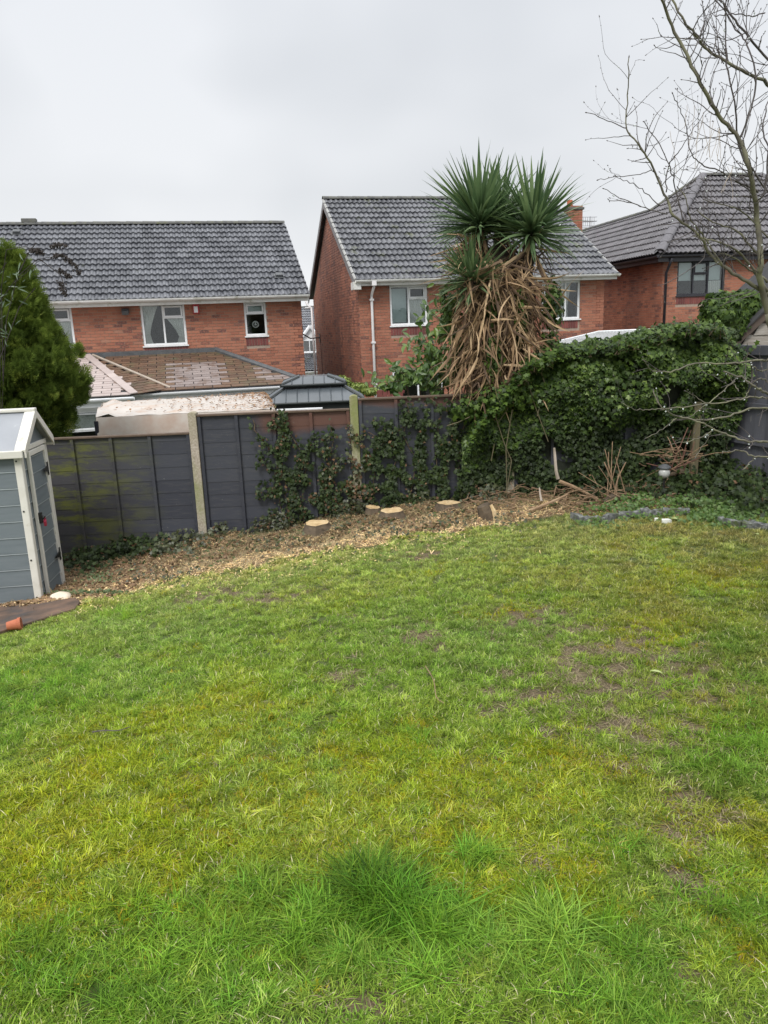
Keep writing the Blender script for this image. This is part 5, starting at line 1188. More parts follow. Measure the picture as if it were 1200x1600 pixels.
m.add(vs, [(j*Kc+k, j*Kc+(k+1)%Kc, (j+1)*Kc+(k+1)%Kc, (j+1)*Kc+k) for j in range(13) for k in range(Kc)]+[tuple(range(Kc))], .5); m.build('fibre_mat', M_bark, palm, smooth=True)
for k in range(60):                                        # reddish dying fan on the left shoulder
    d = Vector((-abs(random.gauss(.8, .5)), random.gauss(-.5, .4), random.gauss(.0, .4))); place_blade('dead_leaf', random.choice(DM[:2]), palm, P(738+random.gauss(0, 6), 398+random.gauss(0, 10), 9.0), d, random.uniform(.28, .48), random.gauss(0, .6), .8)
tag(MG.build('inner_leaves', M_green, palm), kind='stuff')
# big skirt of dead leaves down the trunks
sk = []
for k in range(1050):
    t = random.random(); py = lerp(405, 600, t**.85); hw_ = interp(py, [400, 470, 540, 600, 640], [50, 66, 62, 54, 36]); px = 779+(random.uniform(-1, 1) if random.random() < .6 else random.gauss(0, .5))*hw_+interp(py, [400, 640], [0, -4])
    D = 9.05+random.uniform(-.15, .35)-.22*math.cos(min(1, abs(px-778)/80)*1.57); side = (px-778)/70
    wild = random.random() < .28; d = Vector((side*.4+random.gauss(0, .35 if not wild else 1.0), -.22+random.gauss(0, .25), -1+abs(random.gauss(0, .4 if not wild else 1.0)))); sk.append((P(px, py, D), d, random.uniform(.26, .58)))
sk.sort(key=lambda q: q[0].y)
for p, d, L in sk[:190]: place_blade('dead_leaf', random.choice(DM), palm, p, d, L, random.gauss(0, 1.2), .95)
m = MB(); m.off = Vector((0, 0, 0)); 
for p, d, L in sk[190:]:
    me_ = random.choice(DM); o = place_blade('tmp', me_, palm, p, d, L, random.gauss(0, 1.2), .95); Mx = o.matrix_basis.copy(); bpy.data.objects.remove(o)
    m.add([Mx @ v.co for v in me_.vertices], [tuple(f.vertices) for f in me_.polygons], random.random())
tag(m.build('skirt_leaves', M_brown, palm), kind='stuff')
# flung leaf pieces hanging crosswise
for a, b in (((690, 525), (755, 478)), ((720, 600), (795, 590)), ((740, 560), (795, 500)), ((822, 520), (870, 555)), ((760, 690), (745, 640)), ((800, 600), (845, 640))):
    p, q_ = P(*a, 8.8), P(*b, 8.85); place_blade('dead_leaf', DM[0], palm, q_, p-q_, (p-q_).length*1.1, random.gauss(0, 1), .9)
pi_ = empty('palm_ivy', (*P(800, 600, 9.0).xy, .2), 0, 'green ivy threading up through the dead leaves of the palm', 'ivy')
blobleaves(pi_, 'leaves', [E_(862, 480, 9.05, .15, .18, .36), E_(812, 500, 8.85, .10, .1, .35), E_(703, 480, 9.2, .16, .14, .30), E_(858, 555, 9.0, .16, .18, .30), E_(715, 560, 9.1, .14, .12, .34), E_(770, 560, 8.75, .12, .08, .3), E_(830, 580, 8.75, .14, .08, .2), E_(790, 620, 8.75, .42, .25, .22), E_(850, 590, 8.8, .2, .2, .35), E_(730, 640, 8.75, .22, .18, .16), E_(770, 470, 8.85, .08, .08, .3)], 4200, (.035, .07), M_ivy, out=.35)
m = MB(); m.off = pi_.location                              # hanging bare stems
for st in ([(788, 610), (792, 640), (778, 660), (770, 695), (768, 720)], [(820, 590), (835, 630), (845, 660), (858, 690)], [(770, 640), (785, 690), (800, 720), (795, 760), (790, 780)], [(840, 560), (850, 600), (842, 650)], [(735, 650), (715, 660), (700, 665)], [(800, 640), (790, 700), (794, 770)]):
    m.tube([P(a, b, 8.62+.02*i)+Vector((random.gauss(0, .01), 0, 0)) for i, (a, b) in enumerate(st)], .006, 5)
m.build('hanging_stems', M_oldpost, pi_)

# --- conifer behind the shed, left
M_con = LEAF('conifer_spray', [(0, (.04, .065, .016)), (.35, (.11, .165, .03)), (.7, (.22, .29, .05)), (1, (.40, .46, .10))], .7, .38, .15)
con = empty('conifer_tree', (*P(40, 700, 10.4).xy, -1.2), 0, 'bushy yellow green conifer rising behind the shed at the left edge', 'tree')
cb = P(20, 800, 10.4); cb.z = -1.2; ct = P(2, 395, 10.4)
MB().tube([Vector((0, 0, 0)), (cb*.5+ct*.5)-con.location, ct-con.location], [.14, .09, .02], 8).build('trunk', M_bark, con)
def sprayt():
    vs = []; fs = []
    for k, (x, z, L, a) in enumerate([(0, 0, 1, 0), (.03, .15, .6, .55), (-.03, .2, .6, -.55), (.02, .4, .5, .5), (-.02, .45, .5, -.5), (.0, .6, .38, .4), (0, .65, .36, -.4)]):
        n0 = len(vs); dx, dy = math.sin(a), math.cos(a); w_ = .038
        vs += [(x-w_*dy*.5, z+w_*dx*.5, 0), (x+dx*L*.5-w_*dy, z+dy*L*.5+w_*dx, .05), (x+dx*L, z+dy*L, -.04), (x+dx*L*.5+w_*dy, z+dy*L*.5-w_*dx, .05)]; fs.append((n0, n0+3, n0+2, n0+1))
    return vs, fs
SPR = sprayt()
con_prof = lambda py: interp(py, [385, 420, 470, 500, 540, 580, 620, 690], [4, 22, 44, 56, 74, 104, 106, 84])
pos = []; out_ = []; var = []
lobes = []
for k in range(170):
    py = random.uniform(418, 700); r = con_prof(py)/1202*10.4; th = random.uniform(-math.pi*.98, .2); c = P(0, py, 10.4); r *= random.uniform(.72, 1.16); th = th if random.random() < .6 else random.uniform(-1.2, .1)
    lobes.append((Vector((c.x+.05+r*math.cos(th), c.y+r*math.sin(th)*.9, c.z)), math.cos(th), math.sin(th), random.uniform(.07, .17)))
for k in range(46):                                         # longer shoots that break the outline
    py = random.uniform(405, 680); r = con_prof(py)/1202*10.4*random.uniform(1.08, 1.3); th = random.uniform(-1.1, .1); c = P(0, py, 10.4)
    lobes.append((Vector((c.x+.05+r*math.cos(th), c.y+r*math.sin(th)*.9, c.z+random.uniform(0, .1))), math.cos(th), math.sin(th), random.uniform(.035, .07)))
for c, cx_, sy_, rr in lobes:
    lo = random.random()
    for k in range(200 if rr > .07 else 55):
        d = Vector((random.gauss(0, 1), random.gauss(0, 1), random.gauss(0, 1.5))).normalized(); f = random.random()**.5
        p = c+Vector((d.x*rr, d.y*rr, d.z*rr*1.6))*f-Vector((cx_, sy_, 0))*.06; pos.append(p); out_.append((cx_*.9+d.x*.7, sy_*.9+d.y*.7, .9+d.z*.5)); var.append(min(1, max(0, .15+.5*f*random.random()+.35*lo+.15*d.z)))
pos = np.array([tuple(p) for p in pos]); out_ = np.array(out_); n = len(pos)
dirv = out_/np.linalg.norm(out_, axis=1, keepdims=True); nn_ = np.cross(dirv, RNG.normal(0, 1, (n, 3))); nn_ /= np.linalg.norm(nn_, axis=1, keepdims=True)
RT = np.stack([np.cross(dirv, nn_), dirv, nn_], axis=2)
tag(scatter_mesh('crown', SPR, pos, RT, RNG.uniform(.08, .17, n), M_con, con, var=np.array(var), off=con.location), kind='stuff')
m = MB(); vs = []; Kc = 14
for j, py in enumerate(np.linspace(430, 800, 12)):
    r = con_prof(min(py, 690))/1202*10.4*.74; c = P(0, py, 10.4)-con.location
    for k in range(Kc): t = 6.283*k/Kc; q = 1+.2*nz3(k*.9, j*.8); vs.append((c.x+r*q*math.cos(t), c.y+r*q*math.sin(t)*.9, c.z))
m.add(vs, [(j*Kc+k, j*Kc+(k+1)%Kc, (j+1)*Kc+(k+1)%Kc, (j+1)*Kc+k) for j in range(11) for k in range(Kc)]+[tuple(range(Kc))], .5); m.build('crown_shade_core', M_core, con, smooth=True)  # closed dark hull inside the crown, painted as its inner shade

# --- buddleia with blackened flower heads in front of the conifer
bud = empty('buddleia_shrub', (*P(8, 690, 9.7).xy, -1.0), 0, 'arching buddleia with blackened seed heads over the conifer top', 'shrub')
M_seed = MAT('seed_head', [(.3, (.025, .02, .018)), (.8, (.06, .05, .045))], 30, .9, .5)
M_silver = LEAF('silver_leaf', [(0, (.07, .12, .06)), (.6, (.15, .21, .13)), (1, (.36, .42, .34))], .5, .2)
m = MB(); m.off = bud.location; sd_ = MB(); sd_.off = bud.location; lv = []; ld = []
arcs = [[(0, 700), (10, 500), (25, 440), (60, 408), (100, 400), (122, 418), (130, 440)], [(0, 650), (0, 470), (30, 430), (58, 405), (78, 402)], [(5, 600), (2, 450), (10, 390), (40, 385), (62, 395)], [(30, 425), (45, 395), (56, 380)], [(62, 405), (95, 430), (102, 452)], [(0, 560), (30, 480), (55, 450)], [(0, 520), (-10, 440), (10, 410)]]
for a in arcs:
    pts = [P(x, y, 9.5+.06*math.sin(i*2)) for i, (x, y) in enumerate(a)]; m.tube(pts, [max(.002, .006-.0008*i) for i in range(len(pts))], 5)
for line in ([(84, 402), (92, 398), (104, 404), (116, 414), (124, 428)], [(80, 386), (90, 382), (104, 384)], [(92, 422), (104, 430), (110, 434)], [(93, 440), (98, 452), (102, 462)], [(55, 390), (60, 396)], [(45, 393), (58, 391), (66, 396)]):
    for (x0, y0), (x1, y1) in zip(line, line[1:]):
        for k in range(36):
            t = random.random(); p = P(lerp(x0, x1, t)+random.gauss(0, 2.2), lerp(y0, y1, t)+random.gauss(0, 1.8), 9.5+random.gauss(0, .02)); sd_.rbox(p, (.014, .014, .018), (random.random()*3, random.random()*3, 0))
m.build('stems', M_seed, bud); tag(sd_.build('seed_heads', M_seed, bud), kind='stuff')
for x, y, n in ((30, 428, 12), (8, 455, 14), (2, 522, 12), (12, 480, 6)):
    for k in range(n): p = P(x+random.gauss(0, 12), y+random.gauss(0, 12), 9.5+random.gauss(0, .08)); lv.append(tuple(p)); ld.append((random.gauss(0, .5), -1, random.gauss(.5, .4)))
NARROW = ([(0, -.5, 0), (.07, -.1, .03), (.06, .2, .0), (0, .55, -.14), (-.06, .2, 0), (-.07, -.1, .03)], [(0, 1, 2, 3), (0, 3, 4, 5)])
k = len(lv); tag(scatter_mesh('leaves', NARROW, np.array(lv), rots(np.array(ld), RNG.uniform(1.2, 5, k)), RNG.uniform(.06, .14, k), M_silver, bud, off=bud.location), kind='stuff')

# --- bare fruit tree at the right
M_twig = MAT('lichened_bark', [(.25, (.065, .058, .050)), (.5, (.13, .12, .085)), (.7, (.19, .19, .11)), (.85, (.28, .28, .18))], 9, .8, .5, .006)
M_twigdark = MAT('twig_bark', [(.25, (.045, .038, .040)), (.7, (.10, .085, .08)), (.9, (.15, .14, .10))], 12, .75, .3)
tree = empty('bare_tree', (*P(1290, 1000, 4.9).xy, .2), 0, 'leafless lichened fruit tree reaching in from the right edge', 'tree')
TD = 4.9
tb = Vector((tree.location.x, tree.location.y, -.05))
def smooth_path(pts, n=4):
    out = []
    for i in range(len(pts)-1):
        p0, p1, p2, p3 = pts[max(i-1, 0)], pts[i], pts[i+1], pts[min(i+2, len(pts)-1)]
        for k in range(n):
            t = k/n; out.append(.5*((2*p1)+(-p0+p2)*t+(2*p0-5*p1+4*p2-p3)*t*t+(-p0+3*p1-3*p2+p3)*t*t*t))
    out.append(pts[-1]); return out
fork = P(1222, 560, TD); fork2 = P(1215, 690, TD)
m = MB(); m.off = tree.location; m.tube(smooth_path([tb, P(1275, 900, TD), P(1240, 720, TD), fork, P(1202, 490, TD-.02)]), [.10]*4+[.085]*4+[.055]*4+[.034]*4+[.026], 12); m.build('trunk', M_twig, tree, smooth=True)
BR = []   # (pixel path, depth start, depth end, r0, r1, density)
def BRh(p, d0, d1, r0, r1, den=1, mat=0): BR.append((p, d0, d1, r0, r1, den, mat))
BRh([(1215, 540), (1199, 480), (1186, 432), (1189, 400), (1183, 340), (1178, 300), (1169, 260), (1155, 216), (1123, 181), (1095, 130), (1072, 84), (1050, 40), (1030, -12)], 4.9, 4.5, .030, .008, 1.5)
BRh([(1250, 500), (1203, 462), (1168, 441), (1131, 417), (1109, 396), (1090, 366), (1053, 337), (1042, 310), (1019, 262), (999, 227), (979, 201), (981, 150), (982, 90)], 4.9, 4.6, .020, .003, 1)
BRh([(979, 201), (950, 188), (917, 176)], 4.6, 4.55, .004, .002, .3)
BRh([(1235, 190), (1200, 131), (1172, 117), (1138, 98), (1106, 78), (1085, 50), (1070, 35), (1048, -10)], 5.0, 4.7, .016, .006, 1)
BRh([(1169, 262), (1154, 225), (1148, 160), (1136, 100), (1133, 50), (1136, -10)], 4.75, 4.6, .008, .004, .9)
BRh([(1156, 218), (1174, 170), (1180, 120), (1168, 70), (1150, 45), (1120, 0)], 4.8, 5.0, .008, .004, .9)
BRh([(1235, 120), (1200, 92), (1165, 52), (1140, 20), (1118, -10)], 5.0, 4.9, .010, .006, .9)
BRh([(1150, 285), (1130, 270), (1095, 256), (1080, 238), (1072, 200), (1060, 165), (1050, 148)], 4.7, 4.6, .006, .0025, .5)
BRh([(1185, 300), (1165, 290), (1150, 284)], 4.8, 4.7, .009, .006, .2)
BRh([(1068, 348), (1056, 300), (1050, 270), (1030, 225), (1015, 205), (1006, 190)], 4.7, 4.6, .006, .0025, .5)
BRh([(1040, 300), (1044, 260), (1062, 235), (1085, 200), (1110, 165)], 4.65, 4.5, .005, .002, .6)
BRh([(1018, 265), (1000, 272), (965, 276), (935, 281)], 4.6, 4.55, .004, .002, .3)
BRh([(1030, 320), (1003, 296), (985, 285), (962, 276)], 4.62, 4.55, .004, .002, .3)
BRh([(1042, 335), (1010, 325), (975, 312), (945, 295)], 4.65, 4.6, .0045, .002, .4)
BRh([(1010, 325), (980, 316), (950, 312)], 4.62, 4.6, .003, .002, .2)
BRh([(1131, 417), (1100, 370), (1080, 345), (1072, 310), (1060, 295)], 4.8, 4.7, .008, .003, .8)
BRh([(1198, 455), (1165, 405), (1140, 385), (1112, 375), (1085, 370)], 4.85, 4.7, .012, .004, .9)
BRh([(1200, 440), (1170, 420), (1145, 402), (1125, 396)], 4.9, 4.8, .010, .004, .8)
BRh([(1188, 400), (1150, 360), (1120, 350), (1090, 330)], 4.85, 4.7, .009, .003, .9)
BRh([(1230, 400), (1190, 360), (1160, 330), (1130, 320), (1100, 312)], 5, 4.8, .008, .003, .9)
BRh([(1181, 325), (1196, 290), (1200, 240), (1192, 200), (1199, 160)], 4.85, 4.9, .009, .004, .8)
BRh([(1085, 362), (1100, 402), (1045, 440), (1030, 445)], 4.7, 4.6, .004, .002, .3)
BRh([(1196, 20), (1170, 25), (1150, 22), (1120, 25)], 4.9, 4.8, .005, .003, .6)
BRh([(1240, 330), (1199, 300), (1175, 262)], 5, 4.9, .009, .005, .8)
BRh([(1132, 100), (1108, 72), (1080, 45)], 4.65, 4.6, .004, .002, .4)
BRh([(1055, 70), (1040, 76), (1022, 72)], 4.6, 4.6, .003, .002, .3)
# low boughs in front of the side fence
LB = lambda l: [(840+x/3.333, 400+y/3.333) for x, y in l]
BRh([(1240, 560)]+LB([(1200, 540), (1130, 545), (1050, 555), (950, 562), (820, 560), (720, 598), (660, 605), (590, 592), (555, 545)]), 4.6, 4.3, .010, .003, .7)
BRh([(1240, 625)]+LB([(1200, 715), (1150, 690), (1110, 665), (1060, 630), (970, 603)]), 4.5, 4.4, .012, .006, .5)
BRh([(1240, 635)]+LB([(1200, 790), (1100, 795), (1000, 832), (860, 855), (740, 838), (650, 793), (600, 705)]), 4.5, 4.2, .009, .004, .7)
BRh(LB([(650, 793), (580, 800), (500, 797), (445, 765)]), 4.2, 4.1, .004, .002, .5)
BRh([(1240, 690)]+LB([(1200, 965), (1130, 968), (1060, 960), (980, 925), (920, 903), (850, 865), (740, 838)]), 4.4, 4.2, .010, .005, .7)
BRh(LB([(920, 900), (860, 940), (780, 965), (690, 980)]), 4.3, 4.2, .005, .002, .4)
BRh([(1240, 622)]+LB([(1200, 740), (1130, 735), (1060, 745), (960, 765), (870, 770), (780, 785), (650, 797)]), 4.5, 4.2, .008, .004, .6)
BRh(LB([(720, 848), (650, 900), (570, 948)]), 4.2, 4.15, .004, .002, .3)
BRh([(1240, 715)]+LB([(1200, 1045), (1150, 1045), (1110, 1038), (1070, 1015), (1010, 1016), (960, 1022)]), 4.3, 4.2, .008, .004, .5)
BRh(LB([(1140, 1045), (1110, 1070), (1075, 1110)]), 4.25, 4.2, .005, .003, .4)
BRh(LB([(1030, 650), (960, 710), (880, 770), (790, 838), (700, 850)]), 4.45, 4.3, .005, .002, .5)
BRh(LB([(1115, 680), (1115, 600), (1112, 560)]), 4.5, 4.45, .007, .005, .2, 1)
BRh(LB([(990, 610), (1020, 665), (1045, 700)]), 4.45, 4.4, .004, .003, .2)
BRh(LB([(900, 925), (860, 990), (820, 1050)]), 4.3, 4.25, .003, .002, .3)
BRh(LB([(1200, 590), (1160, 600), (1120, 575), (1050, 555)]), 4.6, 4.5, .006, .003, .6)
BRh(LB([(880, 770), (830, 735), (770, 705)]), 4.3, 4.3, .003, .0015, .2)
BRh([(1240, 600)]+LB([(1210, 660), (1170, 640), (1130, 650), (1100, 700), (1080, 740)]), 4.5, 4.4, .006, .003, .8)
# boughs outside the frame so the tree is whole
BRh([(1240, 600), (1330, 480), (1420, 330), (1450, 150), (1440, -60)], 4.9, 5.4, .035, .008, 1.5); BRh([(1235, 560), (1290, 380), (1300, 200), (1270, 20), (1280, -120)], 4.9, 5.0, .03, .008, 1.5)
buds = []; drops = []; tw = MB(); tw.off = tree.location
def twig(p, d, L, r, depth):
    n = max(3, int(L/.035)); pts = [p]; dd = d.normalized()
    for i in range(n):
        dd = (dd+Vector((random.gauss(0, .14), random.gauss(0, .14), random.gauss(0, .14)+.03))).normalized(); pts.append(pts[-1]+dd*(L/n))
        if random.random() < .55: buds.append((pts[-1], Vector((random.gauss(0, 1), random.gauss(0, 1), random.gauss(.3, 1))).normalized(), random.uniform(.005, .009)))
    tw.tube(pts, [lerp(r, r*.35, i/n) for i in range(n+1)], 4)
    buds.append((pts[-1], dd, .010))
    if random.random() < .3: drops.append(pts[random.randrange(1, n+1)])
    if depth > 0:
        for i in range(1, n):
            if random.random() < .30: twig(pts[i], (dd+Vector((random.gauss(0, .9), random.gauss(0, .8), random.gauss(.25, .7)))), L*random.uniform(.3, .6), r*.6, depth-1)
for path, d0, d1, r0, r1, den, mt in BR:
    k = len(path); pts = [P(x, y, lerp(d0, d1, i/(k-1))+.03*math.sin(i*1.9)) for i, (x, y) in enumerate(path)]
    sp_ = smooth_path(pts, 5); sp_ = [q+Vector((random.gauss(0, .0025), random.gauss(0, .003), random.gauss(0, .0025))) for q in sp_]; nn = len(sp_)
    rr = [lerp(r0*.76, r1*.85, (i/(nn-1))**.7)*(1+.12*nz3(i*.7, r0*99)) for i in range(nn)]
    m = MB(); m.off = tree.location; m.tube(sp_, rr, 8 if r0 > .008 else 6); m.build('branch', M_twigdark if (mt or path[0][1] < 380) and r0 < .012 else M_twig, tree, smooth=True)
    buds.append((sp_[-1], (sp_[-1]-sp_[-2]).normalized(), .012))
    low = path[len(path)//2][1] > 520
    Ltot_ = sum((sp_[i+1]-sp_[i]).length for i in range(nn-1))
    for j in range(int(Ltot_*(17.0 if not low else 12)*den)):
        i = random.randrange(nn//8, nn-1); d = (sp_[i+1]-sp_[i]).normalized(); e_ = Vector((random.gauss(0, 1), random.gauss(0, .8), random.gauss(.3, .8)))
        e_ = e_-d*e_.dot(d); twig(sp_[i], d*.7+e_.normalized(), random.uniform(.06, .42 if not low else .2), min(rr[i]*.55, .0035), 1 if random.random() < .55 else 0)
    for j in range(int(Ltot_*9)):
        i = random.randrange(0, nn); buds.append((sp_[i], Vector((random.gauss(0, 1), random.gauss(0, 1), random.gauss(.2, 1))).normalized(), random.uniform(.006, .011)))
        if low and random.random() < .5: drops.append(sp_[i]-Vector((0, 0, rr[i]+.004)))
tag(tw.build('twigs', M_twigdark, tree), kind='stuff')
BUD = ([(.28, 0, 0), (0, .28, 0), (-.28, 0, 0), (0, -.28, 0), (.25, 0, .5), (0, .25, .5), (-.25, 0, .5), (0, -.25, .5), (0, 0, 1.1)], [(0, 1, 5, 4), (1, 2, 6, 5), (2, 3, 7, 6), (3, 0, 4, 7), (4, 5, 8), (5, 6, 8), (6, 7, 8), (7, 4, 8)])
bp_ = np.array([tuple(b[0]) for b in buds]); bd_ = np.array([tuple(b[1]) for b in buds])
tag(scatter_mesh('buds', BUD, bp_, rots(bd_, RNG.random(len(buds))*6), np.array([b[2] for b in buds]), M_twigdark, tree, off=tree.location), kind='stuff')
m_, nt_, b_, _ = newmat('rain_drop'); b_.inputs['Base Color'].default_value = (.9, .95, .95, 1); b_.inputs['Roughness'].default_value = .02; b_.inputs['Transmission Weight'].default_value = .35; b_.inputs['IOR'].default_value = 1.33
DROP = ([(0, 0, .6), (.5, 0, 0), (.35, .35, 0), (0, .5, 0), (-.35, .35, 0), (-.5, 0, 0), (-.35, -.35, 0), (0, -.5, 0), (.35, -.35, 0), (0, 0, -.55)], [(0, i, i % 8+1) for i in range(1, 9)]+[(9, i % 8+1, i) for i in range(1, 9)])
k = len(drops); tag(scatter_mesh('rain_drops', DROP, np.array([tuple(q) for q in drops]), rots(np.tile([[0, 0, 1.]], (k, 1)), np.zeros(k)), RNG.uniform(.006, .012, k), m_, tree, off=tree.location), kind='stuff')
# dry hanging strands caught in the crown
m = MB(); m.off = tree.location
for k in range(16):
    x, y = random.choice([(1110, 190), (1125, 200), (1100, 175), (1075, 165), (1060, 205), (1160, 230), (1145, 260)]); x += random.gauss(0, 8); L = random.uniform(35, 75); dx = random.gauss(-8, 8)
    m.tube([P(x+dx*t+random.gauss(0, 1), y+L*t, 4.65) for t in np.linspace(0, 1, 6)], .0013, 4)
tag(m.build('dry_strands', M_beigecap, tree), kind='stuff')

# ------------------------------------------------------------------ bed: stumps, sticks, cut stems, lamp, edging
M_cut = MAT('fresh_cut_wood', [(.3, (.38, .25, .12)), (.5, (.52, .38, .20)), (.8, (.62, .48, .30))], 14, .8, .4, .004, stain=[((.34, .20, .09), 9, .6, .75)])
M_stbark = MAT('stump_bark', [(.3, (.06, .045, .03)), (.8, (.15, .11, .07))], 14, .9, .8, .01)
def stump(px, py, w_, label, hgt=.07, tilt=(0, 0)):
    g = G(px, py+6); r = w_*.86/2/1202*g.y; hgt *= .7; root = empty('tree_stump', g, 0, label, 'stump', 'fresh cut stumps along the fence')
    n = 20; vs = []; ph = random.random()*9
    prof = [(r*1.5, -.06), (r*1.18, .02), (r*1.02, hgt*.7), (r*.98, hgt)]
    for rr, z in prof:
        for k in range(n): t = 6.283*k/n; q = 1+.30*nz3(math.cos(t)*1.4+ph, math.sin(t)*1.4)+.09*nz3(math.cos(t)*5, math.sin(t)*5, ph); x, y = rr*q*math.cos(t), rr*q*math.sin(t)*.85; vs.append((x, y, z+(tilt[0]*x+tilt[1]*y if z == hgt else 0)))
    MB().add(vs, [(j*n+k, j*n+(k+1)%n, (j+1)*n+(k+1)%n, (j+1)*n+k) for j in range(3) for k in range(n)]).build('bark', M_stbark, root, smooth=False)
    top = [Vector(v)*1.0 for v in vs[3*n:]]; vs2 = [Vector((v.x*s_, v.y*s_, v.z+.002+.003*nz3(v.x*40*s_, v.y*40*s_))) for s_ in (1.0, .66, .33) for v in top]+[Vector((0, 0, hgt+.003))]
    MB().add(vs2, [(j*n+k, j*n+(k+1)%n, (j+1)*n+(k+1)%n, (j+1)*n+k) for j in range(2) for k in range(n)]+[(2*n+k, 2*n+(k+1)%n, 3*n) for k in range(n)], .5).build('cut_face', M_cut, root)
    return root
stump(495, 823, 46, 'leftmost pale freshly cut stump in the chip bed', .11, (.02, .05))
stump(613, 803, 40, 'pale cut stump in the middle of the bed right of the second concrete post', .11, (.05, .08))
stump(583, 799, 30, 'ragged stump touching the left side of the middle cut stump', .13, (-.1, .1))
stump(701, 789, 40, 'rightmost pale cut stump close against the ivy covered fence', .10, (.02, .02))
# ivy bound stub with a pale split face
g = G(762, 812); st_ = empty('wood_stub', g, 0, 'rough upright stub with pale split edge right of the stumps', 'stump')
m = MB(); m.tube([(0, 0, -.03), (-.02, 0, .08), (-.05, 0, .15)], [.10, .09, .07], 9); m.build('bark', M_stbark, st_)
m = MB(); m.tube([(.07, -.07, 0), (.06, -.06, .09), (.03, -.04, .16)], [.02, .026, .018], 6); m.build('split_face', M_cut, st_)

def stickobj(name, label, cat, pts, r, mat, group=None, n=6):
    pts = [Vector(p) for p in pts]; root_l = pts[0].copy(); m = MB(); m.off = root_l; sp_ = smooth_path(pts, 3)
    m.tube(sp_, [lerp(r, r*.55, i/(len(sp_)-1)) for i in range(len(sp_))], n); o = m.build(name, mat, None); o.location = root_l; tag(o, label, cat, group); return o
M_stick = MAT('dry_stick', [(.3, (.16, .10, .055)), (.6, (.30, .20, .12)), (.85, (.42, .32, .21))], 10, .8, .4)
def gp_(px, py, h=0, D=None): p = G(px, py); return p+Vector((0, 0, h))
def up(px, py, D): return P(px, py, D)
stickobj('cut_branch', 'long bent brown branch lying across the bed right of the stumps', 'branch', [up(802, 806, 8.1), up(830, 797, 8.1), up(862, 784, 8.15), up(888, 772, 8.2)], .022, M_stick)
stickobj('cut_branch', 'pale stripped branch leaning upright against the hedge', 'branch', [up(872, 748, 8.45), up(869, 735, 8.45), up(867, 710, 8.5), up(866, 700, 8.5)], .022, M_beigecap)
stickobj('cut_branch', 'thick low branch curving along the hedge foot', 'branch', [up(874, 752, 8.4), up(895, 760, 8.4), up(915, 770, 8.4), up(935, 780, 8.35)], .022, M_stick)
stickobj('cut_branch', 'orange brown branch lying flat behind the edging', 'branch', [gp_(988, 790, .03), gp_(1020, 786, .04), gp_(1055, 780, .05)], .018, M_stick)
stickobj('cut_branch', 'pale thin stick lying at the right of the bed', 'branch', [gp_(1060, 776, .03), up(1068, 765, 8.6), up(1077, 750, 8.6)], .008, M_beigecap)
stickobj('cut_branch', 'short grey stick lying beside the edging gap', 'branch', [gp_(1080, 778, .04), gp_(1092, 795, .03)], .008, M_beigecap)
stickobj('cut_branch', 'short pale stick standing beside the brush pile', 'branch', [up(846, 783, 8.2), up(844, 772, 8.25), up(843, 762, 8.3)], .014, M_beigecap)
# brush pile: many thin sticks (countless)
m = MB()
for k in range(300):
    c = random.choice([(850, 775, 45, 12), (900, 780, 50, 14), (960, 775, 40, 10), (800, 785, 30, 12), (1050, 715, 45, 16), (1000, 760, 40, 12), (740, 790, 40, 10)])
    px, py = c[0]+random.gauss(0, .6)*c[2], c[1]+random.gauss(0, .6)*c[3]; g = GB(px, min(max(py, 770), 850)); p = Vector((g.x, min(g.y, 8.8)-.05, g.z+random.uniform(.0, .10)))
    if c[1] < 730: p = P(px, py, 8.45)
    a = random.uniform(0, 6.283); L = random.uniform(.08, .35); d = Vector((math.cos(a), math.sin(a)*.5, random.gauss(0, .22))); m.tube([p, p+d*L*.5+Vector((0, 0, random.gauss(.01, .01))), p+d*L], random.uniform(.002, .006), 4)
tag(m.build('brush_pile', M_stick), 'tangle of thin dry sticks and cut stems along the hedge foot', 'brush', kind='stuff')
# cut shrub: upright dry canes
def canes(label, base, tips, r_, mat):
    b = up(*base); root = empty('cut_shrub', b, 0, label, 'shrub')
    for t in tips:
        e_ = up(*t); m = MB(); m.off = b; o_ = Vector((random.gauss(0, .06), random.gauss(0, .03), 0)); r = random.uniform(.5, 1.15)*r_; m.tube(smooth_path([b+o_, lerp(b, e_, .5)+o_*.5+Vector((random.gauss(0, .01), 0, 0)), e_], 3), [r, r*.95, r*.9, r*.85, r*.8, r*.75, r*.7], 6); m.build('cane', mat, root)
    m = MB(); m.tube([(-.1, 0, -.05), (0, 0, .0), (.1, 0, -.03)], [.02, .045, .02], 8); m.build('crown_knot', M_stbark, root); return root
canes('cluster of dry tan canes cut short and fanning up from the bed before the hedge', (957, 776, 8.3), [(970, 698, 8.4), (957, 690, 8.4), (945, 702, 8.4), (944, 722, 8.4), (904, 738, 8.3), (912, 756, 8.2), (978, 722, 8.3), (951, 706, 8.5), (925, 742, 8.3), (962, 714, 8.4), (948, 784, 8.1), (935, 728, 8.4), (966, 740, 8.4)], .0085, M_stick)
M_redcane = MAT('red_cane', [(.3, (.11, .05, .035)), (.8, (.22, .11, .075))], 10, .7, .3)
canes('reddish cut canes and twiggy crown standing beside the timber post', (1060, 735, 8.5), [(1048, 680, 8.5), (1046, 690, 8.5), (1075, 668, 8.5), (1080, 672, 8.5), (1072, 700, 8.5), (1056, 705, 8.5), (1085, 690, 8.5), (1030, 712, 8.4), (1010, 724, 8.4), (1095, 715, 8.4)], .008, M_redcane)
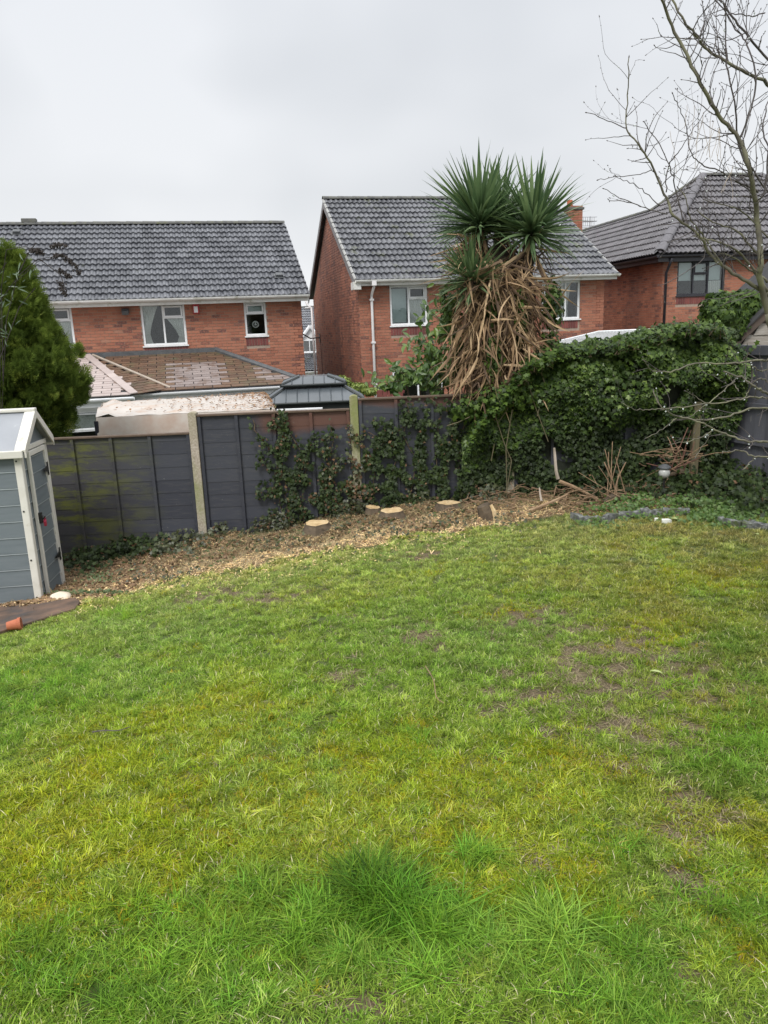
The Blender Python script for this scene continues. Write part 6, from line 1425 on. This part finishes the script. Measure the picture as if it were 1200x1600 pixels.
# round garden lamp
lp_ = empty('garden_lamp', up(1038, 752, 8.35), 0, 'round glass garden lamp with dark cap half hidden under the brown twigs', 'lamp')
c = up(1038, 739, 8.35)-lp_.location
bm = bmesh.new(); bmesh.ops.create_uvsphere(bm, u_segments=20, v_segments=12, radius=.062)
me = bpy.data.meshes.new('globe'); bm.to_mesh(me); mg = MAT('frosted_globe', [(.3, (.35, .36, .34)), (.8, (.50, .51, .48))], 20, .15, .1); me.materials.append(mg); me.polygons.foreach_set('use_smooth', [True]*len(me.polygons)); link('globe', me, lp_, Matrix.Translation(c))
MB().tube([c+Vector((0, 0, .045)), c+Vector((0, 0, .06)), c+Vector((0, 0, .075)), c+Vector((0, 0, .1))], [.045, .07, .065, .02], 16).build('cap', M_lead, lp_)
MB().tube([c-Vector((0, 0, .3)), c-Vector((0, 0, .05))], .012, 8).build('stake', M_blk, lp_)
# edging blocks
M_edge = MAT('edging_stone', [(.3, (.05, .055, .055)), (.5, (.12, .125, .12)), (.72, (.30, .31, .30))], 22, .9, .9, .015, stain=[((.07, .09, .03), 6, .50, .62)])
def edging(label, path, name='lawn_edging'):
    root = empty(name, G(*path[0]), 0, label, 'edging')
    for i in range(len(path)-1):
        a, b = G(*path[i]), G(*path[i+1]); d = b-a; n = max(1, round(d.length/.28))
        for k in range(n):
            p = lerp(a, b, (k+.5)/n)-root.location; M = Matrix.Translation(p+Vector((0, 0, .025))) @ Matrix.Rotation(math.atan2(d.y, d.x)+random.gauss(0, .05), 4, 'Z') @ Matrix.Rotation(random.gauss(0, .05), 4, 'X'); L = d.length/n/2*.97
            bx = MB(); nb = 6; vs = []
            for q in range(nb+1):
                xx = lerp(-L, L, q/nb)
                for yy, zz in ((-.035, -.06), (-.03, .045), (.03, .05), (.035, -.06)): vs.append(M @ Vector((xx, yy+random.gauss(0, .004), zz+(random.gauss(0, .008) if zz > 0 else 0))))
            bx.add(vs, [(q*4+k2, (q+1)*4+k2, (q+1)*4+(k2+1)%4, q*4+(k2+1)%4) for q in range(nb) for k2 in range(4)]+[(0, 1, 2, 3), (nb*4+3, nb*4+2, nb*4+1, nb*4)]); bx.build('edging_block', M_edge, root, bevel=.004)
edging('curved row of rough grey edging blocks between the bed and the lawn', [(894, 812), (912, 820), (945, 818), (965, 812), (1035, 806), (1078, 806)])
edging('short half buried grey edging at the right edge of the lawn', [(1122, 820), (1160, 826), (1200, 832), (1240, 838)])
def flat_bits(name, label, cat, spots, mat, s=.04):
    for k, (px, py, sz, lb) in enumerate(spots):
        g = G(px, py); m = MB(); n = 7; vs = [(sz*random.uniform(.7, 1.1)*math.cos(6.283*i/n), sz*.7*random.uniform(.7, 1.1)*math.sin(6.283*i/n), .018+.012*random.random()) for i in range(n)]
        m.add(vs+[(x*1.05, y*1.05, -.01) for x, y, z in vs], [tuple(range(n))]+[(i, i+n, (i+1)%n+n, (i+1)%n) for i in range(n)]); o = m.build(name, mat); o.location = g+Vector((0, 0, .012)); tag(o, lb, cat)
M_white = MAT('white_stone', [(.3, (.60, .61, .55)), (.8, (.78, .79, .74))], 10, .7, .2)
flat_bits('stone', '', 'stone', [(1040, 817, .055, 'white stone fragment in the grass just below the curved edging'), (1128, 812, .05, 'white stone chip beside the half buried edging'), (1025, 816, .025, 'small pale pebble beside the white fragment near the edging')], M_white)
M_paleleaf = LEAF('fallen_pale_leaf', [(0, (.30, .38, .10)), (1, (.50, .55, .28))], .5, .2)
for px, py, sz, lb in ((1052, 815, .05, 'pale yellow green leaf lying right of the white stone fragment'), (1026, 1057, .035, 'pale grey green leaf lying on the bare lawn patch'), (1182, 839, .035, 'small yellow leaf on the lawn near the right edge'), (205, 895, .035, 'pale round leaf lying on the litter by the fence foot'), (775, 825, .04, 'light green leaf at the edge of the chip bed')):
    g = G(px, py); o = MB().add([Vector(v)*sz*2 for v in SIMPLE[0]], SIMPLE[1], .5).build('fallen_leaf', M_paleleaf); o.location = g+Vector((0, 0, .03)); o.rotation_euler = (.2, .1, random.random()*6); tag(o, lb, 'leaf')
stickobj('fallen_twig', 'thin dark twig lying on the grass at lower left', 'twig', [gp_(146, 1158, .035), gp_(165, 1152, .04), gp_(185, 1151, .035), gp_(205, 1147, .03)], .004, M_twigdark)
stickobj('fallen_twig', 'thin curved dead stem lying on the grass in the middle of the lawn', 'twig', [gp_(665, 1052, .04), gp_(678, 1080, .05), gp_(682, 1100, .04), gp_(694, 1112, .03)], .003, M_stick)

# ------------------------------------------------------------------ grass, moss, chips: geometry nodes scatter
def GRASS(name, c0, c1, dry, trans=.3):
    m, nt, b, out = newmat(name)
    a = N(nt, 'ShaderNodeAttribute', attribute_name='tint', attribute_type='INSTANCER'); v = N(nt, 'ShaderNodeAttribute', attribute_name='var')
    c = mix(nt, v.outputs['Fac'], c0, c1); d = mask(nt, v.outputs['Fac'], .945, .955)
    c = mix(nt, 1, c, a.outputs['Color'], 'MULTIPLY'); c = mix(nt, d, c, dry)
    nt.links.new(c, b.inputs['Base Color']); b.inputs['Roughness'].default_value = .55; b.inputs['Specular IOR Level'].default_value = .18
    t = N(nt, 'ShaderNodeBsdfTranslucent'); nt.links.new(c, t.inputs[0]); x = N(nt, 'ShaderNodeMixShader'); x.inputs[0].default_value = trans
    nt.links.new(b.outputs[0], x.inputs[1]); nt.links.new(t.outputs[0], x.inputs[2]); nt.links.new(x.outputs[0], out.inputs[0]); return m
M_grass = GRASS('grass_blade', (.062, .122, .009), (.44, .55, .085), (.68, .62, .38))
M_moss = GRASS('moss', (.19, .235, .008), (.54, .56, .022), (.46, .34, .08), .35)
M_straw = GRASS('dead_grass', (.15, .12, .07), (.36, .30, .18), (.30, .27, .20), .15)
def clump_mesh(n, rad, h0, h1, w_, lean, mat, flat=0, seg=3, cut=0):
    vs, fs, var = [], [], []
    for k in range(n):
        a = random.uniform(0, 6.283); r = rad*math.sqrt(random.random()); x, y = r*math.cos(a), r*math.sin(a); h = random.uniform(h0, h1)
        b = a+random.gauss(0, .9) if random.random() < .5 else random.uniform(0, 6.283); l = abs(random.gauss(lean, lean*.5)); ww = w_*random.uniform(.6, 1.2); fx, fy = -math.sin(b), math.cos(b); ta = random.gauss(0, .6)
        n0 = len(vs)
        for i in range(seg+1):
            t = i/seg; o = l*h*(t**1.7)*1.15; z = h*t*(1-.35*l*t) if not flat else .006+h*.12*math.sin(t*3)*random.random(); 
            if flat: o = h*t
            wd = ww*(1-t**2.2)*.5+.0002; c, s_ = math.cos(ta*t), math.sin(ta*t)
            px, py = x+math.cos(b)*o, y+math.sin(b)*o
            vs += [(px-fx*wd, py-fy*wd, z-.004*(i == 0)), (px+fx*wd, py+fy*wd, z-.004*(i == 0))]
        fs += [(n0+2*i, n0+2*i+1, n0+2*i+3, n0+2*i+2) for i in range(seg)]; var += [random.random()]*seg
    me = bpy.data.meshes.new('clump'); me.from_pydata(vs, [], fs); at = me.attributes.new('var', 'FLOAT', 'FACE'); at.data.foreach_set('value', [v*.94 for v in var] if h1 > .08 else var); me.materials.append(mat); return me
def collection_of(name, meshes):
    c = bpy.data.collections.new(name)
    for i, me in enumerate(meshes): o = bpy.data.objects.new('%s_%s' % (name, chr(97+i)), me); c.objects.link(o)
    return c
def gn_scatter(name, pts, rot, scl, kind_, tint, coll, label, cat):
    me = bpy.data.meshes.new(name); me.vertices.add(len(pts)); me.vertices.foreach_set('co', np.asarray(pts, np.float32).ravel())
    for nm, ty, ar, key in (('rot', 'FLOAT_VECTOR', rot, 'vector'), ('scl', 'FLOAT_VECTOR', scl, 'vector'), ('kind_id', 'INT', kind_, 'value'), ('tint', 'FLOAT_COLOR', tint, 'color')):
        at = me.attributes.new(nm, ty, 'POINT'); at.data.foreach_set(key, np.asarray(ar, np.int32 if ty == 'INT' else np.float32).ravel())
    o = link(name, me); tag(o, label, cat, kind='stuff')
    g = bpy.data.node_groups.new(name, 'GeometryNodeTree'); g.interface.new_socket('Geometry', in_out='INPUT', socket_type='NodeSocketGeometry'); g.interface.new_socket('Geometry', in_out='OUTPUT', socket_type='NodeSocketGeometry')
    gi, go = g.nodes.new('NodeGroupInput'), g.nodes.new('NodeGroupOutput'); ci = g.nodes.new('GeometryNodeCollectionInfo'); ci.inputs['Collection'].default_value = coll; ci.inputs['Separate Children'].default_value = True; ci.inputs['Reset Children'].default_value = True
    ip = g.nodes.new('GeometryNodeInstanceOnPoints'); ip.inputs['Pick Instance'].default_value = True
    def att(n_, t_):
        q = g.nodes.new('GeometryNodeInputNamedAttribute'); q.data_type = t_; q.inputs['Name'].default_value = n_; return [s_ for s_ in q.outputs if s_.enabled and s_.name == 'Attribute'][0]
    e2r = g.nodes.new('FunctionNodeEulerToRotation'); g.links.new(att('rot', 'FLOAT_VECTOR'), e2r.inputs[0])
    g.links.new(gi.outputs[0], ip.inputs['Points']); g.links.new(ci.outputs[0], ip.inputs['Instance']); g.links.new(att('kind_id', 'INT'), ip.inputs['Instance Index']); g.links.new(e2r.outputs[0], ip.inputs['Rotation']); g.links.new(att('scl', 'FLOAT_VECTOR'), ip.inputs['Scale']); g.links.new(ip.outputs[0], go.inputs[0])
    md = o.modifiers.new('scatter', 'NODES'); md.node_group = g; return o
CL = [clump_mesh(46, .045, .018, .045, .0036, .9, M_grass), clump_mesh(46, .045, .02, .055, .0042, 1.0, M_grass), clump_mesh(40, .045, .025, .065, .0046, .8, M_grass), clump_mesh(46, .05, .015, .04, .004, 1.3, M_grass), clump_mesh(40, .04, .035, .085, .0040, .9, M_grass, seg=4), clump_mesh(40, .045, .05, .12, .0042, 1.2, M_grass, seg=4),
      clump_mesh(80, .05, .006, .018, .0036, .9, M_moss, seg=2), clump_mesh(80, .05, .008, .024, .0034, 1.0, M_moss, seg=2),
      clump_mesh(16, .05, .02, .05, .0026, 1, M_straw, flat=1), clump_mesh(24, .06, .015, .045, .0026, 1, M_straw, flat=1)]
gc = collection_of('grass_source', CL)
pts, rt, sc_, kd, tn = [], [], [], [], []
def addc(x, y, k, s=1.0, t=(1, 1, 1), zs=1.0):
    pts.append((x, y, ground_z(x, y)-.002)); rt.append((random.gauss(0, .12), random.gauss(0, .12), random.uniform(0, 6.283))); sc_.append((s, s, s*zs)); kd.append(k); tn.append((*t, 1))
tot = 0
for y0_ in np.arange(1.3, 8.3, .1):
    wdt = y0_*.62+.55; dens = interp(y0_, [1.3, 3, 5, 8.3], [1150, 950, 650, 420])
    for k in range(int(2*wdt*.1*dens)):
        x = random.uniform(-wdt, wdt); y = y0_+random.random()*.1
        if x > 4.9-(y-6.5)*.3 or x < -5.6: continue
        bd = bed(x, y)
        if bd > .65 or (x < -2.85 and y > 5.6 and x < -3.0+ (6.9-y)*-.3 and y > 6.75): continue
        b, ms, lu = lawn(x, y); q = random.random()
        if bd > .12 and q < bd*1.1: continue
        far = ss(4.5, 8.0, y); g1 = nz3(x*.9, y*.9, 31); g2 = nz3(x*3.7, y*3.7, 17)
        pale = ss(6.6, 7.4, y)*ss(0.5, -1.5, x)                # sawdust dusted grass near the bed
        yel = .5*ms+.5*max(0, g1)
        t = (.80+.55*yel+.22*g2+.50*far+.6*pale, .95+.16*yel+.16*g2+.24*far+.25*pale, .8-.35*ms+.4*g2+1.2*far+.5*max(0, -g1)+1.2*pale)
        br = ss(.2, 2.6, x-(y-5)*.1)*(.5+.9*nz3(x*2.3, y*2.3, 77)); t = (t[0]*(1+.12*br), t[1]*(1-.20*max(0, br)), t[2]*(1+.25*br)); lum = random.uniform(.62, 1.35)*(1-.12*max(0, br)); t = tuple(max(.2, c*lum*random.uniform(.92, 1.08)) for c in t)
        if random.random() < b*.9:
            if random.random() < .5: addc(x, y, random.choice((8, 9)), random.uniform(.8, 1.2), (1, 1, 1))
            continue
        if random.random() < ms*.55:
            addc(x, y, random.choice((6, 7)), random.uniform(.8, 1.3), (random.uniform(.75, 1.15), random.uniform(.8, 1.1), 1)); 
            if random.random() < .5: continue
        if lu > .5 and random.random() < lu*.42: addc(x, y, random.choice((1, 2, 2, 4, 5)), random.uniform(.55, .85), tuple(c*f for c, f in zip(t, (.62, .80, .60))))
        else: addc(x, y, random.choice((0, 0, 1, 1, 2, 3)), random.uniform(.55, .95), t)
        if random.random() < .07+.22*max(0, br): addc(x, y, random.choice((8, 9)), random.uniform(.5, .95))
for _ in range(5200):                                       # thinner turf beyond the edges of the view
    y = random.uniform(.6, 8.0); wdt = y*.62+.5; x = random.choice((-1, 1))*(wdt+random.random()*2.4)
    if x > 4.9-(y-6.5)*.3 or x < -5 or (x < -2.9 and y > 6.4): continue
    if bed(x, y) < .3: addc(x, y, random.choice((0, 1, 2, 3)), random.uniform(.9, 1.4), (1, 1, .9))
def tuft(px, py, n, rad, s, t):
    g = G(px, py)
    for k in range(n): a = random.uniform(0, 6.283); r = rad*math.sqrt(random.random()); addc(g.x+r*math.cos(a), g.y+r*math.sin(a), random.choice((4, 5, 5)), s*random.uniform(.75, 1.15)*(1-.3*r/rad), tuple(c*random.uniform(.85, 1.15) for c in t))
for a in ((580, 1408, 20, .055, 1.5, (0.26, 0.44, 0.20)), (608, 1425, 12, .07, 1.2, (0.36, 0.60, 0.30)), (560, 1385, 8, .05, 1.3, (0.40, 0.62, 0.30)), (615, 1432, 28, .10, 1.25, (0.43, 0.69, 0.37)), (500, 1455, 20, .10, 1.1, (0.57, 0.83, 0.56)), (560, 1500, 16, .10, 1.0, (0.71, 0.93, 0.81)), (740, 1345, 8, .06, .85, (0.66, 0.93, 0.62)), (760, 1470, 20, .12, .95, (0.71, 0.93, 0.84)), (690, 1470, 24, .12, 1.15, (0.52, 0.78, 0.50)), (100, 1510, 14, .2, .8, (0.57, 0.83, 0.56)), (950, 1560, 12, .15, .85, (0.66, 0.88, 0.74)), (260, 1580, 10, .18, .8, (0.57, 0.88, 0.56)), (1120, 1470, 10, .18, .8, (0.57, 0.83, 0.56)), (400, 1400, 12, .1, 1.0, (0.62, 0.88, 0.56)), (850, 1470, 16, .12, 1.2, (0.76, 0.98, 0.87)), (1180, 1130, 20, .25, .8, (0.57, 0.83, 0.56)), (660, 1530, 10, .1, .9, (0.66, 0.93, 0.74)), (330, 1480, 20, .2, .9, (0.57, 0.83, 0.50)), (960, 1330, 8, .12, .7, (0.57, 0.88, 0.56)), (1010, 1585, 8, .12, .9, (0.57, 0.83, 0.56)), (60, 1075, 30, .4, .9, (0.66, 0.88, 0.56)), (190, 965, 26, .3, .9, (0.76, 0.98, 0.62)), (640, 1175, 10, .15, .8, (0.57, 0.83, 0.50))): tuft(*a)
gn_scatter('lawn_grass', pts, rt, sc_, kd, tn, gc, 'rough patchy lawn of short green grass, yellow moss and darker tufts', 'grass')
# chips and leaf litter over the bed
def chip(lx, ly, lz, mat):
    m = MB(); m.rbox((0, 0, lz/2), (lx, ly, lz), (random.gauss(0, .2), random.gauss(0, .2), 0)); me = bpy.data.meshes.new('chip'); me.from_pydata([(v[0]*random.uniform(.8, 1.1), v[1]*random.uniform(.7, 1.1), v[2]) for v in m.v], [], m.f); at = me.attributes.new('var', 'FLOAT', 'FACE'); at.data.foreach_set('value', [random.random()*.8]*6); me.materials.append(mat); return me
M_chip = GRASS('wood_chip', (.46, .32, .17), (.80, .64, .40), (.5, .4, .2), .0); M_chipdark = GRASS('brown_litter', (.13, .085, .050), (.32, .21, .125), (.2, .12, .07), .0)
def leafm(mat, s):
    me = bpy.data.meshes.new('litter_leaf'); me.from_pydata([(x*s, y*s, z*s+.008) for x, y, z in IVY[0]], [], IVY[1]); at = me.attributes.new('var', 'FLOAT', 'FACE'); at.data.foreach_set('value', [random.random()*.8]*5); me.materials.append(mat); return me
M_gl = GRASS('green_litter', (.035, .06, .02), (.075, .11, .04), (.1, .1, .05), .1)
CH = [chip(.030, .008, .003, M_chip), chip(.018, .010, .004, M_chip), chip(.045, .006, .003, M_chip), chip(.024, .012, .003, M_chipdark), leafm(M_chipdark, .045), leafm(M_gl, .05), chip(.06, .008, .006, M_chipdark), clump_mesh(10, .04, .03, .08, .003, 1, M_straw, flat=1)]
cc = collection_of('chip_source', CH)
pts, rt, sc_, kd, tn = [], [], [], [], []
k = 0
for _ in range(64000):
    x = random.uniform(-3.9, 4.2); y = random.uniform(6.6, 8.88); bd = bed(x, y)
    fr_ = interp(x, BX, BY); edge = y-fr_
    if bd < .5:                                             # chips flung on to the grass
        if x > 1.6 or random.random() > .22*math.exp(-max(0, -edge)/.3)*(1.4 if x < .8 else .5): continue
        kk = random.choice((0, 1, 1, 2)); pale = 1
    else:
        n1 = nz3(x*2.1, y*2.1, 41)+.5*nz3(x*6, y*6, 42)
        pale = interp(x, [-3.9, -2.6, -1.8, .3, 1.6, 2.3], [.2, .5, .95, 1, .9, .15])*(1-ss(.35, 1.1, edge)*.5)
        if x > 2.2 and random.random() < .55: continue
        if random.random() < pale*ss(-.75, .05, n1): kk = random.choice((0, 1, 1, 2, 7))
        else: kk = random.choice((3, 3, 4, 4, 5, 6, 7) if x > -2.2 else (3, 4, 4, 4, 3, 1))
    pts.append((x, y, ground_z(x, y)+random.uniform(0, .012))); rt.append((random.gauss(0, .35), random.gauss(0, .35), random.uniform(0, 6.283))); s = random.uniform(.6, 1.25); sc_.append((s, s, s)); kd.append(kk)
    c = random.uniform(.8, 1.35)*(1.3 if edge < .4 else 1.0); tn.append((c, c*random.uniform(.93, 1.03), c*random.uniform(.80, 1.02), 1))
gn_scatter('wood_chippings', pts, rt, sc_, kd, tn, cc, 'pale wood chippings and brown leaf litter strewn over the bed along the fence', 'wood chips')
